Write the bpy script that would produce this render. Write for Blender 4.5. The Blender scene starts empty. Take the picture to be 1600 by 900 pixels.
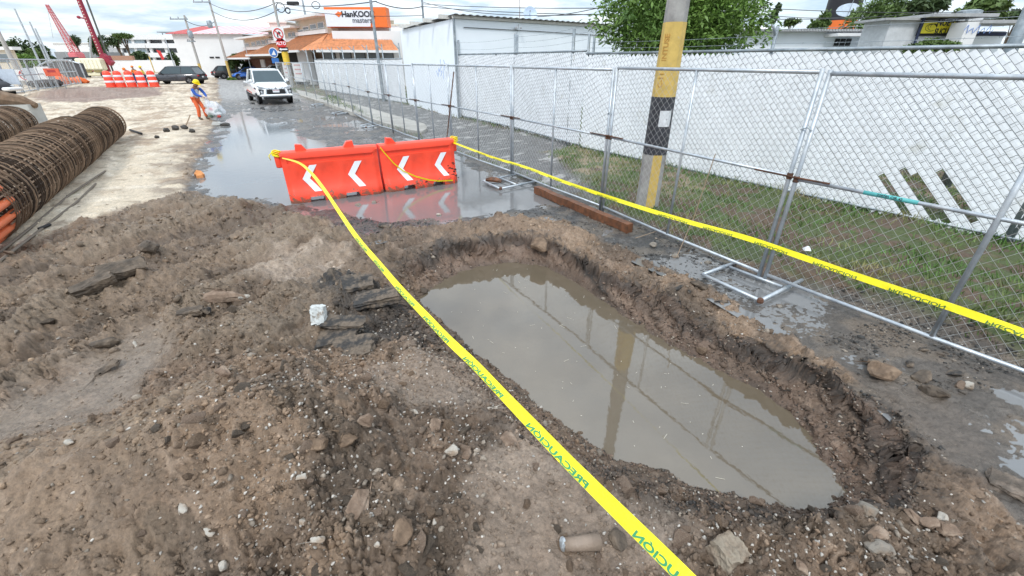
import bpy, math, random
import numpy as np
from mathutils import Vector, Matrix, Euler
random.seed(7)
SC = bpy.context.scene
COL = SC.collection
# ------------------------------------------------------------ camera, sky, sun, exposure
CAM_H = 2.2
FPX = 660.0                      # focal length in pixels of a 1600 px wide frame
PITCH = math.atan(355 / FPX)
cam_data = bpy.data.cameras.new('camera')
cam = bpy.data.objects.new('camera', cam_data); COL.objects.link(cam)
cam_data.sensor_width = 36; cam_data.lens = 36 * FPX / 1600
cam_data.clip_start = 0.02; cam_data.clip_end = 4000
cam.location = (0, 0, CAM_H); cam.rotation_euler = (math.pi / 2 - PITCH, 0, 0)
SC.camera = cam

SUN_EL, SUN_AZ = math.radians(50), math.radians(196)   # azimuth from +Y clockwise
world = bpy.data.worlds.new('World'); SC.world = world; world.use_nodes = True
nt = world.node_tree; nt.nodes.clear()
def N(t, typ, **kw):
    n = t.nodes.new(typ)
    for k, v in kw.items():
        if k == 'ins':
            for a, b in v.items(): n.inputs[a].default_value = b
        else: setattr(n, k, v)
    return n
sky = N(nt, 'ShaderNodeTexSky', sky_type='NISHITA', sun_disc=False, sun_elevation=SUN_EL, sun_rotation=SUN_AZ, altitude=1800, air_density=1.0, dust_density=2.5)
tc = N(nt, 'ShaderNodeTexCoord')
sep = N(nt, 'ShaderNodeSeparateXYZ'); nt.links.new(tc.outputs['Generated'], sep.inputs[0])
az = N(nt, 'ShaderNodeMath', operation='MAXIMUM', ins={1: 0.0}); nt.links.new(sep.outputs[2], az.inputs[0])
ad = N(nt, 'ShaderNodeMath', operation='ADD', ins={1: 0.12}); nt.links.new(az.outputs[0], ad.inputs[0])
dx = N(nt, 'ShaderNodeMath', operation='DIVIDE'); nt.links.new(sep.outputs[0], dx.inputs[0]); nt.links.new(ad.outputs[0], dx.inputs[1])
dy = N(nt, 'ShaderNodeMath', operation='DIVIDE'); nt.links.new(sep.outputs[1], dy.inputs[0]); nt.links.new(ad.outputs[0], dy.inputs[1])
cmb = N(nt, 'ShaderNodeCombineXYZ'); nt.links.new(dx.outputs[0], cmb.inputs[0]); nt.links.new(dy.outputs[0], cmb.inputs[1])
cn = N(nt, 'ShaderNodeTexNoise', ins={'Scale': 0.85, 'Detail': 7.0, 'Roughness': 0.58, 'Distortion': 0.4}); nt.links.new(cmb.outputs[0], cn.inputs['Vector'])
cr = N(nt, 'ShaderNodeValToRGB'); nt.links.new(cn.outputs['Fac'], cr.inputs[0])
cr.color_ramp.elements[0].position = 0.34; cr.color_ramp.elements[1].position = 0.56
cr.color_ramp.elements[0].color = (0.45, 0.45, 0.45, 1); cr.color_ramp.elements[1].color = (1, 1, 1, 1)
cn2 = N(nt, 'ShaderNodeTexNoise', ins={'Scale': 1.7, 'Detail': 6.0, 'Roughness': 0.6}); nt.links.new(cmb.outputs[0], cn2.inputs['Vector'])
cr2 = N(nt, 'ShaderNodeValToRGB'); nt.links.new(cn2.outputs['Fac'], cr2.inputs[0])
cr2.color_ramp.elements[0].position = 0.38; cr2.color_ramp.elements[1].position = 0.62
cr2.color_ramp.elements[0].color = (5.7, 7.0, 8.4, 1); cr2.color_ramp.elements[1].color = (10.2, 10.8, 11.1, 1)
mx = N(nt, 'ShaderNodeMix', data_type='RGBA')
nt.links.new(cr.outputs[0], mx.inputs['Factor']); nt.links.new(sky.outputs[0], mx.inputs['A']); nt.links.new(cr2.outputs[0], mx.inputs['B'])
# an overcast sky is brighter overhead than at the horizon
gr_ = N(nt, 'ShaderNodeMapRange', ins={1: 0.0, 2: 1.0, 3: 1.02, 4: 2.0}); nt.links.new(az.outputs[0], gr_.inputs[0])
ov_ = N(nt, 'ShaderNodeMix', data_type='RGBA', blend_type='MULTIPLY', ins={'Factor': 1.0}); nt.links.new(mx.outputs['Result'], ov_.inputs['A']); nt.links.new(gr_.outputs[0], ov_.inputs['B'])
bg = N(nt, 'ShaderNodeBackground', ins={'Strength': 0.12}); nt.links.new(ov_.outputs['Result'], bg.inputs[0])
wo = N(nt, 'ShaderNodeOutputWorld'); nt.links.new(bg.outputs[0], wo.inputs[0])

sl = bpy.data.lights.new('sun', 'SUN'); sl.energy = 2.0; sl.angle = math.radians(12); sl.color = (1.0, 0.97, 0.92)
so = bpy.data.objects.new('sun', sl); COL.objects.link(so); so.location = (0, 0, 40)
sdir = Vector((math.sin(SUN_AZ) * math.cos(SUN_EL), math.cos(SUN_AZ) * math.cos(SUN_EL), math.sin(SUN_EL)))
so.rotation_euler = sdir.to_track_quat('Z', 'Y').to_euler()
SC.view_settings.view_transform = 'Standard'; SC.view_settings.look = 'None'
SC.view_settings.exposure = -0.05; SC.view_settings.gamma = 1.0

# ------------------------------------------------------------ picture <-> place
def ray(px, py):
    u = (px - 800) / FPX; v = (450 - py) / FPX
    return (u, math.cos(PITCH) + v * math.sin(PITCH), -math.sin(PITCH) + v * math.cos(PITCH))
def g(px, py, z=0.0):
    d = ray(px, py); t = (z - CAM_H) / d[2]; return Vector((d[0] * t, d[1] * t, z))
def at(px, py, Y):
    d = ray(px, py); t = Y / d[1]; return Vector((d[0] * t, Y, CAM_H + d[2] * t))
def onplane(px, py, A, B):
    """point of the view ray on the vertical plane through ground points A, B"""
    d = ray(px, py); nx, ny = -(B[1] - A[1]), B[0] - A[0]
    t = (A[0] * nx + A[1] * ny) / (d[0] * nx + d[1] * ny); return Vector((d[0] * t, d[1] * t, CAM_H + d[2] * t))

# ------------------------------------------------------------ materials
MATS = {}
def mat(name, col, rough=0.6, metal=0.0, var=0.12, scale=6.0, bump=0.0, bscale=60.0, spec=0.5, col2=None, c2s=4.0, c2t=0.55, c2w=0.1, coat=0.0, alpha=1.0, trans=0.0, ior=1.45, emit=0.0, coord='Object'):
    if name in MATS: return MATS[name]
    m = bpy.data.materials.new(name); m.use_nodes = True; t = m.node_tree; b = t.nodes['Principled BSDF']
    b.inputs['Roughness'].default_value = rough; b.inputs['Metallic'].default_value = metal
    b.inputs['Specular IOR Level'].default_value = spec; b.inputs['Coat Weight'].default_value = coat
    b.inputs['Alpha'].default_value = alpha; b.inputs['Transmission Weight'].default_value = trans; b.inputs['IOR'].default_value = ior
    c = N(t, 'ShaderNodeTexCoord'); n = N(t, 'ShaderNodeTexNoise', ins={'Scale': scale, 'Detail': 6.0, 'Roughness': 0.6})
    t.links.new(c.outputs[coord], n.inputs['Vector'])
    r = N(t, 'ShaderNodeMapRange', ins={1: 0.3, 2: 0.7, 3: 1 - var, 4: 1 + var}); t.links.new(n.outputs['Fac'], r.inputs[0])
    mm = N(t, 'ShaderNodeMix', data_type='RGBA', blend_type='MULTIPLY', ins={'Factor': 1.0})
    base = N(t, 'ShaderNodeRGB'); base.outputs[0].default_value = (*col, 1)
    src = base.outputs[0]
    if col2:
        n2 = N(t, 'ShaderNodeTexNoise', ins={'Scale': c2s, 'Detail': 8.0, 'Roughness': 0.65}); t.links.new(c.outputs[coord], n2.inputs['Vector'])
        r2 = N(t, 'ShaderNodeMapRange', ins={1: c2t - c2w, 2: c2t + c2w, 3: 0.0, 4: 1.0}); t.links.new(n2.outputs['Fac'], r2.inputs[0])
        m2 = N(t, 'ShaderNodeMix', data_type='RGBA'); m2.inputs['B'].default_value = (*col2, 1)
        t.links.new(src, m2.inputs['A']); t.links.new(r2.outputs[0], m2.inputs['Factor']); src = m2.outputs['Result']
    t.links.new(src, mm.inputs['A']); t.links.new(r.outputs[0], mm.inputs['B'])
    t.links.new(mm.outputs['Result'], b.inputs['Base Color'])
    if emit: 
        t.links.new(mm.outputs['Result'], b.inputs['Emission Color']); b.inputs['Emission Strength'].default_value = emit
    if bump:
        nb = N(t, 'ShaderNodeTexNoise', ins={'Scale': bscale, 'Detail': 5.0, 'Roughness': 0.6}); t.links.new(c.outputs[coord], nb.inputs['Vector'])
        bp = N(t, 'ShaderNodeBump', ins={'Strength': min(1, bump), 'Distance': 0.01}); t.links.new(nb.outputs['Fac'], bp.inputs['Height']); t.links.new(bp.outputs[0], b.inputs['Normal'])
    MATS[name] = m; return m

# ------------------------------------------------------------ mesh collector
class MB:
    def __init__(s): s.v = []; s.f = []; s.m = []; s.k = 0
    def add(s, vs, fs, k=None):
        o = len(s.v); s.v += [tuple(a) for a in vs]; s.f += [tuple(i + o for i in f) for f in fs]; s.m += [s.k if k is None else k] * len(fs); return s
    def box(s, lo, hi, k=None, M=None):
        (a, b, c), (d, e, f) = lo, hi
        vs = [(a, b, c), (d, b, c), (d, e, c), (a, e, c), (a, b, f), (d, b, f), (d, e, f), (a, e, f)]
        if M is not None: vs = [M @ Vector(p) for p in vs]
        return s.add(vs, [(3, 2, 1, 0), (4, 5, 6, 7), (0, 1, 5, 4), (1, 2, 6, 5), (2, 3, 7, 6), (3, 0, 4, 7)], k)
    def cbox(s, c, d, k=None, rz=0, M=None):
        """box centred on c with sizes d, turned rz about z"""
        R = Matrix.Translation(c) @ Matrix.Rotation(rz, 4, 'Z')
        if M is not None: R = M @ R
        return s.box([-x / 2 for x in d], [x / 2 for x in d], k, R)
    def bbox(s, c, d, bev=0.02, k=None, rz=0, M=None):
        """bevelled box (chamfered on all vertical and top edges)"""
        x, y, z = [q / 2 for q in d]; b = min(bev, x * .9, y * .9, z * .9)
        R = Matrix.Translation(c) @ Matrix.Rotation(rz, 4, 'Z')
        if M is not None: R = M @ R
        def ring(X, Y, B, Z): return [(X - B, -Y, Z), (X, -Y + B, Z), (X, Y - B, Z), (X - B, Y, Z), (-X + B, Y, Z), (-X, Y - B, Z), (-X, -Y + B, Z), (-X + B, -Y, Z)]
        rs = [ring(x - b, y - b, b * .5, -z), ring(x, y, b, -z + b), ring(x, y, b, z - b), ring(x - b, y - b, b * .5, z)]
        vs = [R @ Vector(p) for r in rs for p in r]; fs = []
        for i in range(3):
            for j in range(8): fs.append((i * 8 + j, i * 8 + (j + 1) % 8, i * 8 + 8 + (j + 1) % 8, i * 8 + 8 + j))
        fs += [tuple(range(7, -1, -1)), tuple(range(24, 32))]
        return s.add(vs, fs, k)
    def tube(s, pts, r, n=8, k=None, cap=True, closed=False):
        pts = [Vector(p) for p in pts]; rr = r if isinstance(r, (list, tuple)) else [r] * len(pts)
        up = None; rings = []; L = len(pts)
        for i, p in enumerate(pts):
            if closed: t = pts[(i + 1) % L] - pts[i - 1]
            else: t = pts[min(i + 1, L - 1)] - pts[max(i - 1, 0)]
            t.normalize()
            if up is None:
                up = Vector((0, 0, 1)) if abs(t.z) < .9 else Vector((1, 0, 0))
            a = t.cross(up); 
            if a.length < 1e-5: a = t.orthogonal()
            a.normalize(); b = a.cross(t); up = b
            rings.append([p + (a * math.cos(2 * math.pi * j / n) + b * math.sin(2 * math.pi * j / n)) * rr[i] for j in range(n)])
        fs = []
        for i in range(L if closed else L - 1):
            o, q = i * n, ((i + 1) % L) * n
            for j in range(n): fs.append((o + j, q + j, q + (j + 1) % n, o + (j + 1) % n))
        if cap and not closed: fs += [tuple(range(n)), tuple(range((L - 1) * n + n - 1, (L - 1) * n - 1, -1))]
        return s.add([v for r_ in rings for v in r_], fs, k)
    def bar(s, a, b, r, n=8, k=None): return s.tube([a, b], r, n, k)
    def beam(s, a, b, w, h, k=None):
        a, b = Vector(a), Vector(b); t = (b - a).normalized(); u = Vector((0, 0, 1)) if abs(t.z) < .95 else Vector((0, 1, 0))
        x = t.cross(u).normalized() * w / 2; y = x.cross(t).normalized() * h / 2
        vs = [a - x - y, a + x - y, a + x + y, a - x + y, b - x - y, b + x - y, b + x + y, b - x + y]
        return s.add(vs, [(0, 1, 2, 3), (7, 6, 5, 4), (0, 4, 5, 1), (1, 5, 6, 2), (2, 6, 7, 3), (3, 7, 4, 0)], k)
    def lathe(s, c, prof, n=16, k=None, M=None):
        vs = []; fs = []
        for r, z in prof:
            for j in range(n):
                p = Vector((r * math.cos(2 * math.pi * j / n), r * math.sin(2 * math.pi * j / n), z))
                if M is not None: p = M @ p
                vs.append(p + Vector(c))
        for i in range(len(prof) - 1):
            for j in range(n): fs.append((i * n + j, i * n + (j + 1) % n, i * n + n + (j + 1) % n, i * n + n + j))
        fs += [tuple(range(n - 1, -1, -1)), tuple(range((len(prof) - 1) * n, len(prof) * n))]
        return s.add(vs, fs, k)
    def prism(s, poly, axis, a, b, k=None, M=None):
        """polygon (u,v) extruded from a to b along axis 'x','y' or 'z'"""
        n = len(poly)
        def mk(u, v, w): return {'x': (w, u, v), 'y': (u, w, v), 'z': (u, v, w)}[axis]
        vs = [mk(u, v, a) for u, v in poly] + [mk(u, v, b) for u, v in poly]
        if M is not None: vs = [M @ Vector(p) for p in vs]
        return s.add(vs, [tuple(range(n)), tuple(range(2 * n - 1, n - 1, -1))] + [(i, i + n, (i + 1) % n + n, (i + 1) % n) for i in range(n)], k)
    def sphere(s, c, r, n=10, m=7, k=None, M=None):
        r = r if isinstance(r, (tuple, list)) else (r, r, r)
        vs = []; fs = []
        for i in range(m + 1):
            th = math.pi * i / m
            for j in range(n):
                ph = 2 * math.pi * j / n
                p = Vector((r[0] * math.sin(th) * math.cos(ph), r[1] * math.sin(th) * math.sin(ph), r[2] * math.cos(th)))
                if M is not None: p = M @ p
                vs.append(p + Vector(c))
        for i in range(m):
            for j in range(n): fs.append((i * n + j, i * n + n + j, i * n + n + (j + 1) % n, i * n + (j + 1) % n))
        return s.add(vs, fs, k)
    def quad(s, a, b, c, d, k=None): return s.add([a, b, c, d], [(0, 1, 2, 3)], k)
    def build(s, name, mats, parent=None, smooth=False, world=True, recalc=True):
        me = bpy.data.meshes.new(name)
        off = Vector(parent.location) if (parent is not None and world) else Vector((0, 0, 0))
        if parent is not None and world and parent.parent is not None: off = Vector(ABS.get(parent.name, off))
        me.from_pydata([tuple(Vector(v) - off) for v in s.v], [], s.f)
        for q in (mats if isinstance(mats, (list, tuple)) else [mats]): me.materials.append(q)
        me.polygons.foreach_set('material_index', s.m)
        if recalc:
            import bmesh
            bm = bmesh.new(); bm.from_mesh(me); bmesh.ops.recalc_face_normals(bm, faces=bm.faces); bm.to_mesh(me); bm.free()
        if smooth: me.shade_smooth() if smooth is True else me.shade_smooth()
        if smooth == 'auto':
            try: me.set_sharp_from_angle(angle=math.radians(40))
            except Exception: pass
        o = bpy.data.objects.new(name, me); COL.objects.link(o)
        if parent is not None: o.parent = parent
        ABS[o.name] = off
        return o
ABS = {}
def tag(o, label=None, cat=None, group=None, kind=None):
    for k, v in (('label', label), ('category', cat), ('group', group), ('kind', kind)):
        if v: o[k] = v
    return o
def thing(name, label, cat, loc=(0, 0, 0), rz=0, group=None):
    o = bpy.data.objects.new(name, None); COL.objects.link(o); o.location = loc; o.rotation_euler = (0, 0, rz); o.empty_display_size = .2
    return tag(o, label, cat, group)
def copy_tree(o, parent=None):
    c = o.copy(); COL.objects.link(c); c.parent = parent
    for ch in list(o.children): copy_tree(ch, c)
    return c
def text_mesh(txt, size=1.0, bold=0.0, extrude=0.002, align='CENTER', sx=1.0):
    """flat lettering in the xy plane, as (vertices, faces) centred at the origin"""
    cu = bpy.data.curves.new('lettering', 'FONT'); cu.body = txt; cu.size = size; cu.offset = bold; cu.extrude = extrude
    cu.align_x = align; cu.align_y = 'CENTER'; cu.resolution_u = 3
    o = bpy.data.objects.new('lettering', cu); COL.objects.link(o)
    dg = bpy.context.evaluated_depsgraph_get(); dg.update()
    me = bpy.data.meshes.new_from_object(o.evaluated_get(dg))
    vs = [(v.co.x * sx, v.co.y, v.co.z) for v in me.vertices]; fs = [tuple(p.vertices) for p in me.polygons]
    bpy.data.objects.remove(o); bpy.data.curves.remove(cu); bpy.data.meshes.remove(me)
    return vs, fs
def put_text(mb, txt, M, size, bold=0.0, extrude=0.002, sx=1.0, k=None):
    vs, fs = text_mesh(txt, size, bold, extrude, sx=sx); mb.add([M @ Vector(v) for v in vs], fs, k)
def frame(o, x, y):
    """matrix with origin o, x axis x, y axis y"""
    x = Vector(x).normalized(); y = Vector(y); z = x.cross(y).normalized(); y = z.cross(x)
    M = Matrix((x, y, z)).transposed().to_4x4(); M.translation = Vector(o); return M
# ------------------------------------------------------------ numeric noise for the terrain
def _h(ix, iy, s):
    x = (ix.astype(np.int64) * 374761393 + iy.astype(np.int64) * 668265263 + s * 974711) & 0xffffffff
    x = ((x ^ (x >> 13)) * 1274126177) & 0xffffffff
    x = ((x ^ (x >> 15)) * 2246822519) & 0xffffffff
    return ((x ^ (x >> 16)) & 0xffffff) / float(0xffffff)
def vn(x, y, s=0):
    ix, iy = np.floor(x), np.floor(y); fx, fy = x - ix, y - iy
    fx = fx * fx * fx * (fx * (fx * 6 - 15) + 10); fy = fy * fy * fy * (fy * (fy * 6 - 15) + 10)
    a, b, c, d = _h(ix, iy, s), _h(ix + 1, iy, s), _h(ix, iy + 1, s), _h(ix + 1, iy + 1, s)
    return (a + (b - a) * fx) * (1 - fy) + (c + (d - c) * fx) * fy
def fbm(x, y, oct=5, s=0, gain=.5):
    r = 0; a = 1; t = 0
    for i in range(oct):
        c, q = math.cos(i * 1.1), math.sin(i * 1.1)
        r = r + a * vn((x * c - y * q) * 2 ** i + 17.3 * i, (x * q + y * c) * 2 ** i + 5.1 * i, s + i); t += a; a *= gain
    return r / t
def lumps(x, y, cell, s=0, dens=0.7, rmin=.25, rmax=.62, flat=.7):
    """rounded clods, one per cell: height in metres, and a random number for the clod"""
    X, Y = x / cell, y / cell; ix, iy = np.floor(X), np.floor(Y); best = np.zeros_like(X); idv = np.zeros_like(X)
    for i in (-1, 0, 1):
        for j in (-1, 0, 1):
            cx, cy = ix + i, iy + j
            a, b, c, d, e = _h(cx, cy, s), _h(cx, cy, s + 1), _h(cx, cy, s + 2), _h(cx, cy, s + 3), _h(cx, cy, s + 4)
            r = rmin + (rmax - rmin) * c * c; on = d < dens
            ux, uy = X - (cx + a), Y - (cy + b); th = e * 6.28; co, si = np.cos(th), np.sin(th)
            px, py = (ux * co + uy * si), (-ux * si + uy * co) * (1.15 + .6 * a)
            q = np.maximum(np.abs(px) * .88 + np.abs(py) * .3, np.sqrt(px * px + py * py))
            h = np.where(on, np.minimum(np.maximum(0, r - q) * (1.3 + c), r * (.55 + .4 * b)) + .25 * np.maximum(0, r - np.abs(px * .6 + py * .8) - q * .4), 0) * flat * (q < r)
            m = h > best; best = np.where(m, h, best); idv = np.where(m, e, idv)
    return best * cell, idv
def ss(a, b, x): 
    t = np.clip((x - a) / (b - a), 0, 1); return t * t * (3 - 2 * t)
def sdist(x, y, poly):
    """signed distance to a polygon, negative inside"""
    d = np.full(x.shape, 1e9); ins = np.zeros(x.shape, bool); n = len(poly)
    for i in range(n):
        ax, ay = poly[i]; bx, by = poly[(i + 1) % n]
        ex, ey = bx - ax, by - ay; wx, wy = x - ax, y - ay
        t = np.clip((wx * ex + wy * ey) / (ex * ex + ey * ey + 1e-12), 0, 1)
        d = np.minimum(d, (wx - ex * t) ** 2 + (wy - ey * t) ** 2)
        c = ((ay > y) != (by > y)) & (x < (bx - ax) * (y - ay) / (by - ay + 1e-12) + ax); ins ^= c
    d = np.sqrt(d); return np.where(ins, -d, d)
def gp(pts, z=0.0): return [tuple(g(a, b, z)[:2]) for a, b in pts]

PIT_Z = -0.30
PIT_WATER = gp([(655,466),(695,440),(745,418),(800,411),(850,417),(898,441),(950,478),(1010,522),(1100,572),(1180,607),(1232,645),(1268,700),(1316,766),(1285,788),(1222,786),(1150,772),(1085,755),(1020,728),(960,712),(925,688),(868,650),(820,605),(760,562),(715,520),(680,490)], PIT_Z)
PIT_RIM = gp([(598,440),(628,408),(690,381),(760,372),(830,367),(880,385),(945,425),(1025,448),(1100,488),(1200,540),(1305,585),(1392,640),(1440,730),(1410,805),(1290,835),(1200,828),(1100,815),(1000,780),(900,735),(820,680),(740,610),(680,560),(625,505)])
FENCE_G = gp([(1700,610),(1600,560),(1415,482),(1192,427),(940,322),(800,268),(706,232),(614,200),(552,175),(480,150),(440,138),(400,126)])
ROAD = gp([(345,165),(335,200),(300,262),(292,300),(430,322),(480,345),(560,372),(700,352),(850,338),(930,372),(1080,440),(1180,500),(1330,590),(1440,690),(1600,830),(1900,900),(1800,640),(1600,548),(1415,478),(1192,425),(940,320),(800,268),(706,232),(614,200),(552,175),(480,150),(440,128),(400,118),(340,118)])
FLOOD = gp([(352,190),(330,255),(318,292),(440,316),(520,334),(590,352),(700,340),(800,325),(870,320),(840,296),(760,280),(706,240),(640,218),(610,224),(520,228),(455,208),(410,188),(378,172)])
BEHIND = gp([(2100,800),(1700,612),(1600,562),(1415,484),(1192,429),(940,324),(800,271),(706,235),(614,202),(552,177),(480,151),(440,138),(440,100),(1500,100),(2300,330)])
DRIVE = gp([(600,197),(706,236),(800,270),(935,318),(905,275),(850,240),(905,231),(803,206),(718,187),(640,165),(560,150),(500,140)])
GREYMUD = gp([(0,640),(60,600),(130,560),(200,520),(250,505),(255,560),(235,610),(190,650),(130,690),(60,720),(0,745),(-120,800),(-120,700)])
TANHEAP = gp([(-250,900),(-100,760),(0,710),(110,680),(220,640),(330,600),(430,585),(420,660),(350,720),(300,800),(240,1000),(-250,1100)])
SMOOTH = gp([(740,720),(800,650),(860,680),(930,740),(1000,770),(1080,800),(1110,860),(1100,930),(860,940),(740,900)])
SMOOTH2 = gp([(560,600),(620,560),(700,545),(760,590),(800,640),(740,640),(650,640)])
PALE = gp([(400,430),(440,390),(540,385),(560,400),(520,430),(460,460),(420,460)])
RIDGE = gp([(-120,450),(0,400),(100,362),(180,340),(260,318),(340,305),(430,322),(500,350),(600,372),(640,400),(600,450),(500,560),(420,600),(330,580),(230,560),(120,570),(0,600),(-120,640)])
SLABS = gp([(1370,590),(1440,600),(1520,650),(1560,720),(1500,750),(1400,700)])

def bumpxy(x, y, px, py, r, h, ry=None, rot=0, z=0):
    c = g(px, py, z); ry = ry or r; a, b = x - c.x, y - c.y; co, si = math.cos(rot), math.sin(rot)
    u, v = (a * co + b * si) / r, (-a * si + b * co) / ry
    return h * np.exp(-(u * u + v * v))

def terrain(x, y, detail=True):
    """height of the ground and its soil masks at world points"""
    w1 = (fbm(x * 1.3, y * 1.3, 4, 11) - .5); w2 = (fbm(x * 5, y * 5, 4, 21) - .5)
    near = np.clip(1 - (y - 14) / 30, 0.15, 1)
    d_road = sdist(x, y, ROAD) + w1 * .5 + w2 * .22
    road = ss(.10, -.10, d_road)
    d_fl = sdist(x, y, FLOOD) + w1 * .7 + w2 * .3
    flood = ss(.15, -.2, d_fl)
    beh = ss(.06, -.10, sdist(x, y, BEHIND) + w2 * .08)
    drive = ss(.2, -.2, sdist(x, y, DRIVE) + w1 * .5 + w2 * .3) * beh
    spoil = ss(.12, -.12, sdist(x, y, RIDGE) + w1 * .35 + w2 * .2)
    gm = ss(.12, -.15, sdist(x, y, GREYMUD) + w1 * .4 + w2 * .25)
    th = ss(.25, -.25, sdist(x, y, TANHEAP) + w1 * .3)
    sm = np.maximum(ss(.15, -.2, sdist(x, y, SMOOTH) + w1 * .3 + w2 * .3), ss(.12, -.12, sdist(x, y, SMOOTH2) + w1 * .3 + w2 * .3))
    pale = ss(.2, -.3, sdist(x, y, PALE) + w1 * .6 + w2 * .4)
    dr = sdist(x, y, PIT_RIM) + w2 * .12; dw = sdist(x, y, PIT_WATER) + w2 * .05
    # near side (all that is not road, not behind the fence, not the tan yard)
    soil = (1 - road) * (1 - beh)
    yard_d = sdist(x, y, gp([(-400,470),(-120,445),(0,395),(100,358),(180,336),(260,314),(330,300),(300,270),(335,200),(350,160),(345,118),(-2500,118),(-2500,470)])) + w1 * .9 + w2 * .5
    yard = ss(.22, -.22, yard_d) * (1 - road)
    dirt = soil * (1 - yard)
    h = np.zeros_like(x)
    # heaps
    H = bumpxy(x, y, 150, 372, .9, .13, .4, -.45) + bumpxy(x, y, 280, 335, 1.0, .11, .4, -.2) + bumpxy(x, y, 400, 335, .7, .10, .35) + bumpxy(x, y, 20, 430, .7, .2, .4, -.5)
    H += bumpxy(x, y, 240, 430, .55, .12, .3, .3) + bumpxy(x, y, 400, 460, .45, .10) + bumpxy(x, y, 350, 530, .45, .10)
    H += bumpxy(x, y, 560, 470, .3, .08) + bumpxy(x, y, 520, 400, .6, .05)
    H += bumpxy(x, y, 330, 760, .8, .30, .55, .2) + bumpxy(x, y, 60, 820, .8, .30, .6, .2) + bumpxy(x, y, 500, 700, .55, .20) + bumpxy(x, y, 400, 600, .5, .13) + bumpxy(x, y, 620, 820, .4, .08) + bumpxy(x, y, 560, 620, .4, .08)
    H *= dirt
    H += bumpxy(x, y, 795, 352, .42, .13, .2, .1) + bumpxy(x, y, 880, 362, .35, .09, .2, -.4) + bumpxy(x, y, 690, 372, .5, .09, .2, .15) + bumpxy(x, y, 730, 362, .3, .05, .2)
    for a, b, hh in ((960, 425, .08), (1040, 470, .09), (1130, 530, .08), (1230, 585, .09), (1330, 620, .10), (1400, 690, .09)): H += bumpxy(x, y, a, b, .42, hh * .12, .17, -.75)
    H += -bumpxy(x, y, 95, 176, .9, .10, .35, 0) - bumpxy(x, y, 1615, 625, .20, .05, .08, -.5) - bumpxy(x, y, 1630, 740, .22, .035, .10, -.6) + bumpxy(x, y, 1440, 760, .35, .07) + bumpxy(x, y, 1270, 850, .35, .09, .2, 0) + bumpxy(x, y, 1450, 860, .5, .07) + bumpxy(x, y, 990, 742, .16, .05, .07)
    H += bumpxy(x, y, 110, 150, 3.2, .45, 1.2, 0) + bumpxy(x, y, 170, 146, 3.0, .35, 1.2, 0) + bumpxy(x, y, 240, 142, 2.0, .22, 1.2, 0)
    h += H
    u_, v_ = x * .914 - y * .406, x * .406 + y * .914
    sc = fbm(u_ * 3.2 + w1 * 1.5, v_ * .75, 4, 507); h += spoil * dirt * (sc - .5) * .34 * (1 - .8 * gm)
    h += dirt * (1 - gm) * (1 - .7 * sm) * (fbm(x * 3.4, y * 3.4, 5, 517, .6) - .5) * .15
    rough = np.clip(dirt * (1 - .85 * gm) * (1 - .8 * sm) * (1 - .55 * th) * (1 - .5 * pale), 0, 1)
    # low-frequency relief
    h += dirt * ((fbm(x * 1.7, y * 1.7, 4, 3) - .5) * .16 * (1 - .8 * gm) * (1 - .6 * sm)) + yard * ((fbm(x * .7, y * .7, 4, 4) - .5) * .10 + .03) 
    h += beh * (.09 + (fbm(x * 1.2, y * 1.2, 4, 5) - .5) * .12 * (1 - drive)) - drive * .06
    h += road * (-.012 + (fbm(x * 1.1, y * 1.1, 5, 6, .6) - .5) * .055 * (1 - .75 * flood)) - flood * road * .022
    h += -gm * dirt * .05
    # ruts in the tan yard, parallel to the cages
    rut = np.abs(((x * .78 + y * .62) * 1.0 + w1 * .5) % 1.9 - .95)
    h -= yard * .05 * ss(.25, .05, rut) * ss(.4, .6, fbm(x * .3, y * .3, 2, 44))
    clodid = np.zeros_like(x); cl1 = 0
    if detail:
        e = fbm(x * 9, y * 9, 5, 31); e2 = fbm(x * 30, y * 30, 4, 41)
        patch = ss(.35, .62, fbm(x * 1.9, y * 1.9, 3, 51))
        e3 = np.abs(fbm(x * 16, y * 16, 4, 43, .6) - .5) * 2; h += rough * ((e - .5) * .11 + (e2 - .5) * .035 - e3 * .058 + .018) + (1 - rough) * (1 - road) * ((e - .5) * .018 + (e2 - .5) * .006)
        rg = np.abs(fbm(x * 4.5, y * 4.5, 5, 37, .55) - .5); big_, bi_ = lumps(x + w2 * .25, y + (e - .5) * .2, .34, 91, .45, .2, .55, .42); h += big_ * rough * ss(.40, .55, fbm(x * .8 + 7, y * .8, 3, 95))
        h -= rough * .05 * ss(.035, .0, rg) * ss(.45, .6, patch)
        xx, yy = x + (e - .5) * .10, y + (e2 - .5) * .08
        a1, i1 = lumps(xx, yy, .17, 61, .30, .12, .5, .5); a2, i2 = lumps(xx, yy, .07, 71, .6, .15, .6, .7); a3, i3 = lumps(x, y, .034, 81, .8, .2, .62, .85)
        cm = rough * (.25 + .75 * patch)
        h += a1 * rough * (.4 + .6 * patch) + a2 * cm * .9 + a3 * np.maximum(cm, .25 * dirt * (1 - gm))
        clodid = np.where(a2 > .004, i2, i1); cl1 = a2 * cm
        # yard: fine grit and hoof-like dents ; road grit
        h += yard * ((e - .5) * .02 * near + a3 * .12) + road * (1 - flood) * ((e2 - .5) * .022 + a3 * .5 * ss(.42, .6, fbm(x * 2.2, y * 2.2, 3, 91))) + beh * (1 - drive) * ((e - .5) * .05)
        # cracks in the broken asphalt at the right
        sl = ss(.1, -.1, sdist(x, y, SLABS)) ; ck = np.abs(fbm(x * 2.6 + 3, y * 2.6, 3, 97) - .5); h -= sl * .06 * ss(.018, .0, ck)
    # the pit
    t = np.clip(np.maximum(dw, 0) / (np.maximum(dw, 0) + np.maximum(-dr, 0) + 1e-4), 0, 1)
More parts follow.
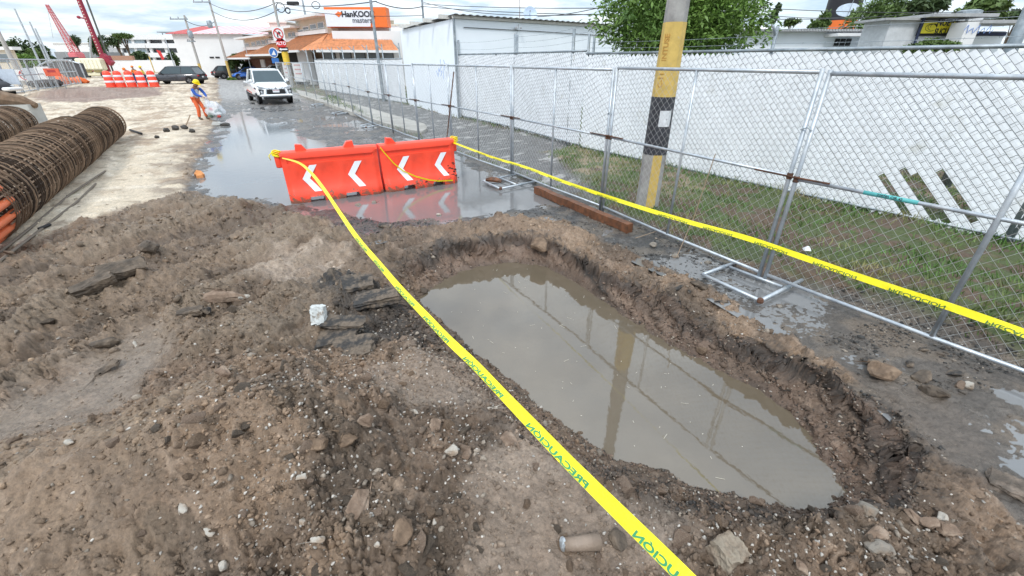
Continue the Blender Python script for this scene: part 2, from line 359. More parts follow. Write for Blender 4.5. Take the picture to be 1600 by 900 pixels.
    steep = ss(-.2, .5, (x - (.55 - .6 * (y - 3)))) * .85 + .0      # right and rear side
    steep = np.maximum(steep, ss(4.3, 5.0, y) * .85)
    wallp = t ** 1.0 * (1 - steep) + steep * (.74 * t ** 1.15 + .26 * ss(.68, .80, t + .25 * (fbm(x * 5, y * 5, 3, 35) - .5)))
    if detail: wallp = wallp + ((fbm(x * 9, y * 9, 4, 33) - .5) * .5 * t * (1 - t))
    inpit = dr < 0
    top = h
    hp = PIT_Z - .02 + (top - (PIT_Z - .02)) * np.clip(wallp, 0, 1)
    if detail: hp = hp + (1 - t) * t * 4 * ((e - .5) * .10 + (e2 - .5) * .03 + a2 * .5 * (1 - steep * .5) + a3 * .5)
    h = np.where(inpit, hp, h)
    under = ss(.0, -.12, dw); h = np.where(dw < 0, PIT_Z - .02 - .25 * under, h)
    M = dict(sc=sc, road=road, flood=flood, beh=beh, drive=drive, spoil=spoil, gm=gm, th=th, sm=sm, pale=pale, yard=yard, dirt=dirt, rough=rough, t=t, inpit=inpit, dr=dr, dw=dw, steep=steep, clod=clodid, w1=w1, w2=w2, cl1=cl1)
    if detail: M['e'] = e; M['e2'] = e2; M['a3'] = a3
    return h, M

def hz(x, y):
    h, _ = terrain(np.array([float(x)]), np.array([float(y)]), True); return float(h[0])
def G(px, py):
    """point where the view ray through a pixel of the photograph meets the ground"""
    t = np.linspace(0, 1, 500); d = ray(px, py); tf = (-.5 - CAM_H) / d[2]; t0 = (.6 - CAM_H) / d[2]; tt = t0 + (tf - t0) * t
    x, y, z = d[0] * tt, d[1] * tt, CAM_H + d[2] * tt
    h, _ = terrain(x, y, True); k = np.argmax(z <= h); return Vector((x[k], y[k], h[k]))

def mixc(c, col, m):
    return c + (np.array(col)[None, :] - c) * m[:, None]
def wall_shift(x, y, h, M):
    a = ss(0, .12, M['dw']) * ss(.02, -.06, M['dr'] - .04) * (M['inpit'])
    u, v = x * 6 + h * 9, y * 6 - h * 8
    x = x + a * ((fbm(u, v, 4, 401, .6) - .5) * .14 + (fbm(u * 4, v * 4, 5, 403, .65) - .5) * .05); y = y + a * ((fbm(u + 9, v, 4, 411, .6) - .5) * .14 + (fbm(u * 4 + 3, v * 4, 5, 413, .65) - .5) * .05)
    return x, y, h + a * (fbm(u * 2, v * 2, 4, 421, .6) - .5) * .05
GR = {}
def build_ground():
    ys = [0.25]
    while ys[-1] < 75: ys.append(ys[-1] + max(.0085, .55 * ys[-1] ** 2 / 900))
    ys = np.array(ys); NC = 980; s = np.linspace(-1, 1, NC); s = s * (.80 + .20 * s * s)
    X = s[None, :] * (2.7 + 1.42 * ys[:, None]); X = X + 0; Y = np.repeat(ys[:, None], NC, 1)
    h, M = terrain(X.ravel(), Y.ravel(), True); x0_, y0_ = X.ravel(), Y.ravel(); x, y, h = wall_shift(x0_, y0_, h, M)
    gx, gy = x, y; x, y = x + h * 1.9, y - h * 1.6
    c = np.tile(np.array([[.195, .137, .095]]), (x.size, 1)); wet = np.full(x.size, .55) + .3 * (fbm(x * 1.4, y * 1.4, 4, 199) - .5)
    n1 = fbm(x * .9, y * .9, 5, 101); n2 = fbm(x * 3.3, y * 3.3, 5, 111); n3 = fbm(x * 14, y * 14, 4, 121)
    c = mixc(c, (.25, .178, .122), ss(.42, .62, n1)); c = mixc(c, (.10, .078, .058), ss(.5, .7, n2) * .7)
    c = mixc(c, (.30, .23, .175), ss(.52, .72, n3) * .5)
    c = mixc(c, (.17, .125, .086), M['spoil'] * .7); c = mixc(c, (.25, .205, .155), M['spoil'] * ss(.54, .68, M['sc']) * .35); c = mixc(c, (.075, .056, .042), M['dirt'] * ss(.50, .36, M['sc']) * .5)           # grey-brown spoil on the left
    c = mixc(c, (.25, .188, .132), M['th'] * (.35 + .5 * ss(.4, .6, n2)))
    c = mixc(c, (.40, .33, .27), M['pale'] * (.3 + .6 * ss(.4, .6, n2)))
    gmc = M['gm'] * M['dirt']; c = mixc(c, (.215, .175, .14), gmc * (.7 + .3 * ss(.4, .6, n2))); wet = np.where(gmc > .3, .85, wet)
    smc = M['sm'] * M['dirt']; c = mixc(c, (.27, .215, .17), smc * (.55 + .45 * ss(.35, .6, n2))); wet = wet + smc * .35
    cid = M['clod']; c = c * (1 + (cid[:, None] - .5) * .45 * (M['cl1'] > .004)[:, None])
    # tan yard
    yc = np.tile(np.array([[.58, .49, .375]]), (x.size, 1)); yc = mixc(yc, (.36, .27, .19), ss(.46, .64, n1) * .9); yc = mixc(yc, (.68, .60, .49), ss(.52, .72, n2) * .7); yc = mixc(yc, (.24, .18, .13), ss(.56, .74, fbm(x * 1.6 + 9, y * 3, 5, 131)) * .6)
    rim = ss(.9, .1, sdist(x, y, ROAD) + M['w1'] * .8); yc = mixc(yc, (.20, .15, .11), rim * ss(.35, .6, n2) * .85)
    far = gp([(60,158),(80,140),(120,136),(185,136),(260,138),(250,150),(185,156),(120,160)]); yc = mixc(yc, (.20, .13, .11), ss(.5, -.4, sdist(x, y, far) + M['w1'] * 1.5) * .8)
    c = c * (1 - M['yard'])[:, None] + yc * M['yard'][:, None]; wet = wet * (1 - M['yard']) + .12 * M['yard']
    # asphalt
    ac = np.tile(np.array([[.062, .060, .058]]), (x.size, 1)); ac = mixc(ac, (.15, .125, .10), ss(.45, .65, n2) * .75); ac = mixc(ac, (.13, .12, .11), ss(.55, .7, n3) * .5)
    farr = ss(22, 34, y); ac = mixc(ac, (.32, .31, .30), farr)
    nearr = ss(4.6, 3.2, y) * ss(.3, 1, M['road']); ac = mixc(ac, (.15, .118, .09), nearr * (.45 + .5 * ss(.42, .6, n2)))
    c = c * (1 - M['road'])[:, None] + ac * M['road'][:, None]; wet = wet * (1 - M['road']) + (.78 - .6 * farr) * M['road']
    slc = ss(.1, -.1, sdist(gx, gy, SLABS)); ckc = np.abs(fbm(gx * 2.6 + 3, gy * 2.6, 3, 97) - .5); c = mixc(c, (.13, .105, .085), slc * .8); c = mixc(c, (.025, .022, .02), slc * ss(.022, .006, ckc))  # shade down in the cracks is painted into the ground colour
    # behind the fence
    bc = np.tile(np.array([[.11, .075, .05]]), (x.size, 1)); bc = mixc(bc, (.25, .20, .13), ss(.45, .6, n1) * ss(6.5, 8.0, y)); bc = mixc(bc, (.065, .10, .028), ss(.42, .56, n2) * .8)
    bc = bc * (1 - M['drive'])[:, None] + np.array([[.13, .128, .125]]) * (.75 + .7 * n2)[:, None] * M['drive'][:, None]
    bc = mixc(bc, (.42, .41, .39), M['drive'] * ss(.62, .72, fbm(x * 1.2 + y * 1.1, y * 5 - x * 5, 4, 141)) * .8)
    c = c * (1 - M['beh'])[:, None] + bc * M['beh'][:, None]; wet = wet * (1 - M['beh']) + .2 * M['beh']
    # pit walls: black asphalt layer at the top of the steep side, reddish fill below
    ip = M['inpit'] & (M['dw'] > 0); t = M['t']; wl = ip * M['steep'] * ss(.15, .5, M['steep'])
    wc = np.tile(np.array([[.165, .112, .083]]), (x.size, 1)); st_ = fbm((gx + gy) * 1.2, h * 26, 4, 161); wc = mixc(wc, (.12, .080, .060), ss(.45, .58, st_) * .8); wc = mixc(wc, (.11, .078, .058), ss(.45, .6, n2) * .7); wc = mixc(wc, (.22, .165, .125), ss(.55, .7, n3) * .5)
    c = c + (wc - c) * (wl * ss(.96, .85, t))[:, None]
    pk_ = fbm(x * 2.2, y * 2.2, 4, 151); blk = wl * ss(.60, .66, t + (n2 - .5) * .5 + (n3 - .5) * .3) * ss(.98, .88, t + (n3 - .5) * .3) * ss(.42, .5, pk_ + .25 * ss(4.6, 5.0, y) + (n3 - .5) * .3); c = mixc(c, (.030, .026, .024), np.clip(blk * .65, 0, 1)); 
    blk2 = ss(.10, .02, np.abs(M['dr'] + .01 + (n2 - .5) * .2)) * M['steep'] * ss(.45, .6, n3) * .9; c = mixc(c, (.03, .028, .027), np.clip(blk2, 0, 1))
    # asphalt crumbs by the left edge of the pit
    for px, py, r, s_ in ((545, 450, .35, .8), (600, 470, .3, .8), (560, 520, .35, .7), (640, 520, .3, .6), (650, 440, .2, .7), (740, 640, .3, .4), (870, 590, .1, .5), (1100, 760, .3, .8), (940, 715, .25, .6), (600, 350, .4, .5), (1250, 800, .25, .5)):
        b = bumpxy(x, y, px, py, r, 1.0); c = mixc(c, (.035, .033, .032), np.clip(b * s_ * ss(.42, .6, n3 * .5 + n2 * .5) * 1.6, 0, 1))
    lowwet = ss(.14, .0, M['dw']) * (M['dw'] > 0); c = c * (1 - .35 * lowwet)[:, None]; wet = np.maximum(wet, lowwet * .8)
    n4 = fbm(x * 40, y * 40, 3, 171); c = np.clip(c * (.54 + .36 * n3 + .40 * n4)[:, None] * (1 - M['dirt'][:, None] * np.array([[-.02, .02, .06]])), .01, .8)
    GR['c'] = c
    # surrounding coarse skirt to the horizon, part of the same sheet
    GR.update(x=gx, y=gy, z=h, m=M)
    nr = len(ys); V = np.stack([gx, gy, h], 1).reshape(nr, NC, 3); Cc = c.reshape(nr, NC, 3); W = wet.reshape(nr, NC)
    def ext(V, axis, first, vec):
        e = V[:, :1].copy() if (axis and first) else V[:, -1:].copy() if axis else V[:1].copy() if first else V[-1:].copy(); return e
    L = ext(V, 1, True, 0); L[..., 0] = -900 - L[..., 0] * 0; L[..., 2] = 0; R = ext(V, 1, False, 0); R[..., 0] = 900; R[..., 2] = 0
    V = np.concatenate([L, V, R], 1); Cc = np.concatenate([Cc[:, :1], Cc, Cc[:, -1:]], 1); W = np.concatenate([W[:, :1], W, W[:, -1:]], 1)
    B = V[:1].copy(); B[..., 1] = -60; B[..., 2] = 0; F1 = V[-1:].copy(); F1[..., 1] = 1500; F1[..., 0] *= 12; F1[..., 2] = 0
    F0 = V[-1:].copy(); F0[..., 1] = 90; F0[..., 2] = 0; F0[..., 0] *= 1.2
    V = np.concatenate([B, V, F0, F1], 0); Cc = np.concatenate([Cc[:1], Cc, Cc[-1:], Cc[-1:] * 0 + np.array([.2, .19, .16])], 0); W = np.concatenate([W[:1], W, W[-1:], W[-1:]], 0)
    nr, nc = V.shape[:2]; idx = np.arange(nr * nc).reshape(nr, nc)
    F = np.stack([idx[:-1, :-1], idx[:-1, 1:], idx[1:, 1:], idx[1:, :-1]], -1).reshape(-1, 4)
    me = bpy.data.meshes.new('ground'); me.vertices.add(nr * nc); me.vertices.foreach_set('co', V.astype(np.float32).ravel())
    me.loops.add(F.size); me.loops.foreach_set('vertex_index', F.astype(np.int32).ravel()); me.polygons.add(len(F)); me.polygons.foreach_set('loop_start', np.arange(0, F.size, 4, dtype=np.int32))
    me.update(); me.validate()
    me.shade_smooth()
    ca = me.color_attributes.new('soil', 'FLOAT_COLOR', 'POINT'); buf = np.ones((nr * nc, 4), np.float32); buf[:, :3] = Cc.reshape(-1, 3); buf[:, 3] = W.ravel(); ca.data.foreach_set('color', buf.ravel())
    me.materials.append(ground_material()); o = bpy.data.objects.new('ground', me); COL.objects.link(o); tag(o, 'muddy excavated ground, wet road and pale dirt yard', kind='structure')
    return o
def ground_material():
    m = bpy.data.materials.new('earth'); m.use_nodes = True; t = m.node_tree; b = t.nodes['Principled BSDF']
    a = N(t, 'ShaderNodeAttribute', attribute_name='soil'); c = N(t, 'ShaderNodeTexCoord')
    n = N(t, 'ShaderNodeTexNoise', ins={'Scale': 55.0, 'Detail': 7.0, 'Roughness': 0.7}); t.links.new(c.outputs['Object'], n.inputs['Vector'])
    r = N(t, 'ShaderNodeMapRange', ins={1: 0.3, 2: 0.7, 3: 0.66, 4: 1.36}); t.links.new(n.outputs['Fac'], r.inputs[0])
    mm = N(t, 'ShaderNodeMix', data_type='RGBA', blend_type='MULTIPLY', ins={'Factor': 1.0}); t.links.new(a.outputs['Color'], mm.inputs['A']); t.links.new(r.outputs[0], mm.inputs['B'])
    # sparse pale grit specks
    vo = N(t, 'ShaderNodeTexVoronoi', ins={'Scale': 70.0, 'Randomness': 1.0}); t.links.new(c.outputs['Object'], vo.inputs['Vector'])
    sp = N(t, 'ShaderNodeMapRange', ins={1: 0.16, 2: 0.10, 3: 0.0, 4: 1.0}); t.links.new(vo.outputs['Distance'], sp.inputs[0])
    sx = N(t, 'ShaderNodeSeparateColor'); t.links.new(vo.outputs['Color'], sx.inputs[0])
    gt = N(t, 'ShaderNodeMath', operation='GREATER_THAN', ins={1: 0.86}); t.links.new(sx.outputs[0], gt.inputs[0])
    ml = N(t, 'ShaderNodeMath', operation='MULTIPLY'); t.links.new(sp.outputs[0], ml.inputs[0]); t.links.new(gt.outputs[0], ml.inputs[1])
    ml2 = N(t, 'ShaderNodeMath', operation='MULTIPLY', ins={1: 0.28}); t.links.new(ml.outputs[0], ml2.inputs[0])
    m3 = N(t, 'ShaderNodeMix', data_type='RGBA'); m3.inputs['B'].default_value = (.42, .38, .33, 1); t.links.new(mm.outputs['Result'], m3.inputs['A']); t.links.new(ml2.outputs[0], m3.inputs['Factor'])
    t.links.new(m3.outputs['Result'], b.inputs['Base Color'])
    nr = N(t, 'ShaderNodeTexNoise', ins={'Scale': 6.0, 'Detail': 5.0}); t.links.new(c.outputs['Object'], nr.inputs['Vector'])
    w = N(t, 'ShaderNodeMath', operation='MULTIPLY_ADD', ins={1: -0.75}); t.links.new(a.outputs['Alpha'], w.inputs[0])
    w2 = N(t, 'ShaderNodeMapRange', ins={1: 0.35, 2: 0.65, 3: 0.80, 4: 1.10}); t.links.new(nr.outputs['Fac'], w2.inputs[0]); t.links.new(w2.outputs[0], w.inputs[2])
    cl = N(t, 'ShaderNodeClamp', ins={'Min': 0.12, 'Max': 1.0}); t.links.new(w.outputs[0], cl.inputs[0]); t.links.new(cl.outputs[0], b.inputs['Roughness'])
    nb = N(t, 'ShaderNodeTexNoise', ins={'Scale': 120.0, 'Detail': 5.0, 'Roughness': 0.7}); t.links.new(c.outputs['Object'], nb.inputs['Vector'])
    bp = N(t, 'ShaderNodeBump', ins={'Strength': 0.9, 'Distance': 0.010}); t.links.new(nb.outputs['Fac'], bp.inputs['Height']); t.links.new(bp.outputs[0], b.inputs['Normal'])
    return m
def water_mat(name, col, rough, ripple, scale, ior=1.33, c2=None):
    m = bpy.data.materials.new(name); m.use_nodes = True; t = m.node_tree; b = t.nodes['Principled BSDF']
    b.inputs['Roughness'].default_value = rough; b.inputs['IOR'].default_value = ior
    c = N(t, 'ShaderNodeTexCoord'); n = N(t, 'ShaderNodeTexNoise', ins={'Scale': 1.3, 'Detail': 5.0}); t.links.new(c.outputs['Object'], n.inputs['Vector'])
    r = N(t, 'ShaderNodeMix', data_type='RGBA'); r.inputs['A'].default_value = (*col, 1); r.inputs['B'].default_value = (*(c2 or col), 1)
    t.links.new(n.outputs['Fac'], r.inputs['Factor']); t.links.new(r.outputs['Result'], b.inputs['Base Color'])
    n2 = N(t, 'ShaderNodeTexNoise', ins={'Scale': scale, 'Detail': 3.0}); t.links.new(c.outputs['Object'], n2.inputs['Vector'])
    bp = N(t, 'ShaderNodeBump', ins={'Strength': ripple, 'Distance': 0.02}); t.links.new(n2.outputs['Fac'], bp.inputs['Height']); t.links.new(bp.outputs[0], b.inputs['Normal'])
    return m
build_ground()
mb = MB(); P = [g(610, 470, PIT_Z), g(700, 400, PIT_Z), g(800, 375, PIT_Z), g(900, 390, PIT_Z), g(1000, 450, PIT_Z), g(1250, 590, PIT_Z), g(1370, 780, PIT_Z), g(1300, 850, PIT_Z), g(1000, 800, PIT_Z), g(800, 680, PIT_Z), g(660, 560, PIT_Z)]
mb.add(P, [tuple(range(len(P)))]); tag(mb.build('pit_water', water_mat('pit_water', (.120, .095, .066), .03, .028, 8, 1.9, (.13, .105, .074)), recalc=False), 'muddy water standing in the pit', kind='structure')
mb = MB(); P = [Vector((p[0], p[1], -.016)) for p in gp([(290,300),(430,335),(560,385),(700,360),(850,345),(960,395),(1080,450),(1180,510),(1330,600),(1440,700),(1560,790),(1900,900),(1900,700),(1600,545),(1415,475),(1192,422),(940,318),(800,266),(706,231),(614,199),(552,174),(480,150),(400,150),(345,172),(335,200),(292,262)])]
mb.add(P, [tuple(range(len(P)))]); tag(mb.build('road_water', water_mat('road_water', (.16, .165, .17), .08, .06, 5, 1.6, (.175, .17, .165)), recalc=False), 'shallow flood water lying on the road', kind='structure')
P = gp([(-100,830),(-100,690),(0,640),(130,560),(245,505),(255,560),(235,620),(130,700),(0,760)])
# ------------------------------------------------------------ materials of the near things
galv = mat('galvanised_steel', (.42, .46, .50), .42, .55, .22, 9, .2, 90, col2=(.55, .57, .58), c2t=.58)
galv_dark = mat('weathered_galvanised_steel', (.26, .30, .33), .5, .5, .25, 7, .2, 90, col2=(.40, .43, .45))
wire = mat('fence_wire', (.50, .51, .50), .45, .5, .15, 12)
rust = mat('rusted_steel', (.13, .06, .035), .85, .1, .35, 14, .6, 120, col2=(.06, .035, .025), c2s=9)
plastic_w = mat('white_slat_plastic', (.84, .87, .90), .42, 0, .05, 3, .1, 30, col2=(.66, .67, .64), c2s=2.5, c2t=.66, c2w=.06)
orange_p = mat('orange_plastic', (.93, .078, .036), .42, 0, .10, 4, .25, 40, col2=(.80, .075, .04), c2s=3, c2t=.58)
def splash(m, z1, col=(.16, .11, .075)):
    '''mud splashed up the lowest part of the thing (dirt of its own, by height above the ground)'''
    t = m.node_tree; b = t.nodes['Principled BSDF']; src = b.inputs['Base Color'].links[0].from_socket
    c = N(t, 'ShaderNodeTexCoord'); s = N(t, 'ShaderNodeSeparateXYZ'); t.links.new(c.outputs['Object'], s.inputs[0]); n = N(t, 'ShaderNodeTexNoise', ins={'Scale': 11.0, 'Detail': 7.0, 'Roughness': .7}); t.links.new(c.outputs['Object'], n.inputs['Vector'])
    r = N(t, 'ShaderNodeMapRange', ins={1: 0.0, 2: z1, 3: 0.16, 4: -0.14}); t.links.new(s.outputs[2], r.inputs[0]); a = N(t, 'ShaderNodeMath', operation='ADD'); t.links.new(r.outputs[0], a.inputs[0]); t.links.new(n.outputs['Fac'], a.inputs[1])
    q = N(t, 'ShaderNodeMapRange', ins={1: .56, 2: .64, 3: 0.0, 4: .85}); t.links.new(a.outputs[0], q.inputs[0]); m_ = N(t, 'ShaderNodeMix', data_type='RGBA'); m_.inputs['B'].default_value = (*col, 1); t.links.new(q.outputs[0], m_.inputs['Factor']); t.links.new(src, m_.inputs['A']); t.links.new(m_.outputs['Result'], b.inputs['Base Color'])
splash(orange_p, .30)
refl_w = mat('white_reflective_sheet', (.80, .82, .86), .35, 0, .05, 8)
mudd = mat('dried_mud', (.24, .18, .13), .9, 0, .3, 12, .6)
tape_y = mat('yellow_tape', (.84, .72, .01), .32, 0, .10, 9, .8, 26, col2=(.60, .50, .05), c2s=3.5, c2t=.66, c2w=.08)
tape_k = mat('tape_print', (.05, .15, .035), .5, 0, .1, 5)
wood = mat('wet_brown_timber', (.16, .065, .03), .55, 0, .35, 5, .5, 40, col2=(.07, .035, .02), c2s=12)
gal_turq = mat('turquoise_paint', (.10, .42, .42), .5, 0, .15, 10)
ink = mat('dark_ink', (.03, .03, .035), .6)

# ------------------------------------------------------------ street side mesh fence
def clip_line(s0, z0, ds, dz, L, a, b):
    """parameter interval of a line inside [0,L] x [a,b]"""
    lo, hi = -1e9, 1e9
    for p, d, m, M_ in ((s0, ds, 0, L), (z0, dz, a, b)):
        t1, t2 = (m - p) / d, (M_ - p) / d
        if t1 > t2: t1, t2 = t2, t1
        lo, hi = max(lo, t1), min(hi, t2)
    return lo, hi
def chain_mesh(A, B, z0, z1, pitch=.078, r=.0017, off=0.0, wob=.0):
    A, B = Vector((A[0], A[1], 0)), Vector((B[0], B[1], 0)); L = (B - A).length; u = (B - A) / L; nrm = Vector((-u.y, u.x, 0)); mb = MB()
    for sgn in (1, -1):
        k = -int((z1 - z0) / pitch) - 2
        while k * pitch < L + (z1 - z0):
            lo, hi = clip_line(k * pitch, z0 if sgn > 0 else z1, 1, sgn, L, z0, z1); k += 1
            if hi - lo < .02: continue
            s0 = (k - 1) * pitch; zb = z0 if sgn > 0 else z1
            n = max(1, int((hi - lo) / .8)) if wob else 1
            pts = []
            for i in range(n + 1):
                t = lo + (hi - lo) * i / n; q = off + sgn * r * .8
                bow = wob * math.sin(3.14 * (s0 + t) / L * 2) * math.sin(3.14 * (zb + sgn * t - z0) / (z1 - z0))
                pts.append(A + u * (s0 + t) + Vector((0, 0, zb + sgn * t)) + nrm * (q + bow))
            mb.tube(pts, r, 3, cap=False)
    return mb
JP = [(1700, 612), (1192, 427), (940, 322), (800, 268), (707, 234), (655, 217), (614, 202), (582, 192), (552, 176), (530, 168), (513, 163), (480, 151), (440, 140)]
J = [g(a, b, .10) for a, b in JP]
J[0] = J[1] + (J[1] - J[2]).normalized() * 2.95 + Vector((.25, .15, 0))
look = ['nearest mesh fence panel, with a turquoise band on its middle rail', 'mesh fence panel in front of the yellow and black pole, dry stalk leaning on it',
 'mesh fence panel between the two pairs of posts above the brown timber', 'mesh fence panel just right of the orange barriers', 'mesh fence panel standing directly behind the right orange barrier',
 'mesh fence panel beside the rounded end of the concrete kerb strip', 'fence panel beside the middle of the pale kerb strip', 'long fence panel with a foot frame lying in the flooded road', 'fence panel with white slatted fence behind, before the second foot frame',
 'fence panel close behind the third foot frame', 'fence panel beside the front right wheel of the white pickup', 'farthest mesh fence panel beside the pickup mirror']
for i in range(len(J) - 1):
    A, B = Vector((J[i].x, J[i].y, 0)), Vector((J[i + 1].x, J[i + 1].y, 0)); u = (B - A).normalized(); A2, B2 = A + u * .035, B - u * .035; L = (B2 - A2).length
    t = thing('mesh_fence', look[i], 'fence', A2, group='mesh fence panels along the flooded road')
    zb = .10; zt = 2.10 + .012 * math.sin(i * 2.1); zm = 1.18 if i else 1.16
    for P in (A2, B2): MB().tube([P + Vector((0, 0, 0.0)), P + Vector((0, 0, zt + .03))], .021, 8).build('post', galv, t, True)
    MB().tube([A2 + Vector((0, 0, zt)), B2 + Vector((0, 0, zt))], .019, 8).build('top_rail', galv, t, True)
    MB().tube([A2 + Vector((0, 0, zb)), (A2 + B2) / 2 + Vector((0, 0, zb - .015)), B2 + Vector((0, 0, zb))], .019, 8).build('bottom_rail', galv, t, True)
    mb = MB(); mb.tube([A2 + Vector((0, 0, zm)), B2 + Vector((0, 0, zm))], .017, 8); mb.build('middle_rail', galv, t, True)
    Mp = A2 + (B2 - A2) * (.5 if i != 0 else .50); MB().tube([Mp + Vector((0, 0, zb)), Mp + Vector((0, 0, zt))], .018 if i else .021, 8).build('middle_post', galv, t, True)
    cm = chain_mesh(A2, B2, zb, zt, .10 if i < 6 else .14, .0017 if i < 3 else .0022, 0.0, .012 if i < 4 else 0).build('wire_mesh', wire, t); cm['kind'] = 'stuff'
    # rusty rebar tie across the joint, and the wire ties
    nx = (J[i + 2] - J[i + 1]).normalized() if i + 2 < len(J) else u
    tv = Vector((u.y, -u.x, 0)) if True else u
    if i < 9:
        a = B - u * .34; b = B + nx * .40; a.z = zm + .022; b.z = zm + .016
        s_ = Vector((-u.y, u.x, 0)) * .028
        MB().tube([a + s_, Vector((B.x, B.y, zm + .02)) + s_, b + s_], .009, 6).build('rebar_tie', rust, t, True)
        for q in (A2, B2): MB().lathe(q + Vector((0, 0, zm - .03)), [(.026, 0), (.029, .01), (.026, .025), (.029, .04), (.026, .06)], 8).build('wire_tie', rust, t)
    if i == 0:
        mb = MB(); a = B2 - (B2 - A2) * .20; b = B2 - (B2 - A2) * .335; mb.tube([a + Vector((0, 0, zm)), b + Vector((0, 0, zm))], .0185, 10); band = mb.build('paint_band', gal_turq, t, True)
        M = frame((a + b) / 2 + Vector((u.y, -u.x, 0)) * -.0187 + Vector((0, 0, zm + .004)), -u, (0, 0, 1)); mb = MB(); put_text(mb, '328785 CJR 42', M, .03, .0004, .0006); mb.build('scrawl', ink, t)
        mb = MB(); c = (B + Vector((0, 0, .42)));   # little clamp plates joining posts
        mb.tube([c + Vector((.03, -.03, 0)), c + Vector((.0, -.05, .02)), c + Vector((-.03, -.0, .03))], .007, 6); mb.build('clamp', galv, t)
    if i in (0, 1):
        c = B + Vector((0, 0, 1.62 if i == 0 else 1.5)); n_ = Vector((-u.y, u.x, 0)) * .03
        mb = MB(); mb.tube([c - u * .05 + n_, c + n_ + Vector((0, 0, .025)), c + u * .05 + n_, c + u * .05 - n_], .006, 6); mb.build('clamp', galv_dark, t)
# foot frames lying on the ground under the joints
def foot(pts, bar, lab, extra=None):
    z = .035; P = [g(a, b, z) for a, b in pts]; t = thing('fence_foot', lab, 'fence foot', (P[0].x, P[0].y, 0), group='steel foot frames of the mesh fence')
    for k in range(4):
        if k == 2: pass
        MB().tube([P[k], P[(k + 1) % 4]], .021, 8).build('tube', galv, t, True)
    b0, b1 = g(*bar[0], z), g(*bar[1], z); MB().tube([b0, b1], .018, 8).build('cross_tube', galv, t, True)
    mb = MB(); mb.lathe(P[3] + Vector((0, 0, -.02)), [(.03, 0), (.034, .02), (.028, .045)], 7); mb.build('rusted_corner', rust, t)
    for a, b in ((P[2], P[3]), (P[0], P[1])):
        MB().tube([a + (b - a) * .38, a + (b - a) * .46], .025, 8).build('sleeve', galv_dark, t)
foot([(1098, 429), (1168, 403), (1256, 436), (1188, 470)], [(1140, 417), (1222, 448)], 'steel foot frame nearest the pit, rusted at its front corner')
foot([(755, 283), (808, 272), (838, 283), (782, 295)], [(781, 278), (806, 288)], 'steel foot frame in the water with a lump of wood lying on it')
foot([(563, 196), (590, 191), (603, 194), (572, 199)], [(575, 194), (585, 197)], 'steel foot frame in the flooded road right behind the barriers')
foot([(518, 177), (548, 171), (556, 174), (525, 179)], [(530, 175), (540, 177)], 'middle steel foot frame in the road before the pickup')
foot([(486, 164), (512, 159), (520, 161), (492, 165)], [(498, 162), (508, 163)], 'farthest steel foot frame close to the pickup')

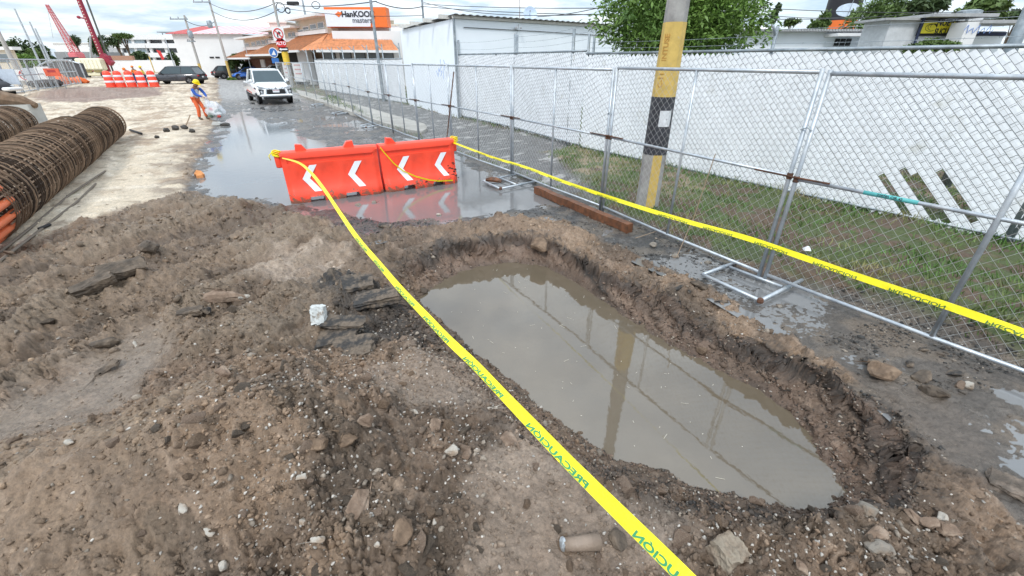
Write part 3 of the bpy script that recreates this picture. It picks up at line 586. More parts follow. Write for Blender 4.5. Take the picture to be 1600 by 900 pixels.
# ------------------------------------------------------------ rear chain link fence with white plastic slats
BF0 = g(906, 230, .1); BFd = (g(1544, 367, .1) - BF0); BFd.z = 0; BFd.normalize(); BFN = BF0 + BFd * 11.2
BFT = 2.36
def slat_fence(A, B, lab, holes=(), z0=.12, zt=2.36, parts=True, posts=(), pitch=.115, cut=None, tone=plastic_w):
    A, B = Vector((A[0], A[1], 0)), Vector((B[0], B[1], 0)); L = (B - A).length; u = (B - A) / L; nr = Vector((u.y, -u.x, 0))   # towards the road
    if nr.dot(-A) < 0: nr = -nr
    t = thing('slatted_fence', lab, 'fence', A); rnd = random.Random(int(A.x * 100)); w = pitch * .7071; zr = zt; zt = zt - .05; H = zt - z0
    k = -int(H / pitch) - 1; allm = MB(); wires = MB(); cnt = 0
    dr_ = (u - Vector((0, 0, 1))).normalized(); ac = (u + Vector((0, 0, 1))).normalized()
    rows = []
    while k * pitch < L:
        s0 = k * pitch; k += 1
        lo = max(0, -s0) ; hi = min(H, L - s0)      # horizontal travel along the slat
        if hi - lo < .05: continue
        rows.append((k, s0, lo, hi))
    for k, s0, lo, hi in rows:
        a0, a1 = lo * 1.4142, hi * 1.4142
        if hi > H - .01: a1 += rnd.uniform(-.03, .06)
        segs = [(a0, a1)]
        for (h0, h1, c0, c1) in holes:
            if h0 <= s0 <= h1:
                new = []
                j0, j1 = c0 + rnd.uniform(-.05, .05), c1 + rnd.uniform(-.05, .05)
                for p, q in segs:
                    if j0 > p and j0 < q: new.append((p, j0))
                    if j1 < q and j1 > p: new.append((j1, q))
                    if j1 <= p or j0 >= q: new.append((p, q))
                segs = new
        tilt = rnd.uniform(-.012, .012); off = rnd.uniform(-.001, .001)
        for a, b in segs:
            n = max(1, int((b - a) / .17)); vs = []; fs = []
            for i in range(n + 1):
                d = a + (b - a) * i / n
                bow = .0012 * math.sin(d * 37 + k) + off + rnd.uniform(-.0008, .0008)
                for j, (ww, zz) in enumerate(((-.47, 0), (0, .002), (.47, 0))):
                    p = A + u * s0 + Vector((0, 0, zt)) + dr_ * d + ac * (w * ww) + nr * (.006 + bow + zz + tilt * ww * w * 2)
                    vs.append(p)
            for i in range(n):
                for j in range(2): fs.append((i * 3 + j, i * 3 + j + 1, i * 3 + 3 + j + 1, i * 3 + 3 + j))
            if parts and cnt < 290: MB().add(vs, fs).build('slat', tone, t, smooth=False, recalc=False); cnt += 1
            else: allm.add(vs, fs)
        # the wire crossing this slat
        d = lo * 1.4142 + ((-k * .145) % 1) * w * 1.55
        while d < hi * 1.4142:
            c = A + u * s0 + Vector((0, 0, zt)) + dr_ * d + nr * .0125
            jx = dr_ * rnd.uniform(-.004, .004)
            wires.tube([c - ac * w * .5 - nr * .008, c - ac * w * .2 + jx, c + ac * w * .3 + jx, c + ac * w * .5 - nr * .008 + dr_ * .012], .0026, 3, cap=False); d += w * 1.55
        e0 = A + u * s0 + Vector((0, 0, zt)) + ac * w * .5 + dr_ * (lo * 1.4142); e1 = e0 + dr_ * ((hi - lo) * 1.4142); wires.tube([e0 + nr * .006, e1 + nr * .006], .0024, 3, cap=False)
    if allm.v: allm.build('slats', tone, t, smooth=True, recalc=False)['kind'] = 'stuff'
    wires.build('wire_mesh', mat('dull_wire', (.10, .105, .11), .6, .3, .2), t)['kind'] = 'stuff'
    zt = zr; MB().tube([A + Vector((0, 0, zt)), B + Vector((0, 0, zt))], .026, 8).build('top_rail', galv_dark, t, True)
    MB().tube([A + Vector((0, 0, z0 + .0)), B + Vector((0, 0, z0 + .0))], .021, 8).build('bottom_rail', galv_dark, t, True)
    for s, ext_, r in posts:
        q = A + u * s - nr * .03; mb = MB(); mb.tube([q + Vector((0, 0, -.05)), q + Vector((0, 0, zt + ext_[1])), ], r, 8)
        if ext_[0]: mb.tube([q + Vector((0, 0, zt + .02)), q + Vector((0, 0, zt + ext_[1] * .6)) - nr * 0, q + Vector((0, 0, zt + ext_[1])) + nr * ext_[0]], r * .7, 6)
        mb.build('post', galv_dark, t, True)
    return t, u, nr
seg = (BFN - BF0).length
hs = (g(1385, 331, .1) - BF0).dot(BFd)
def s_at(px, py): return (onplane(px, py, BF0, BFN) - Vector((BF0.x, BF0.y, 0))).dot(BFd), onplane(px, py, BF0, BFN).z
# holes given as (first s0, last s0, along-slat start, along-slat end)
def hole(px0, py0, px1, py1, wd, zt=BFT):
    s, z = s_at(px0, py0); s2, z2 = s_at(px1, py1); k0 = s - (zt - z); return (k0 - wd / 2, k0 + wd / 2, (zt - z) * 1.4142, (zt - z2) * 1.4142 if z2 > .1 else 9)
holes = [hole(1420, 262, 1490, 345, .17), hole(1472, 258, 1520, 340, .17), hole(1384, 272, 1408, 335, .11), hole(1225, 228, 1236, 240, .05), hole(1265, 245, 1270, 250, .04)]
bt, bu, bn = slat_fence(BF0, BFN, 'tall chain link fence woven with white plastic slats, some missing low down, grey rails', holes, posts=[(.02, (0, .42), .03), (.20, (0, .36), .03), (4.55, (.16, .36), .03), (8.3, (.12, .5), .05), (8.35, (0, 0), .045)])
# three strands of barbed wire above
def barbed(pts, lab, drop=.02):
    mb = MB(); 
    for a, b in pts:
        a, b = Vector(a), Vector(b); P = [a.lerp(b, i / 8) - Vector((0, 0, drop * math.sin(math.pi * i / 8))) for i in range(9)]; mb.tube(P, .0028, 4, cap=False)
        L = (b - a).length; n = int(L / .16)
        for i in range(1, n):
            c = a.lerp(b, i / n) - Vector((0, 0, drop * math.sin(math.pi * i / n))); w_ = Vector((random.uniform(-1, 1), random.uniform(-1, 1), random.uniform(-1, 1))) * .016; mb.tube([c - w_, c + w_], .002, 3)
    tag(mb.build('barbed_wire', galv_dark), lab, 'wire')
up = Vector((0, 0, 1))
def bp(s, z): return Vector((BF0.x, BF0.y, 0)) + BFd * s + up * z
barbed([(bp(.1, BFT + .12), bp(4.55, BFT + .1)), (bp(.1, BFT + .24), bp(4.55, BFT + .22)), (bp(4.55, BFT + .1), bp(8.3, BFT + .12)), (bp(4.55, BFT + .3), bp(8.3, BFT + .33))], 'strands of barbed wire stretched above the white slatted fence on the right')
# the gate bay between fence and building
GA, GB, GC = g(718, 187, 0), g(803, 206, 0), BF0 - BFd * .03
slat_fence(GA + Vector((.1, 0, 0)), GB, 'left leaf of the white slatted gate, next to the building corner', z0=.16, zt=2.42, parts=False, posts=[(0, (0, .5), .035), (2.9, (0, 0), .03)])
slat_fence(GB, GC, 'right leaf of the white slatted gate, between two double posts', z0=.16, zt=2.42, parts=False, posts=[(.02, (0, .55), .04), (.16, (0, .5), .035), (3.35, (0, .5), .04)])
barbed([(GA + up * (2.42 + dz), GB + up * (2.42 + dz)) for dz in (.18, .42)] + [(GB + up * (2.42 + dz), GC + up * (2.42 + dz)) for dz in (.15, .30, .45)], 'barbed wire strands above the slatted gate', .05)
SFa, SFb = Vector((-5.95, 26.0, 0)), g(500, 141, 0)
slat_fence(SFa, SFb, 'long white slatted fence along the road beyond the white building, slanted arms on its posts', z0=.1, zt=2.3, parts=False, pitch=.16, posts=[(.3 + i * 2.35, (.3, .75), .035) for i in range(9)])

# ------------------------------------------------------------ low white building with tin roof
bw = mat('white_rendered_wall', (.84, .89, .94), .7, 0, .025, 1.2, .2, 25, col2=(.79, .84, .89), c2s=.7, c2t=.62)
tin = mat('corrugated_tin', (.42, .42, .42), .45, .5, .2, 3, .1, 30)
dark = mat('dark_recess', (.03, .03, .032), .8)
b0, b1, b2 = Vector((-2.22, 19.15, 0)), Vector((-5.85, 25.85, 0)), Vector((6.5, 25.6, 0)); b3 = b1 + (b2 - b0)
t = thing('white_building', 'low smooth white building with thin corrugated roof beside the slatted gate', 'building', b0)
mb = MB(); hb = 3.62; poly = [b0, b2, b3, b1]; mb.add([p + Vector((0, 0, 0)) for p in poly] + [p + Vector((0, 0, hb)) for p in poly], [(0, 1, 5, 4), (1, 2, 6, 5), (2, 3, 7, 6), (3, 0, 4, 7), (4, 5, 6, 7)]); mb.build('wall', bw, t)
ur, ul = (b2 - b0).normalized(), (b1 - b0).normalized()
mb = MB(); n = 120
o0 = b0 - ul * .25 - ur * .12 + up * (hb + .13)
vs = []; 
for i in range(n + 1):
    q = o0 + ur * (i * (9.6 / n)) + up * (.028 * (1 if i % 4 in (1, 2) else 0)); q2 = q + ul * 7.4 - up * .12; vs += [q, q2, q - up * .012, q2 - up * .012]
fs = []
for i in range(n): o = i * 4; fs += [(o, o + 4, o + 5, o + 1), (o + 2, o + 3, o + 7, o + 6), (o, o + 2, o + 6, o + 4)]
mb.add(vs, fs); mb.build('roof', tin, t, recalc=False)
MB().beam(b0 - ul * .05 + up * (hb + .06) - ur * .1, b0 - ul * .05 + ur * 8.8 + up * (hb + .05), .06, .10).build('roof_beam', mat('cream_steel', (.62, .60, .56), .6), t)
mb = MB()
for i in range(4): q = b0 + ul * (.4 + i * 1.9) + up * (hb + .02); mb.beam(q - ur * .5 + up * .06, q + ur * 1.2 + up * .06, .09, .14)
mb.build('rafters', mat('cream_steel', (.62, .60, .56)), t)
MB().tube([b0 - ul * .04 - ur * .04, b0 - ul * .04 - ur * .04 + up * (hb + .06)], .045, 8).build('corner_pipe', galv_dark, t)
MB().tube([b0 - ul * .03 + ur * .4 + up * 3.35, b0 - ul * .03 + ur * 4.5 + up * 3.33, b0 - ul * .03 + ur * 8.5 + up * 3.28], .012, 5).build('cable', ink, t)
gr = mat('pale_blue_spray', (.36, .50, .82), .8, 0, .1); mb = MB(); rnd = random.Random(4)
for i in range(9):
    c = b0 + ul * (1.0 + i * .16 + rnd.uniform(0, .1)) + up * rnd.uniform(1.7, 2.1) - ur * .004
    P = [c + ul * rnd.uniform(-.15, .15) + up * rnd.uniform(-.3, .3) for _ in range(3)]
    for p, q in zip(P, P[1:]):
        d = (q - p).normalized(); s_ = d.cross(ur).normalized() * .022; mb.quad(p - s_, q - s_, q + s_, p + s_)
mb.build('graffiti', gr, t)
for px in (795,):
    c = b0 + ur * 2.95 - ul * .05 + up * 3.42; mb = MB(); mb.cbox(c + Vector((0, -.03, 0)), (.10, .2, .07)); mb.cbox(c + Vector((.2, -.05, -.01)), (.08, .16, .06)); mb.bar(c + Vector((.1, .05, .12)), c + Vector((.1, -.03, 0)), .015); mb.build('camera_lamp', mat('grey_plastic', (.35, .36, .38)), t)
# satellite dish on that roof
dc = b0 + ur * 4.35 + ul * 1.0 + up * (hb + .42); t = thing('satellite_dish', 'pale blue satellite dish standing on the tin roof edge', 'satellite dish', dc - up * .4)
M = Matrix.Rotation(math.radians(75), 4, 'X') @ Matrix.Rotation(.2, 4, 'Y')
mb = MB(); mb.lathe(dc, [(.02, 0), (.14, .015), (.24, .05), (.30, .09), (.31, .09), (.25, .04), (.02, -.02)], 18, M=M); mb.build('dish', mat('pale_blue_enamel', (.50, .60, .74), .4), t, True)
mb = MB(); mb.bar(dc, dc - up * .42, .02); mb.bar(dc + up * -.05, dc + Vector((.0, -.35, .1)), .01); mb.cbox(dc + Vector((0, -.36, .1)), (.06, .08, .06)); mb.build('mount', galv_dark, t)
mb = MB(); mb.bar(b0 + ur * 3.9 + ul * 1.2 + up * hb, b0 + ur * 3.9 + ul * 1.2 + up * (hb + 1.6), .012); tag(mb.build('antenna_rod', rust), 'thin rusty antenna rod on the tin roof by the dish', 'antenna')

# ------------------------------------------------------------ the yellow and black concrete pole
conc = mat('pole_concrete', (.36, .35, .33), .85, 0, .18, 5, .5, 50, col2=(.26, .25, .24), c2s=3)
py_ = mat('faded_yellow_paint', (.56, .39, .11), .7, 0, .15, 8, .4, 50, col2=(.48, .42, .30), c2s=5, c2t=.66, c2w=.06)
pk = mat('faded_black_paint', (.035, .037, .045), .65, 0, .3, 8, .4, 50, col2=(.16, .16, .15), c2s=7, c2t=.68, c2w=.05)
PC = Vector((2.22, 6.78, 0)); t = thing('utility_pole', 'eight sided concrete utility pole painted yellow and black, behind the mesh fence', 'utility pole', PC)
def prad(z): return .185 - .0125 * z
def ring8(z, o=0): return [PC + Vector(((prad(z) + o) * math.cos(math.pi / 8 + k * math.pi / 4), (prad(z) + o) * math.sin(math.pi / 8 + k * math.pi / 4), z)) for k in range(8)]
def octa(z0, z1, o=0, faces=range(8), jag=0):
    mb = MB(); a, b = ring8(z0, o), ring8(z1, o); n = 8
    for k in faces: mb.quad(a[k], a[(k + 1) % 8], b[(k + 1) % 8], b[k])
    return mb
mb = octa(-.1, 9.0); mb.add(ring8(9.0), [tuple(range(8))]); mb.build('shaft', conc, t)
octa(1.74, 2.66, .004).build('upper_yellow_paint', py_, t, recalc=False); octa(.93, 1.74, .0045).build('black_paint', pk, t, recalc=False)
octa(0.02, .93, .004, faces=(0, 2, 5, 7)).build('lower_yellow_paint', py_, t, recalc=False)
# torn paper and raised lettering on the side that looks at the road
a, b = ring8(1.34, .007), ring8(1.56, .007)
mb = MB(); mb.quad(a[5], a[6], b[6], b[5]); mb.add([a[6], a[6].lerp(a[7], .5), b[6].lerp(b[7], .55), b[6]], [(0, 1, 2, 3)]); mb.build('torn_poster', mat('torn_paper', (.62, .64, .66), .8, 0, .15, 20, col2=(.25, .25, .26), c2s=14, c2t=.62, c2w=.04), t, recalc=False)
for fz, txt, zc, m_ in ((4, 'INTUSE', 2.36, mat('rust_red_paint', (.46, .25, .06), .8)), (4, 'C-11', 1.96, mat('rust_red_paint', (.46, .25, .06), .8))):
    a, b = ring8(zc - .2, .006), ring8(zc + .2, .006); q = (a[fz] + a[fz + 1] + b[fz] + b[fz + 1]) / 4; ydir = (a[fz] - a[fz + 1]); M = frame(q, up, ydir)
    if M.to_3x3() @ Vector((0, 0, 1)) @ (q - PC - up * zc) < 0: M = frame(q, up, -ydir)
    mb = MB(); put_text(mb, txt, M, .10, .001, .003); mb.build('raised_lettering', m_, t)

# ------------------------------------------------------------ orange water filled barriers
def barrier(A, B, lab, fins, pins, dirt):
    A, B = Vector((A[0], A[1], -.02)), Vector((B[0], B[1], -.02)); L = (B - A).length; rz = math.atan2(B.y - A.y, B.x - A.x)
    t = thing('road_barrier', lab, 'barrier', A, rz, 'orange plastic barriers before the pit')
    prof = [(.235, .0), (.245, .03), (.24, .10), (.235, .15), (.19, .22), (.16, .30), (.145, .40), (.135, .50), (.13, .60), (.128, .655), (.10, .665), (.10, .735), (.128, .745), (.125, .80), (.11, .84), (.06, .86)]
    nx = 75; rings = []
    hexs = [(.36, .42), (.75, .42), (1.14, .42)]
    for i in range(nx + 1):
        x = L * i / nx; ring = []; e = min(x, L - x); pin = 1 - .25 * (1 - ss(0, .10, np.array([e]))[0]) - .0
        for side in (-1, 1):
            pr = prof if side < 0 else prof[::-1]
            for w, z in pr:
                if .66 < z < .74 and not (.10 < x < L - .10): w = .126
                if z < .75: w = w * pin
                if .17 < z < .63:
                    for hx, hz_ in hexs:
                        dx_, dz_ = abs(x - hx) / .17, abs(z - hz_) / .19
                        q = max(dz_, dx_ * .9 + dz_ * .45); w -= .014 * (1 if q < .85 else max(0, (1 - q) / .15))
                if z < .09:
                    for n0, n1 in ((.34, .56), (.94, 1.16)):
                        if n0 < x < n1: z = .095
                ring.append((x, side * w, z))
        rings.append(ring)
    mb = MB(); m = len(rings[0])
    mb.v = [p for r_ in rings for p in r_]; fs = []
    for i in range(nx):
        for j in range(m): fs.append((i * m + j, (i + 1) * m + j, (i + 1) * m + (j + 1) % m, i * m + (j + 1) % m))
    fs += [tuple(range(m)), tuple(range(nx * m + m - 1, nx * m - 1, -1))]
    mb.f = fs; mb.m = [0] * len(fs); mb.build('body', orange_p, t, 'auto', world=False)
    for fx, dr_ in fins:
        mb = MB(); poly = [(fx - .13 * dr_, .845), (fx - .05 * dr_, .95), (fx + .05 * dr_, .96), (fx + .065 * dr_, .845)]
        mb.prism(poly, 'y', -.055, .055); mb.build('fin', orange_p, t, world=False)
    for px_ in pins:
        mb = MB(); mb.lathe((px_, 0, .60), [(.055, 0), (.06, .02), (.06, .24), (.045, .27)], 12); mb.build('hinge_lug', orange_p, t, True, world=False)
    # white chevrons pointing left, on the face that looks at the camera
    def wz(z):
        for (w0, z0), (w1, z1) in zip(prof, prof[1:]):
            if z0 <= z <= z1: return w0 + (w1 - w0) * (z - z0) / (z1 - z0)
    for cx in (.36, 1.12) if L > 1.45 else (.40, 1.08):
        mb = MB(); zs = [.18, .24, .30, .40, .50, .60, .62]
        def cxz(z): return cx - .09 + abs(z - .40) * .70
        for z0, z1 in zip(zs, zs[1:]):
            zz = [z0, z1]
            vs = []
            for z in zz:
                x0 = cxz(z); w0 = -(wz(z) + .004); vs.append((x0, w0, z)); vs.append((x0 + .12, w0, z))
            mb.add(vs, [(0, 1, 3, 2)])
        mb.build('chevron', refl_w, t, world=False)
    if dirt:
        mb = MB(); rnd = random.Random(3)
        for _ in range(26):
            z = rnd.uniform(.02, .42) ; x = L - abs(rnd.gauss(0, .09)) - .01 if z > .12 else rnd.uniform(.5, L); w = wz(z) + .003; s = rnd.uniform(.008, .03)
            mb.add([(x + s * math.cos(a) * rnd.uniform(.6, 1.6), -w, z + s * math.sin(a) * .6) for a in [k * 1.05 for k in range(6)]], [tuple(range(6))])
        mb.build('dirt_scuffs', mat('black_scuff', (.06, .03, .025), .8), t, world=False)
    return t
BA, BM, BB = g(440, 312), g(597, 293), g(705, 276)
BA = Vector((-3.97, 7.42, 0)); BM = Vector((-2.53, 8.13, 0)); BM2 = Vector((-2.50, 8.15, 0)); BB = Vector((-1.22, 8.90, 0))
barrier(BA, BM, 'left orange plastic barrier with two white chevrons, yellow tape tied to its left end', [(.32, -1), (1.16, 1)], [-.03], False)
barrier(BM2, BB, 'right orange plastic barrier with scuffed right end, tape draped across its face', [(.22, -1)], [1.52], True)

# ------------------------------------------------------------ yellow warning tape
def ribbon(mb, pts, wid, side, th=.0004):
    """ribbon along pts; side(i) gives the unit width direction"""
    n = len(pts); vs = []; fs = []
    for i, p in enumerate(pts):
        s_ = side(i) * wid(i) / 2; t_ = (pts[min(i + 1, n - 1)] - pts[max(i - 1, 0)]).normalized(); vs += [p - s_, p + t_.cross(side(i)) * wid(i) * (.06 * math.sin(i * .9)), p + s_]
    for i in range(n - 1):
        for j in range(2): fs.append((i * 3 + j, i * 3 + j + 1, i * 3 + 4 + j, i * 3 + 3 + j))
    mb.add(vs, fs)
def tape(name_lab, A, B, px, words, wfun, bank, flip, ht, tw=1.0, pm=None, bold=.018):
    P0 = [onplane(a, b, A, B) for a, b in px]
    # refine with Catmull-Rom
    P = []
    for i in range(len(P0) - 1):
        a, b, c, d = P0[max(i - 1, 0)], P0[i], P0[i + 1], P0[min(i + 2, len(P0) - 1)]
        for k in range(6):
            t_ = k / 6; P.append(.5 * ((2 * b) + (c - a) * t_ + (2 * a - 5 * b + 4 * c - d) * t_ ** 2 + (3 * b - a - 3 * c + d) * t_ ** 3))
    P.append(P0[-1]); dl = (P[-1] - P[-2]); dl.z = 0; dl.normalize()
    for k in range(1, 9): P.append(Vector((P0[-1].x + dl.x * k * .22, P0[-1].y + dl.y * k * .22, P0[-1].z + (.06 - P0[-1].z) * (k / 8) ** 1.6)))
    L = [0]
    for p, q in zip(P, P[1:]): L.append(L[-1] + (q - p).length)
    def side(i):
        d = (P[min(i + 1, len(P) - 1)] - P[max(i - 1, 0)]).normalized(); h = d.cross(Vector((0, 0, CAM_H)) - P[i]).normalized() * flip; v = h.cross(d).normalized()
        a = bank(L[i] / L[-1]); a += tw * (.22 * math.sin(L[i] * 2.3) + .10 * math.sin(L[i] * 6.1)); s_ = (h * math.cos(a) + v * math.sin(a)); return s_
    t = thing('warning_tape', name_lab, 'tape', (P[0].x, P[0].y, P[0].z)); mb = MB(); ribbon(mb, P, lambda i: wfun(L[i] / L[-1]), side); mb.build('ribbon', tape_y, t, smooth=True, recalc=False)
    def pos(s):
        s = min(max(s, 0), L[-1] - 1e-4); i = max(k for k in range(len(L)) if L[k] <= s); i = min(i, len(P) - 2); f_ = (s - L[i]) / (L[i + 1] - L[i]); return P[i].lerp(P[i + 1], f_), i, (P[i + 1] - P[i]).normalized(), side(i).lerp(side(i + 1), f_).normalized()
    camp = Vector((0, 0, CAM_H))
    for w0, w1 in words:
        def arc(q):
            x = onplane(q[0], q[1], A, B); return min(range(len(P)), key=lambda k: (P[k] - x).length)
        i0, i1 = (P_arc(q, A, B, P, L) for q in (w0, w1))
        rev = i1 < i0; a, b = min(i0, i1), max(i0, i1); c, i, d, s_ = pos((a + b) / 2)
        if rev: d = -d
        vs, fs = text_mesh('PRECAUCIÓN', 1.0, bold, 0.0); xs = [v[0] for v in vs]; W = max(xs) - min(xs); x0 = min(xs); out = []
        wd = wfun((a + b) / 2 / L[-1])
        for vx, vy, vz in vs:
            f_ = (vx - x0) / W; s = (b - (b - a) * f_) if rev else (a + (b - a) * f_)
            p, ii, dd, ss_ = pos(s); nrm = dd.cross(ss_).normalized()
            if nrm.dot(camp - p) < 0: nrm = -nrm
            yy = ((vy + .36) if flip > 0 else (.36 - min(vy, .36))) * ht * wd     # lettering folded away at the edge of the doubled tape
            q_off = wd * .49 - yy; out.append(p + ss_ * flip * q_off + nrm * .0022 + dd.cross(ss_) * (max(0, 1 - abs(q_off) / (wd * .5)) * wd * .06 * math.sin(ii * .9)))
        MB().add(out, fs).build('print', pm or tape_k, t, recalc=False)
    return t, P
def P_arc(q, A, B, P, L):
    x = onplane(q[0], q[1], A, B); best = (1e9, 0)
    for i in range(len(P) - 1):
        d = P[i + 1] - P[i]; t_ = max(0, min(1, (x - P[i]).dot(d) / d.length_squared)); y = P[i] + d * t_
        if (y - x).length < best[0]: best = ((y - x).length, L[i] + t_ * d.length)
    return best[1]
TA, TB = Vector((-3.98, 7.36, 0)), Vector((.56, .55, 0))
tape('long yellow warning tape crossing over the pit from the left barrier', TA, TB,
     [(441, 247), (466, 254), (486, 270), (508, 298), (532, 334), (560, 374), (592, 412), (626, 452), (664, 492), (700, 530), (742, 570), (782, 612), (830, 662), (880, 714), (930, 764), (985, 818), (1040, 872), (1110, 942)],
     [((573, 382), (556, 358)), ((600, 416), (585, 396)), ((648, 468), (620, 438)), ((703, 530), (665, 490)), ((788, 616), (728, 554)), ((922, 754), (828, 656)), ((1140, 972), (995, 826))],
     lambda f: .018 + .032 * min(1, f * 1.5), lambda f: .15, 1, .60, 1.0, mat('green_print', (.03, .26, .10), .5), .03)
RA, RB = Vector((-1.20, 8.86, 0)), Vector((2.75, 1.45, 0))
tape('yellow warning tape running from the right barrier along the mesh fence, lettering upside down', RA, RB,
     [(699, 219), (730, 231), (770, 246), (820, 261), (870, 280), (930, 301), (1000, 324), (1080, 348), (1160, 370), (1240, 397), (1320, 425), (1400, 452), (1480, 478), (1560, 506), (1640, 536), (1720, 568)],
     [((745, 237), (759, 242)), ((771, 247), (784, 250)), ((796, 254), (813, 260)), ((826, 263), (843, 269)), ((857, 274), (878, 282)), ((893, 288), (917, 297)), ((934, 303), (965, 313)), ((1030, 333), (1075, 346)), ((1100, 353), (1145, 366)), ((1180, 377), (1231, 394)), ((1272, 408), (1340, 431)), ((1391, 449), (1479, 478)), ((1543, 500), (1660, 545))],
     lambda f: .032 + .014 * f, lambda f: .1, -1, .66, .6)
# the loose end across the face of the right barrier, and the knots
mb = MB(); fx = lambda x, z, y=-.15: BM2 + Vector((math.cos(.526), math.sin(.526), 0)) * x + Vector((-math.sin(.526), math.cos(.526), 0)) * y + up * z
P = [fx(.02, .80, -.12), fx(.05, .74, -.15), fx(.22, .50, -.17), fx(.38, .34, -.19), fx(.60, .22, -.23), fx(.85, .13, -.26), fx(1.05, .085, -.27), fx(1.35, .06, -.26)]
ribbon(mb, P, lambda i: .028, lambda i: Vector((.2, -.2, 1)).normalized()); tag(mb.build('loose_tape', tape_y, recalc=False), 'loose end of yellow tape hanging across the right barrier', 'tape')
for q, lab in ((Vector((-4.0, 7.40, .83)), 'knot of yellow tape around the left end of the left barrier'), (Vector((-1.17, 8.92, .83)), 'knot of yellow tape around the right end of the right barrier')):
    mb = MB()
    for k in range(4): mb.tube([q + Vector((.07 * math.cos(a), .07 * math.sin(a), -.05 + .022 * k + .012 * math.sin(2 * a + k))) for a in [j * math.pi / 6 for j in range(12)]], .011, 5, closed=True)
    mb.tube([q + Vector((-.07, -.02, .0)), q + Vector((-.12, -.04, -.05)), q + Vector((-.10, -.05, -.12))], .008, 5); tag(mb.build('tape_knot', tape_y, smooth=True), lab, 'tape')
# ------------------------------------------------------------ timber, lump, stalks, litter by the fence
a, b = g(838, 296, .06), g(984, 357, .06); t = thing('timber_beam', 'long wet brown timber lying along the foot of the mesh fence', 'timber', (a.x, a.y, 0))
mb = MB(); n = 12
u = (b - a).normalized(); s_ = Vector((-u.y, u.x, 0)); vs = []
for i in range(n + 1):
    c = a.lerp(b, i / n) + s_ * .012 * math.sin(i * 1.3); w_, h_ = .055 + .003 * math.sin(i * 2.2), .065 + .005 * math.sin(i * 1.7)
    vs += [c - s_ * w_ - up * h_, c + s_ * w_ - up * h_, c + s_ * w_ + up * h_, c - s_ * w_ + up * (h_ - .004)]
fs = [(0, 1, 2, 3), (n * 4 + 3, n * 4 + 2, n * 4 + 1, n * 4)] + [(i * 4 + j, i * 4 + 4 + j, i * 4 + 4 + (j + 1) % 4, i * 4 + (j + 1) % 4) for i in range(n) for j in range(4)]
mb.add(vs, fs); mb.build('beam', wood, t)
q = g(915, 327, .02); mb = MB(); mb.sphere(q, (.05, .035, .03), 8, 5); mb.build('knot', wood, t)
mb = MB(); c = g(772, 281, .07); mb.tube([c + Vector((-.16, .05, -.01)), c + Vector((-.05, 0, .01)), c + Vector((.06, -.02, .0)), c + Vector((.15, -.05, -.02))], [.035, .055, .05, .03], 7); tag(mb.build('wood_lump', wood, smooth='auto'), 'broken lump of brown wood lying on a fence foot frame', 'wood')
def stick(px, r, lab, m_, name='stick', cat='stick', zs=None):
    mb = MB(); mb.tube([Vector(p) for p in px], r, 5); return tag(mb.build(name, m_), lab, cat)
dry = mat('dry_stalk', (.30, .22, .15), .8, 0, .2, 20)
F1, F2 = J[1], J[2]
stick([g(1057, 402, .03), onplane(1084, 340, F1 + Vector((-.12, -.05, 0)), F2 + Vector((-.12, -.05, 0))), onplane(1118, 240, F1 + Vector((-.05, -.03, 0)), F2 + Vector((-.05, -.03, 0)))], .005, 'long dry stalk leaning upright against the mesh fence', dry)
stick([g(993, 372, .03), g(1045, 355, .07), g(1130, 318, .10)], .005, 'thin dry stalk lying on the ground through the fence foot', dry)
stick([g(693, 262, 0), onplane(700, 200, J[4] + Vector((-.2, -.2, 0)), J[3] + Vector((-.2, -.2, 0))), onplane(709, 112, J[4] + Vector((-.04, -.04, 0)), J[3] + Vector((-.04, -.04, 0)))], .014, 'dark steel bar leaning on the fence behind the right barrier', rust, 'steel_bar', 'steel bar')
c = g(1260, 390, .13); mb = MB(); mb.v = [tuple(c + Vector(p)) for p in ((-.05, -.03, 0), (.03, -.05, .0), (.06, .02, .01), (-.02, .05, .0), (0, 0, .05), (.03, .01, .04))]; mb.f = [(0, 1, 4), (1, 5, 4), (1, 2, 5), (2, 3, 5), (3, 4, 5), (3, 0, 4)]; mb.m = [0] * 6
tag(mb.build('paper_scrap', mat('white_paper', (.75, .76, .78), .7)), 'crumpled white paper scrap on the bare soil behind the fence', 'litter')
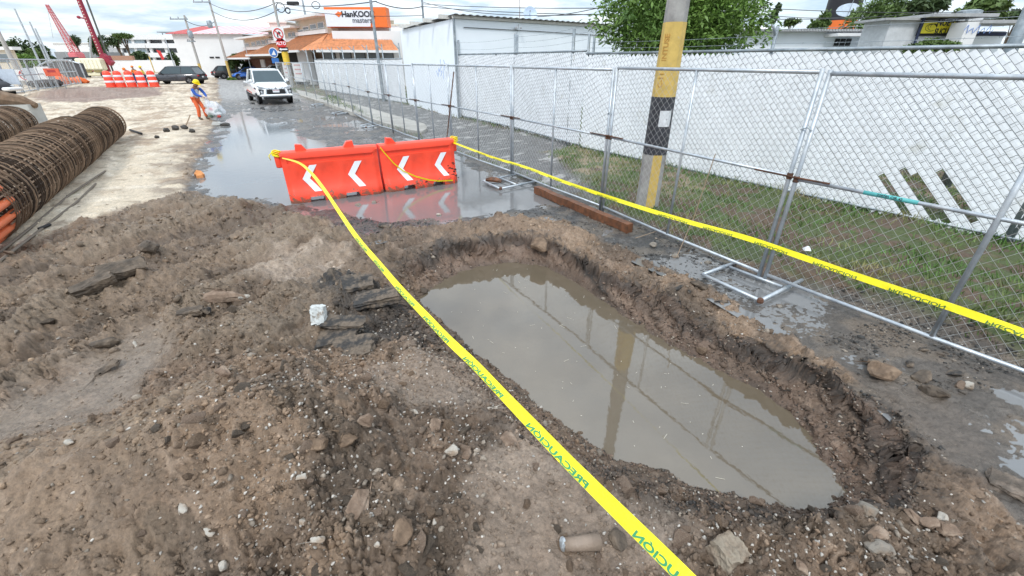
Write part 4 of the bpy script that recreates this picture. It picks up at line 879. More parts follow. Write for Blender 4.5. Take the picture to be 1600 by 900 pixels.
# ------------------------------------------------------------ greenery
leafA = mat('leaf_bright', (.075, .15, .03), .5, 0, .3, 2.0, spec=.4, col2=(.18, .29, .06), c2s=1.5, c2t=.5, c2w=.15)
leafB = mat('leaf_mid', (.075, .125, .03), .6, 0, .35, 1.0, col2=(.12, .18, .05), c2s=.8)
leafC = mat('leaf_dark', (.04, .07, .025), .6, 0, .35, .8, col2=(.07, .11, .035), c2s=.6)
bark = mat('bark', (.12, .09, .065), .9, 0, .3, 6, .6)
def leaves(centers, nr, size, rs, droop=.2, asp=2.6):
    """leaf faces around lobe centres: (x,y,z,rx,ry,rz)"""
    V = []; 
    for (cx, cy, cz, a, b, c), n in zip(centers, nr):
        d = rs.normal(size=(n, 3)); d /= np.linalg.norm(d, axis=1)[:, None]; rad = rs.uniform(.35, 1.03, n) ** .6
        wob = 1 + .22 * np.sin(d[:, 0] * 5 + cx) * np.cos(d[:, 2] * 6 + cz) ; p = d * (rad * wob)[:, None] * np.array([a, b, c]) + np.array([cx, cy, cz])
        dirv = d + rs.normal(size=(n, 3)) * .7 + np.array([0, 0, .35]); dirv /= np.linalg.norm(dirv, axis=1)[:, None]
        side = np.cross(dirv, rs.normal(size=(n, 3))); side /= np.linalg.norm(side, axis=1)[:, None]; nn = np.cross(side, dirv)
        L = size * rs.uniform(.6, 1.3, n)[:, None]; W = L / asp
        V.append(np.stack([p - dirv * L * .5, p + side * W * .5 + nn * W * .15, p + dirv * L * .5 - np.array([0, 0, 1]) * L * droop, p - side * W * .5 + nn * W * .15], 1))
    V = np.concatenate(V).reshape(-1, 3); return V
def mesh_quads(name, V, m, parent=None, off=(0, 0, 0)):
    n = len(V) // 4; me = bpy.data.meshes.new(name); me.vertices.add(len(V)); me.vertices.foreach_set('co', (V - np.array(off)).astype(np.float32).ravel())
    me.loops.add(n * 4); me.loops.foreach_set('vertex_index', np.arange(n * 4, dtype=np.int32)); me.polygons.add(n); me.polygons.foreach_set('loop_start', np.arange(0, n * 4, 4, dtype=np.int32)); me.update(); me.validate()
    me.materials.append(m); o = bpy.data.objects.new(name, me); COL.objects.link(o)
    if parent is not None: o.parent = parent
    return o
def tree(label, base, c, r, n, size, m, seed, tr=.12, lobes=9, group=None, name='tree', asp=2.6, cat='tree'):
    rs = np.random.RandomState(seed); base = Vector(base); t = thing(name, label, cat, base, group=group); cs = []
    for i in range(lobes):
        d = rs.normal(size=3); d /= np.linalg.norm(d); k = rs.uniform(.25, .72); q = rs.uniform(.32, .58)
        cs.append((c[0] + d[0] * r[0] * k, c[1] + d[1] * r[1] * k, c[2] + d[2] * r[2] * k, r[0] * q, r[1] * q, r[2] * q))
    V = leaves(cs, [max(10, n // lobes)] * lobes, size, rs, asp=asp)
    o = mesh_quads('foliage', V, m, t, tuple(base)); o['kind'] = 'stuff'
    top = Vector(c); mb = MB(); mid = base.lerp(top, .55) + Vector((rs.uniform(-.1, .1) * r[0], 0, 0)); mb.tube([base - up * .1, mid, top], [tr, tr * .75, tr * .35], 7); mb.build('trunk', bark, t, True)
    for q in cs[:6]:
        f_ = rs.uniform(.35, .8); s_ = base.lerp(top, f_); e_ = Vector(q[:3]); MB().tube([s_, s_.lerp(e_, .5) + up * .05 * r[2], e_], [tr * .45, tr * .3, tr * .12], 5).build('limb', bark, t, True)
    return t
def px_tree(label, px, py, rx, ry, Y, n, m, seed, groundz=0, **kw):
    c = at(px, py, Y); s_ = at(px + 1, py, Y).x - c.x; w = abs(s_); return tree(label, (c.x, Y, groundz), c, (rx * w, rx * w * .8, ry * w * 1.0), n, kw.pop('size', .5), m, seed, **kw)
# the dense tree behind the white fence
tc_ = at(1062, 32, 12.4); tree('dense leafy green tree rising behind the white slatted fence and the painted pole', (tc_.x, 12.4, 0), (tc_.x, 12.4, 3.2), (2.05, 1.6, 1.4), 24000, .14, leafA, 5, tr=.14, lobes=34, asp=2.9)
cs = [(*at(1185, 60, 12.0), .35, .35, .25), (*at(1160, 55, 12.0), .4, .3, .3), (*at(925, 70, 12.2), .3, .3, .35), (*at(965, 30, 12.2), .35, .3, .6), (*at(1150, 10, 12.2), .5, .4, .5)]
px_tree('slender dark tree far behind the tin roofed sheds', 1210, 22, 9, 16, 60, 500, leafC, 9, size=.6, tr=.1, lobes=5)
px_tree('low bush beside the slender dark tree above the sheds', 1236, 33, 16, 6, 60, 400, leafB, 10, size=.6, lobes=4, tr=.1)
px_tree('feathery green tree right of the black tower', 1372, 36, 48, 36, 30, 3800, leafB, 11, size=.42, tr=.10, lobes=16, asp=4)
px_tree('small tree tucked left of the black tower', 1283, 32, 16, 20, 34, 700, leafB, 12, size=.4, lobes=5)
px_tree('dark tree behind the shed with the yellow sign', 1445, 8, 38, 20, 55, 1500, leafC, 13, size=.7, lobes=9, group='trees on the right skyline')
px_tree('broad olive green tree behind the roof tank', 1530, 12, 50, 24, 52, 2600, leafB, 14, size=.7, lobes=12)
px_tree('dark tree at the right edge behind the last shed', 1590, 28, 20, 12, 60, 700, leafC, 15, size=.7, lobes=6)
# left skyline
for i, (a, b, c, d, Y, m, lab) in enumerate(((4, 80, 32, 24, 100, leafC, 'dark tall tree at the left edge behind the beige house'), (28, 78, 26, 22, 102, leafC, 'dark rounded tree at left, behind the tall thin poles'), (36, 96, 22, 13, 90, leafA, 'bright green bushy tree behind the site signs'), (60, 92, 17, 13, 100, leafB, 'green tree between the tall thin poles'), (74, 88, 15, 17, 104, leafC, 'dark tree just right of the tall thin poles'),
      (160, 72, 17, 17, 125, leafC, 'round dark tree behind the red drill mast'), (180, 62, 9, 10, 128, leafC, 'smaller dark tree touching the white parking building'), (218, 90, 15, 9, 120, leafC, 'low dark tree before the white parking building'), (270, 92, 9, 14, 120, leafC, 'dark tree between parking building and white warehouse'), (116, 62, 9, 8, 150, leafC, 'bare looking small tree above the far white roof'), (192, 56, 14, 4, 122, leafB, 'strip of green crown above the parking building'))):
    px_tree(lab, a, b, c, d, Y, 1100 if c > 12 else 350, m, 30 + i, size=1.0, lobes=8, tr=.3)
px_tree('round green tree before the tiled roof, behind the parked cars', 367, 96, 13, 13, 64, 1500, leafB, 50, size=.45, lobes=9)
px_tree('dark bushy tree between the parked cars and brick front', 388, 103, 13, 8, 64, 900, leafC, 51, size=.45, lobes=6)
px_tree('small clipped green tree beside the stop sign post', 437, 88, 9, 9, 50, 1000, leafB, 52, size=.35, lobes=7)
px_tree('low grass clump at the foot of the yellow based pole', 362, 124, 7, 3.2, 61.5, 400, leafA, 53, size=.4, lobes=5, tr=.05, name='grass_clump', cat='shrub')
# ------------------------------------------------------------ grass behind the fence
def grass():
    rs = np.random.RandomState(8); n = 260000; Yv = 2.5 + 32 * rs.uniform(0, 1, n) ** 2.0; Xv = -12 + rs.uniform(0, 1, n) * 24
    h, M = terrain(Xv, Yv, False); w = fbm(Xv * 1.1, Yv * 1.1, 4, 201); w2 = fbm(Xv * 4, Yv * 4, 3, 207)
    bsd = (Xv - BF0.x) * BFd.y - (Yv - BF0.y) * BFd.x      # distance in front of the white fence
    dline = np.abs(bsd)
    p = M['beh'] * (1 - M['drive']) * (ss(.34, .50, w) * .9 + .25) * (.3 + ss(.35, .6, w2)); p = np.maximum(p, M['beh'] * (1 - M['drive']) * ss(.7, .1, dline) * .9)
    p = np.where(Yv > 14, p * 1.0, p); k = rs.uniform(0, 1, n) < p; X, Y, Z = Xv[k], Yv[k], h[k]; m = len(X)
    sz = rs.uniform(.03, .085, m) * (1 + .9 * (Y > 15)) * (1 + .8 * ss(.35, .05, dline[k])); a = rs.uniform(0, 6.28, m); b = rs.uniform(0, 6.28, m); wd = .0045 * (1 + Y / 9)
    base = np.stack([X, Y, Z - .005], 1); s_ = np.stack([np.cos(a), np.sin(a), a * 0], 1) * wd[:, None]; lean = np.stack([np.cos(b) * .6, np.sin(b) * .6, 0 * b + 1], 1) * sz[:, None]
    V = np.stack([base - s_, base + s_, base + lean + s_ * .25, base + lean - s_ * .25], 1).reshape(-1, 3)
    tag(mesh_quads('grass', V, mat('grass_blades', (.075, .155, .028), .6, 0, .35, 1.2, col2=(.25, .22, .10), c2s=1.3, c2t=.56, c2w=.08)), 'patchy short grass and weeds on the verge behind the mesh fence', 'grass', kind='stuff')
grass()
# kerb strip behind the fence
kp = gp([(462,142),(500,152),(545,163),(585,175),(630,189),(664,199),(668,206),(660,212),(640,209),(600,197),(555,181),(510,165),(470,152)]); mb = MB(); mb.prism([(a, b) for a, b in kp], 'z', -.1, .13); tag(mb.build('pavement', mat('kerb_concrete', (.44, .42, .38), .85, 0, .12, 2, .3, 30, col2=(.30, .28, .25), c2s=1.2)), 'pale concrete footway strip with a rounded end behind the fence', kind='structure')

# ------------------------------------------------------------ buildings down the street
wp = mat('white_plaster', (.72, .72, .72), .8, 0, .05, .6); cream = mat('cream_plaster', (.62, .56, .46), .8, 0, .06, .6); glassm = mat('window_glass', (.16, .19, .21), .15, 0, .2, 1.5); brickm = mat('brown_brick', (.16, .075, .05), .85, 0, .3, 4)
tile = mat('orange_roof_tile', (.62, .25, .11), .8, 0, .25, 3, .6, 8, col2=(.36, .17, .10), c2s=5, c2t=.6, c2w=.08); orange = mat('orange_sign_paint', (.80, .17, .03), .5, 0, .04); signw = mat('white_sign_face', (.74, .76, .82), .5, 0, .03); greyl = mat('grey_lettering', (.13, .14, .16), .5); blackl = mat('black_lettering', (.02, .02, .025), .5)
HB = Vector((-14, 47, 0)); t = thing('tyre_shop', 'two storey shop with orange tiled roof and white and orange HANKOOK sign', 'shop', HB)
SA, SB = Vector((-17.2, 45, 0)), Vector((-10.9, 45, 0))
def q_(px, py, Y): return at(px, py, Y)
# fascia sign, a real box
s = thing  # alias kept short below
x0, x1, z0, z1 = q_(511, 43, 45).x, q_(606, 43, 45).x, 4.9, 6.42
MB().box((x0, 45, z0), (x1, 46.2, z1)).build('sign_box', orange, t)
mb = MB(); mb.prism([(x0 + .02, z0 + .03), (x1 - 1.55, z0 + .03), (x1 - 1.25, z1 - .38), (x1 - 1.45, z1 - .2), (x0 + .02, z1 - .2)], 'y', 44.93, 45.01); sg = mb.build('sign_face', signw, t)
M = frame(((x0 + 3.0), 44.92, 5.86), (1, 0, 0), (0, 0, 1))
mb = MB(); put_text(mb, 'HanKOOK', M, .62, .02, .01, 1.04); mb.build('lettering', blackl, sg)
M = frame(((x0 + 3.3), 44.92, 5.40), (1, 0, 0), (0, 0, 1)); mb = MB(); put_text(mb, 'masters', M, .56, .012, .01, 1.0); mb.build('lettering', greyl, sg)
mb = MB(); lx, lz = x0 + 1.25, 5.88; mb.prism([(lx - .32, lz), (lx + .02, lz - .24), (lx + .16, lz - .1), (lx + .30, lz - .02), (lx + .30, lz + .16), (lx + .1, lz + .14), (lx + .02, lz + .24), (lx - .08, lz + .12)], 'y', 44.90, 44.925); mb.build('emblem', orange, sg)
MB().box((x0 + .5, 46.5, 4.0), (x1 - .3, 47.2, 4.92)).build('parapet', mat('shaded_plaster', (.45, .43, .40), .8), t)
tl, tr_, bl, br = q_(512, 48, 46.4), q_(604, 50, 46.4), q_(494, 78, 43.2), q_(623, 79, 43.2)
mb = MB(); n = 26; m_ = 9; 
for i in range(n):
    for j in range(m_):
        f0, f1, g0, g1 = i / n, (i + 1) / n - .006, j / m_, (j + 1) / m_
        P = [bl.lerp(br, f0).lerp(tl.lerp(tr_, f0), g0) + up * .05, bl.lerp(br, f1).lerp(tl.lerp(tr_, f1), g0) + up * .02, bl.lerp(br, f1).lerp(tl.lerp(tr_, f1), g1), bl.lerp(br, f0).lerp(tl.lerp(tr_, f0), g1) + up * .03]
        mb.quad(*P)
mb.quad(bl - up * .02, br - up * .02, tr_ - up * .02, tl - up * .02)
rf = mb.build('roof', tile, t, recalc=False); rf['kind'] = 'stuff'
MB().beam(bl - up * .08, br - up * .08, .2, .2).build('eave', wp, t)
re = q_(640, 60, 50); mb = MB(); mb.add([br, tr_, re + up * .3, re - up * 1.0], [(0, 1, 2, 3)]); 
MB().box((bl.x + 1.0, 45.0, 0), (br.x - .1, 52, 4.6)).build('wall', wp, t)
for i, px in enumerate((505, 530, 552, 575, 596)):
    a, b = q_(px, 82, 44.9), q_(px + 19, 88, 44.9); fr = MB().box((a.x, 44.93, min(a.z, b.z) - .2), (b.x, 45.02, max(a.z, b.z) + .1)).build('window', mat('dark_frame', (.05, .05, .05), .6), t); MB().box((a.x + .06, 44.90, min(a.z, b.z) - .14), (b.x - .06, 44.935, max(a.z, b.z) + .04)).build('pane', glassm, fr)
# the stepped wing running back along the street
W0, W1 = Vector((-16.9, 45.6, 0)), Vector((-34.8, 64.5, 0)); wd_ = (W1 - W0).normalized(); wn = Vector((-wd_.y, wd_.x, 0)); wn = wn if wn.dot(-W0) > 0 else -wn
def wq(px, py, o=0.0): return onplane(px, py, W0 + wn * o, W1 + wn * o)
for k, (xr, xl, tr, tl_, lr, ll, wins) in enumerate(((507, 461, 19, 32, 47, 56, [(498, 508, 34, 46), (486, 496, 37, 48), (475, 484, 41, 50)]), (466, 419, 36, 51, 57, 70, [(468, 476, 46, 58), (458, 463, 49, 59), (452, 457, 50, 60), (434, 440, 54, 63), (427, 433, 56, 65)]), (424, 379, 52, 61, 71, 79, [(418, 426, 60, 69), (410, 417, 62, 70), (402, 409, 63, 71), (394, 401, 65, 72), (385, 391, 67, 74)]))):
    a, b = wq(xr, tr), wq(xl, tl_); c_, d_ = wq(xr, lr), wq(xl, ll); zt_ = (a.z + b.z) / 2; zl = (c_.z + d_.z) / 2
    P = [Vector((a.x, a.y, 0)), Vector((b.x, b.y, 0)), Vector((b.x, b.y, 0)) - wn * 7, Vector((a.x, a.y, 0)) - wn * 7]
    mb = MB(); mb.add([p for p in P] + [p + up * (zt_ - .2) for p in P], [(0, 1, 5, 4), (1, 2, 6, 5), (2, 3, 7, 6), (3, 0, 4, 7), (4, 5, 6, 7)]); mb.build('wall', cream, t)
    mb = MB(); Q = [P[0] + wn * 1.0 - wd_ * .3, P[1] + wn * 1.0 + wd_ * .3, P[2] + wd_ * .3, P[3] - wd_ * .3]; mb.add([p + up * (zt_ - .2) for p in Q] + [p + up * zt_ for p in Q], [(3, 2, 1, 0), (4, 5, 6, 7), (0, 1, 5, 4), (1, 2, 6, 5), (2, 3, 7, 6), (3, 0, 4, 7)]); mb.build('roof_slab', wp, t)
    mb = MB(); mb.beam(Vector((a.x, a.y, zl)) + wn * .1, Vector((b.x, b.y, zl)) + wn * .1, .3, .32); mb.build('ledge', wp, t)
    for (wl, wr, y0, y1) in wins:
        p0, p1 = wq(wl, y1, .02), wq(wr, y1, .02); h0 = wq((wl + wr) / 2, y0, .02).z; hb_ = wq((wl + wr) / 2, y1, .02).z; hb_, h0 = max(hb_, zl + .25), min(h0 + .0, zt_ - .35)
        fr = MB().beam(Vector((p0.x, p0.y, (h0 + hb_) / 2)), Vector((p1.x, p1.y, (h0 + hb_) / 2)), .10, h0 - hb_).build('window', wp, t)
        u_ = (p1 - p0); MB().beam(Vector((p0.x, p0.y, (h0 + hb_) / 2)) + u_ * .08 + wn * .05, Vector((p1.x, p1.y, (h0 + hb_) / 2)) - u_ * .08 + wn * .05, .05, h0 - hb_ - .16).build('pane', glassm, fr)
    # tiled lean-to below the ledge
    e0, e1 = wq(min(xr, 500), 0, 3), wq(xl, 0, 3); ez = {0: wq(480, 78, 3).z, 1: wq(440, 84, 3).z, 2: wq(400, 90, 3).z}[k]
    E0 = Vector((a.x, a.y, 0)) + wn * 3; E1 = Vector((b.x, b.y, 0)) + wn * 3
    mb = MB(); T0, T1 = Vector((a.x, a.y, zl - .15)) , Vector((b.x, b.y, zl - .15)); 
    for i in range(14):
        for j in range(6):
            f0, f1, g0, g1 = i / 14, (i + 1) / 14 - .01, j / 6, (j + 1) / 6
            A_ = lambda f, g_: (E0 + up * ez).lerp(E1 + up * ez, f).lerp(T0.lerp(T1, f), g_)
            mb.quad(A_(f0, g0) + up * .05, A_(f1, g0) + up * .03, A_(f1, g1), A_(f0, g1) + up * .02)
    mb.quad((E0 + up * (ez - .02)), (E1 + up * (ez - .02)), T1 - up * .02, T0 - up * .02); mb.build('roof', tile, t, recalc=False)['kind'] = 'stuff'
    if k == 0: MB().add([E0 + up * ez, bl, tl, T0], [(0, 1, 2, 3)]).build('roof_hip', tile, t)
    MB().beam(E0 + up * (ez - .06), E1 + up * (ez - .06), .15, .18).build('eave', wp, t)
    MB().beam(Vector((a.x, a.y, 1.2)) + wn * .3, Vector((b.x, b.y, 1.2)) + wn * .3, .3, 2.4).build('brick_front', brickm if k else wp, t)
mb = MB(); A_, B_ = wq(487, 100, 1.2), wq(470, 100, 1.2); mb.beam(Vector((A_.x, A_.y, 1.6)), Vector((B_.x, B_.y, 1.6)), .4, 3.2); mb.build('pillar', wp, t)
mb = MB(); A_, B_ = wq(469, 100, .6), wq(456, 100, .6); mb.beam(Vector((A_.x, A_.y, 1.5)), Vector((B_.x, B_.y, 1.5)), .2, 3.0); mb.build('shop_doorway', dark, t)
mb = MB(); A_, B_ = wq(408, 97, .5), wq(414, 97, .5); mb.beam(Vector((A_.x, A_.y, 1.9)), Vector((B_.x, B_.y, 1.9)), .2, .9); mb.build('shutter', wp, t)
# pale house behind the shop
a = at(424, 33, 75); MB
t = thing('pale_house', 'pale pink house block rising behind the tiled roofs', 'house', (at(430, 60, 75).x, 75, 0)); A_, B_ = at(420, 36, 75), at(447, 36, 75); MB().box((A_.x, 75, 0), (B_.x, 80, A_.z)).build('wall', mat('pale_pink_plaster', (.66, .56, .50), .8), t); MB().box((A_.x - .2, 74.8, A_.z), (B_.x + .2, 80.2, A_.z + .2)).build('parapet', mat('pale_pink_plaster', (.66, .56, .50), .8), t)
t = thing('white_block', 'plain white building between the shop sign and the low tin roofed building', 'building', (at(620, 60, 50).x, 50, 0)); A_, B_ = at(608, 40, 50), at(650, 40, 50); MB().box((A_.x, 50, 0), (B_.x + 3, 56, A_.z)).build('wall', wp, t); MB().box((A_.x - .1, 49.9, A_.z), (B_.x + 3.1, 56.1, A_.z + .12)).build('coping', cream, t)
# warehouse with the red and pink roof
t = thing('warehouse', 'tall plain white warehouse with a red and pink striped metal roof', 'warehouse', (-43, 70, 0))
xl, xr = -48.4, -38.4; MB().box((xl, 70, 0), (xr, 95, 5.55)).build('wall', wp, t)
mb = MB(); n = 44; R0, R1 = at(262, 40, 69.8), at(423, 52, 69.8); redm = mat('red_metal_roof', (.50, .06, .05), .5, .1, .1); pink = mat('pink_metal_roof', (.74, .55, .56), .5, .1, .1); pinkr = mat('rose_metal_roof', (.66, .30, .32), .5, .1, .1)
for i in range(n):
    x0, x1 = -48.9 + i * 15.0 / n, -48.9 + (i + 1) * 15.0 / n; MB().add([(x0, 69.5, 5.55), (x1, 69.5, 5.55), (x1, 78, 6.9), (x0, 78, 6.9), (x0, 69.5, 5.62), (x1 - .05, 69.5, 5.62), (x1 - .05, 78, 6.97), (x0, 78, 6.97)], [(0, 1, 2, 3), (4, 5, 6, 7), (0, 4, 7, 3), (1, 2, 6, 5), (0, 1, 5, 4)]).build('roof_sheet', redm if i < 9 else (pinkr if i % 3 == 0 else pink), t)
MB().box((-34.2, 71, 0), (-38.0, 90, 4.3)).build('annex', wp, t); MB().box((-38.2, 70.7, 4.35), (-33.9, 70.9, 5.2)).build('dark_gable', dark, t)
for px in (330, 339): a = at(px, 90, 69.9); MB().box((a.x - .25, 69.93, a.z - .08), (a.x + .35, 70.02, a.z + .12)).build('vent', dark, t)
# parking building
t = thing('parking_building', 'distant white parking building with open dark storeys', 'building', (-120, 160, 0)); px0, px1 = -132, -108
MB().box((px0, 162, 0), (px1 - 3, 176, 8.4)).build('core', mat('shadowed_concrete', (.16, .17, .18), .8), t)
for z in (0.5, 3.2, 5.9, 8.3): MB().box((px0 - .5 + (8.3 - z) * .5, 160, z), (px1, 177, z + 1.35)).build('floor_band', wp, t)
for i in range(5): MB().box((px0 + 2 + i * 5, 160.5, 0), (px0 + 2.8 + i * 5, 161.2, 9)).build('column', wp, t)
for z in (1.9, 4.6, 7.3): MB().box((px0 + 4, 160.8, z), (px0 + 11, 161.5, z + 1.2)).build('glazing', mat('pale_glass', (.35, .42, .46), .3), t)
t = thing('roof_canopy', 'thin dark roof canopy standing on top of the parking building', 'canopy', (-110, 162, 9.6)); MB().box((-116, 161, 10.3), (-106, 166, 10.6)).build('deck', galv_dark, t)
for x in (-115, -111, -107): MB().bar((x, 162, 9.3), (x, 162, 10.3), .12).build('post', galv_dark, t)
# grey sheds on the far left
t = thing('grey_shed', 'long low grey shed with small dark windows behind the site', 'shed', (-125, 140, 0)); A_, B_ = at(84, 81, 140), at(150, 81, 140); MB().box((A_.x, 140, 0), (B_.x, 150, A_.z)).build('wall', mat('grey_cladding', (.24, .25, .26), .7, 0, .15, .5), t)
for i in range(9): x = A_.x + 2 + i * 1.9; MB().box((x, 139.9, A_.z - 2.6), (x + .9, 140.05, A_.z - 1.5)).build('window', dark, t)
t = thing('white_hall', 'long white hall roof behind the grey shed', 'hall', (-150, 170, 0)); A_, B_ = at(82, 68, 170), at(160, 68, 170); MB().box((A_.x, 170, 0), (B_.x, 185, A_.z)).build('wall', wp, t); MB().box((A_.x - .3, 169.7, A_.z), (B_.x + .3, 185.3, A_.z + .25)).build('roof_edge', wp, t)
t = thing('low_wall', 'low pale boundary wall with brick coping before the parking building', 'wall', (-85, 110, 0)); A_, B_ = at(160, 94, 110), at(270, 94, 110); MB().box((A_.x, 110, 0), (B_.x, 110.4, A_.z)).build('wall', wp, t); MB().box((A_.x, 109.9, A_.z), (B_.x - 9, 110.6, A_.z + .9)).build('brick_band', mat('brick_band', (.36, .20, .14), .8), t)
# beige house at the left edge
t = thing('beige_house', 'beige two storey house with flat roof slab at the left edge', 'house', (-75, 62, 0)); A_, B_ = at(-30, 78, 60), at(14, 78, 60); MB().box((A_.x, 60, 0), (B_.x, 60.6, A_.z)).build('wall', cream, t); MB().box((A_.x, 59.7, A_.z), (B_.x + .8, 60.8, A_.z + .35)).build('roof_slab', wp, t)
a, b = at(0, 80, 59.9), at(8, 97, 59.9); MB().box((a.x - 1.0, 59.92, b.z), (a.x + 1.0, 60.02, a.z - .3)).build('window', glassm, t)
# sheds beyond the white slatted fence at the right
t = thing('louvred_shed', 'low white shed with small louvres and thin metal roof behind the fence', 'shed', (18, 24, 0)); A_, B_ = at(1165, 47, 24), at(1400, 47, 24); zt_ = at(1300, 50, 24).z
MB().box((A_.x, 24, 0), (B_.x, 32, zt_)).build('wall', bw, t); mb = MB(); n = 60
for i in range(n):
    x0, x1 = A_.x - .4 + i * (B_.x - A_.x + .8) / n, A_.x - .4 + (i + .6) * (B_.x - A_.x + .8) / n; mb.box((x0, 23.5, zt_ + .02), (x1, 32, zt_ + .1))
mb.box((A_.x - .4, 23.52, zt_ + .0), (B_.x + .4, 32, zt_ + .04)); mb.build('roof', tin, t)['kind'] = 'stuff'
a, b = at(1302, 50, 23.4), at(1366, 57, 23.4); MB().box((a.x, 23.0, b.z), (b.x, 24, b.z + .12)).build('awning', wp, t)
for px in (1309, 1318, 1327): a = at(px, 66, 23.9); MB().box((a.x - .1, 23.93, a.z - .15), (a.x + .1, 24.01, a.z + .15)).build('louvre', dark, t)
t = thing('sign_shed', 'pale shed with a yellow NUEVA SUCURSAL sign in its open front', 'shed', (22, 20, 0)); A_, B_ = at(1402, 40, 20), at(1508, 40, 20); zt_ = at(1447, 25, 20).z
MB().box((A_.x, 20.4, 0), (B_.x, 21.9, zt_ - .1)).build('wall', mat('grey_white_wall', (.52, .54, .56), .8), t); MB().box((at(1445, 25, 20).x, 19.6, zt_ - .05), (B_.x + .8, 22, zt_ + .06)).build('roof', tin, t)
MB().box((A_.x - .4, 20.2, zt_ - .12), (at(1447, 25, 20).x, 22, zt_ - .04)).build('roof_wing', tin, t)
a, b = at(1444, 28, 20.3), at(1500, 56, 20.3); MB().box((a.x, 20.33, b.z), (b.x, 20.41, zt_ - .15)).build('opening', dark, t)
a, b = at(1446, 34, 20.2), at(1496, 52, 20.2); sgn = MB().box((a.x, 20.24, b.z), (b.x, 20.30, a.z)).build('sign', mat('yellow_sign', (.72, .62, .03), .5), t)
cx_ = (a.x * .42 + b.x * .58); zc_ = (a.z + b.z) / 2; mb = MB(); put_text(mb, 'NUEVA', frame((cx_ + .1, 20.235, zc_ + .16), (1, 0, 0), (0, 0, 1)), .30, .008, .004, .9); mb.build('lettering', blackl, sgn)
mb = MB(); put_text(mb, 'SUCURSAL', frame((cx_ + .22, 20.235, zc_ - .14), (1, 0, 0), (0, 0, 1)), .28, .008, .004, .8); mb.build('lettering', blackl, sgn)
mb = MB()
for k in range(3): mb.tube([(a.x + .35 + .05 * k + (.22 - .04 * k) * math.cos(j * .5), 20.235, zc_ + .02 * k + (.13 - .02 * k) * math.sin(j * .5)) for j in range(12 - 2 * k)], .009, 4)
mb.build('drawing', blackl, sgn)
MB().bar((a.x - .1, 20.2, b.z - 1), (a.x - .1, 20.2, zt_), .05).build('post', mat('blue_post', (.02, .03, .07), .6), t); MB().bar((b.x + .15, 20.2, b.z - 1), (b.x + .15, 20.2, zt_), .05).build('post', wp, t)
t = thing('graffiti_shed', 'white shed with blue scribble and flat roof at the right edge', 'shed', (24, 19, 0)); A_, B_ = at(1503, 36, 19), at(1640, 36, 19); zt_ = at(1540, 33, 19).z
MB().box((A_.x + .5, 19.3, 0), (at(1545, 36, 19).x, 20.0, zt_)).build('wall', wp, t); MB().box((at(1545, 36, 19).x, 20.5, 0), (B_.x, 25, zt_ - .25)).build('gate', bw, t); MB().box((at(1545, 30, 19).x, 19.2, zt_ - .05), (B_.x, 21, zt_ + .06)).build('roof', tin, t); MB().box((at(1546, 36, 19).x, 20.44, zt_ - .42), (B_.x, 20.49, zt_ - .28)).build('dark_band', mat('navy_band', (.02, .03, .08), .6), t)
mb = MB(); c = at(1522, 52, 19.28)
for k in range(5): mb.tube([c + Vector((-.45 + k * .22, -.01, .1)), c + Vector((-.35 + k * .22, -.01, .28 - .1 * (k % 2))), c + Vector((-.3 + k * .22, -.01, .0)), c + Vector((-.2 + k * .22, -.01, .12))], .015, 4)
mb.build('scribble', mat('blue_spray', (.18, .28, .55), .7), t)
c = at(1528, 28, 21); t = thing('roof_tank', 'white water tank with a grey lid on the shed roof', 'water tank', (c.x, 21.5, zt_)); MB().lathe((c.x, 21.5, zt_), [(.5, 0), (.52, .1), (.52, .4), (.5, .42)], 18).build('tank', wp, t, 'auto'); MB().lathe((c.x, 21.5, zt_ + .42), [(.42, 0), (.42, .12), (.3, .16)], 18).build('lid', galv_dark, t, 'auto')
c = at(1190, 38, 30); t = thing('white_tank', 'rounded white tank on the shed roof right of the dense tree', 'water tank', (c.x, 30, 2.6)); MB().lathe((c.x, 30, 2.6), [(.9, 0), (.95, .2), (.95, 1.0), (.7, 1.3), (.2, 1.4)], 18).build('tank', wp, t, True); MB().lathe((c.x, 30, 4.0), [(.22, 0), (.22, .08)], 12).build('lid', wp, t)
# vine on the fence by the yellow sign
rs = np.random.RandomState(3); cv = [(*at(px, py + 11, 16.5), .36, .3, .18) for px, py in ((1442, 62), (1455, 57), (1470, 60), (1485, 62), (1425, 66))]; t = thing('vine_clump', 'green vine clump growing under the yellow shed sign', 'vine', (cv[0][0], 16.5, 0)); o = mesh_quads('foliage', leaves(cv, [260] * 5, .16, rs), leafB, t, tuple(t.location)); o['kind'] = 'stuff'
MB().tube([(cv[1][0], 16.5, 0), (cv[1][0], 16.5, 2.6)], .05, 6).build('stem', bark, t)
# black tower with the orange foot
c = at(1307, 47, 38); c2 = at(1312, 5, 38); t = thing('black_tower', 'black cylindrical tower with orange foot and pale oval emblem', 'tower', (c.x, 38, 0)); R = 1.12; zt_ = at(1307, 33, 38).z
MB().lathe((c.x, 38, 0), [(R * 1.04, 0), (R * 1.04, zt_)], 28).build('orange_foot', orange, t, 'auto'); MB().lathe((c.x, 38, zt_), [(R, 0), (R, 5.5), (R * .9, 5.6)], 28).build('shaft', blackl, t, 'auto')
mb = MB(); zc_ = at(1307, 18, 38).z; vs = []
for j in range(25): a = -.95 + j * 1.5 / 24; hh = .42 * math.sqrt(max(0, 1 - ((j - 12) / 12) ** 2)); vs += [(c.x + (R + .01) * math.sin(a), 38 - (R + .01) * math.cos(a), zc_ - hh), (c.x + (R + .01) * math.sin(a), 38 - (R + .01) * math.cos(a), zc_ + hh)]
mb.add(vs, [(2 * j, 2 * j + 2, 2 * j + 3, 2 * j + 1) for j in range(24)]); mb.build('oval_emblem', mat('pale_blue_oval', (.62, .72, .84), .5), t, recalc=False)
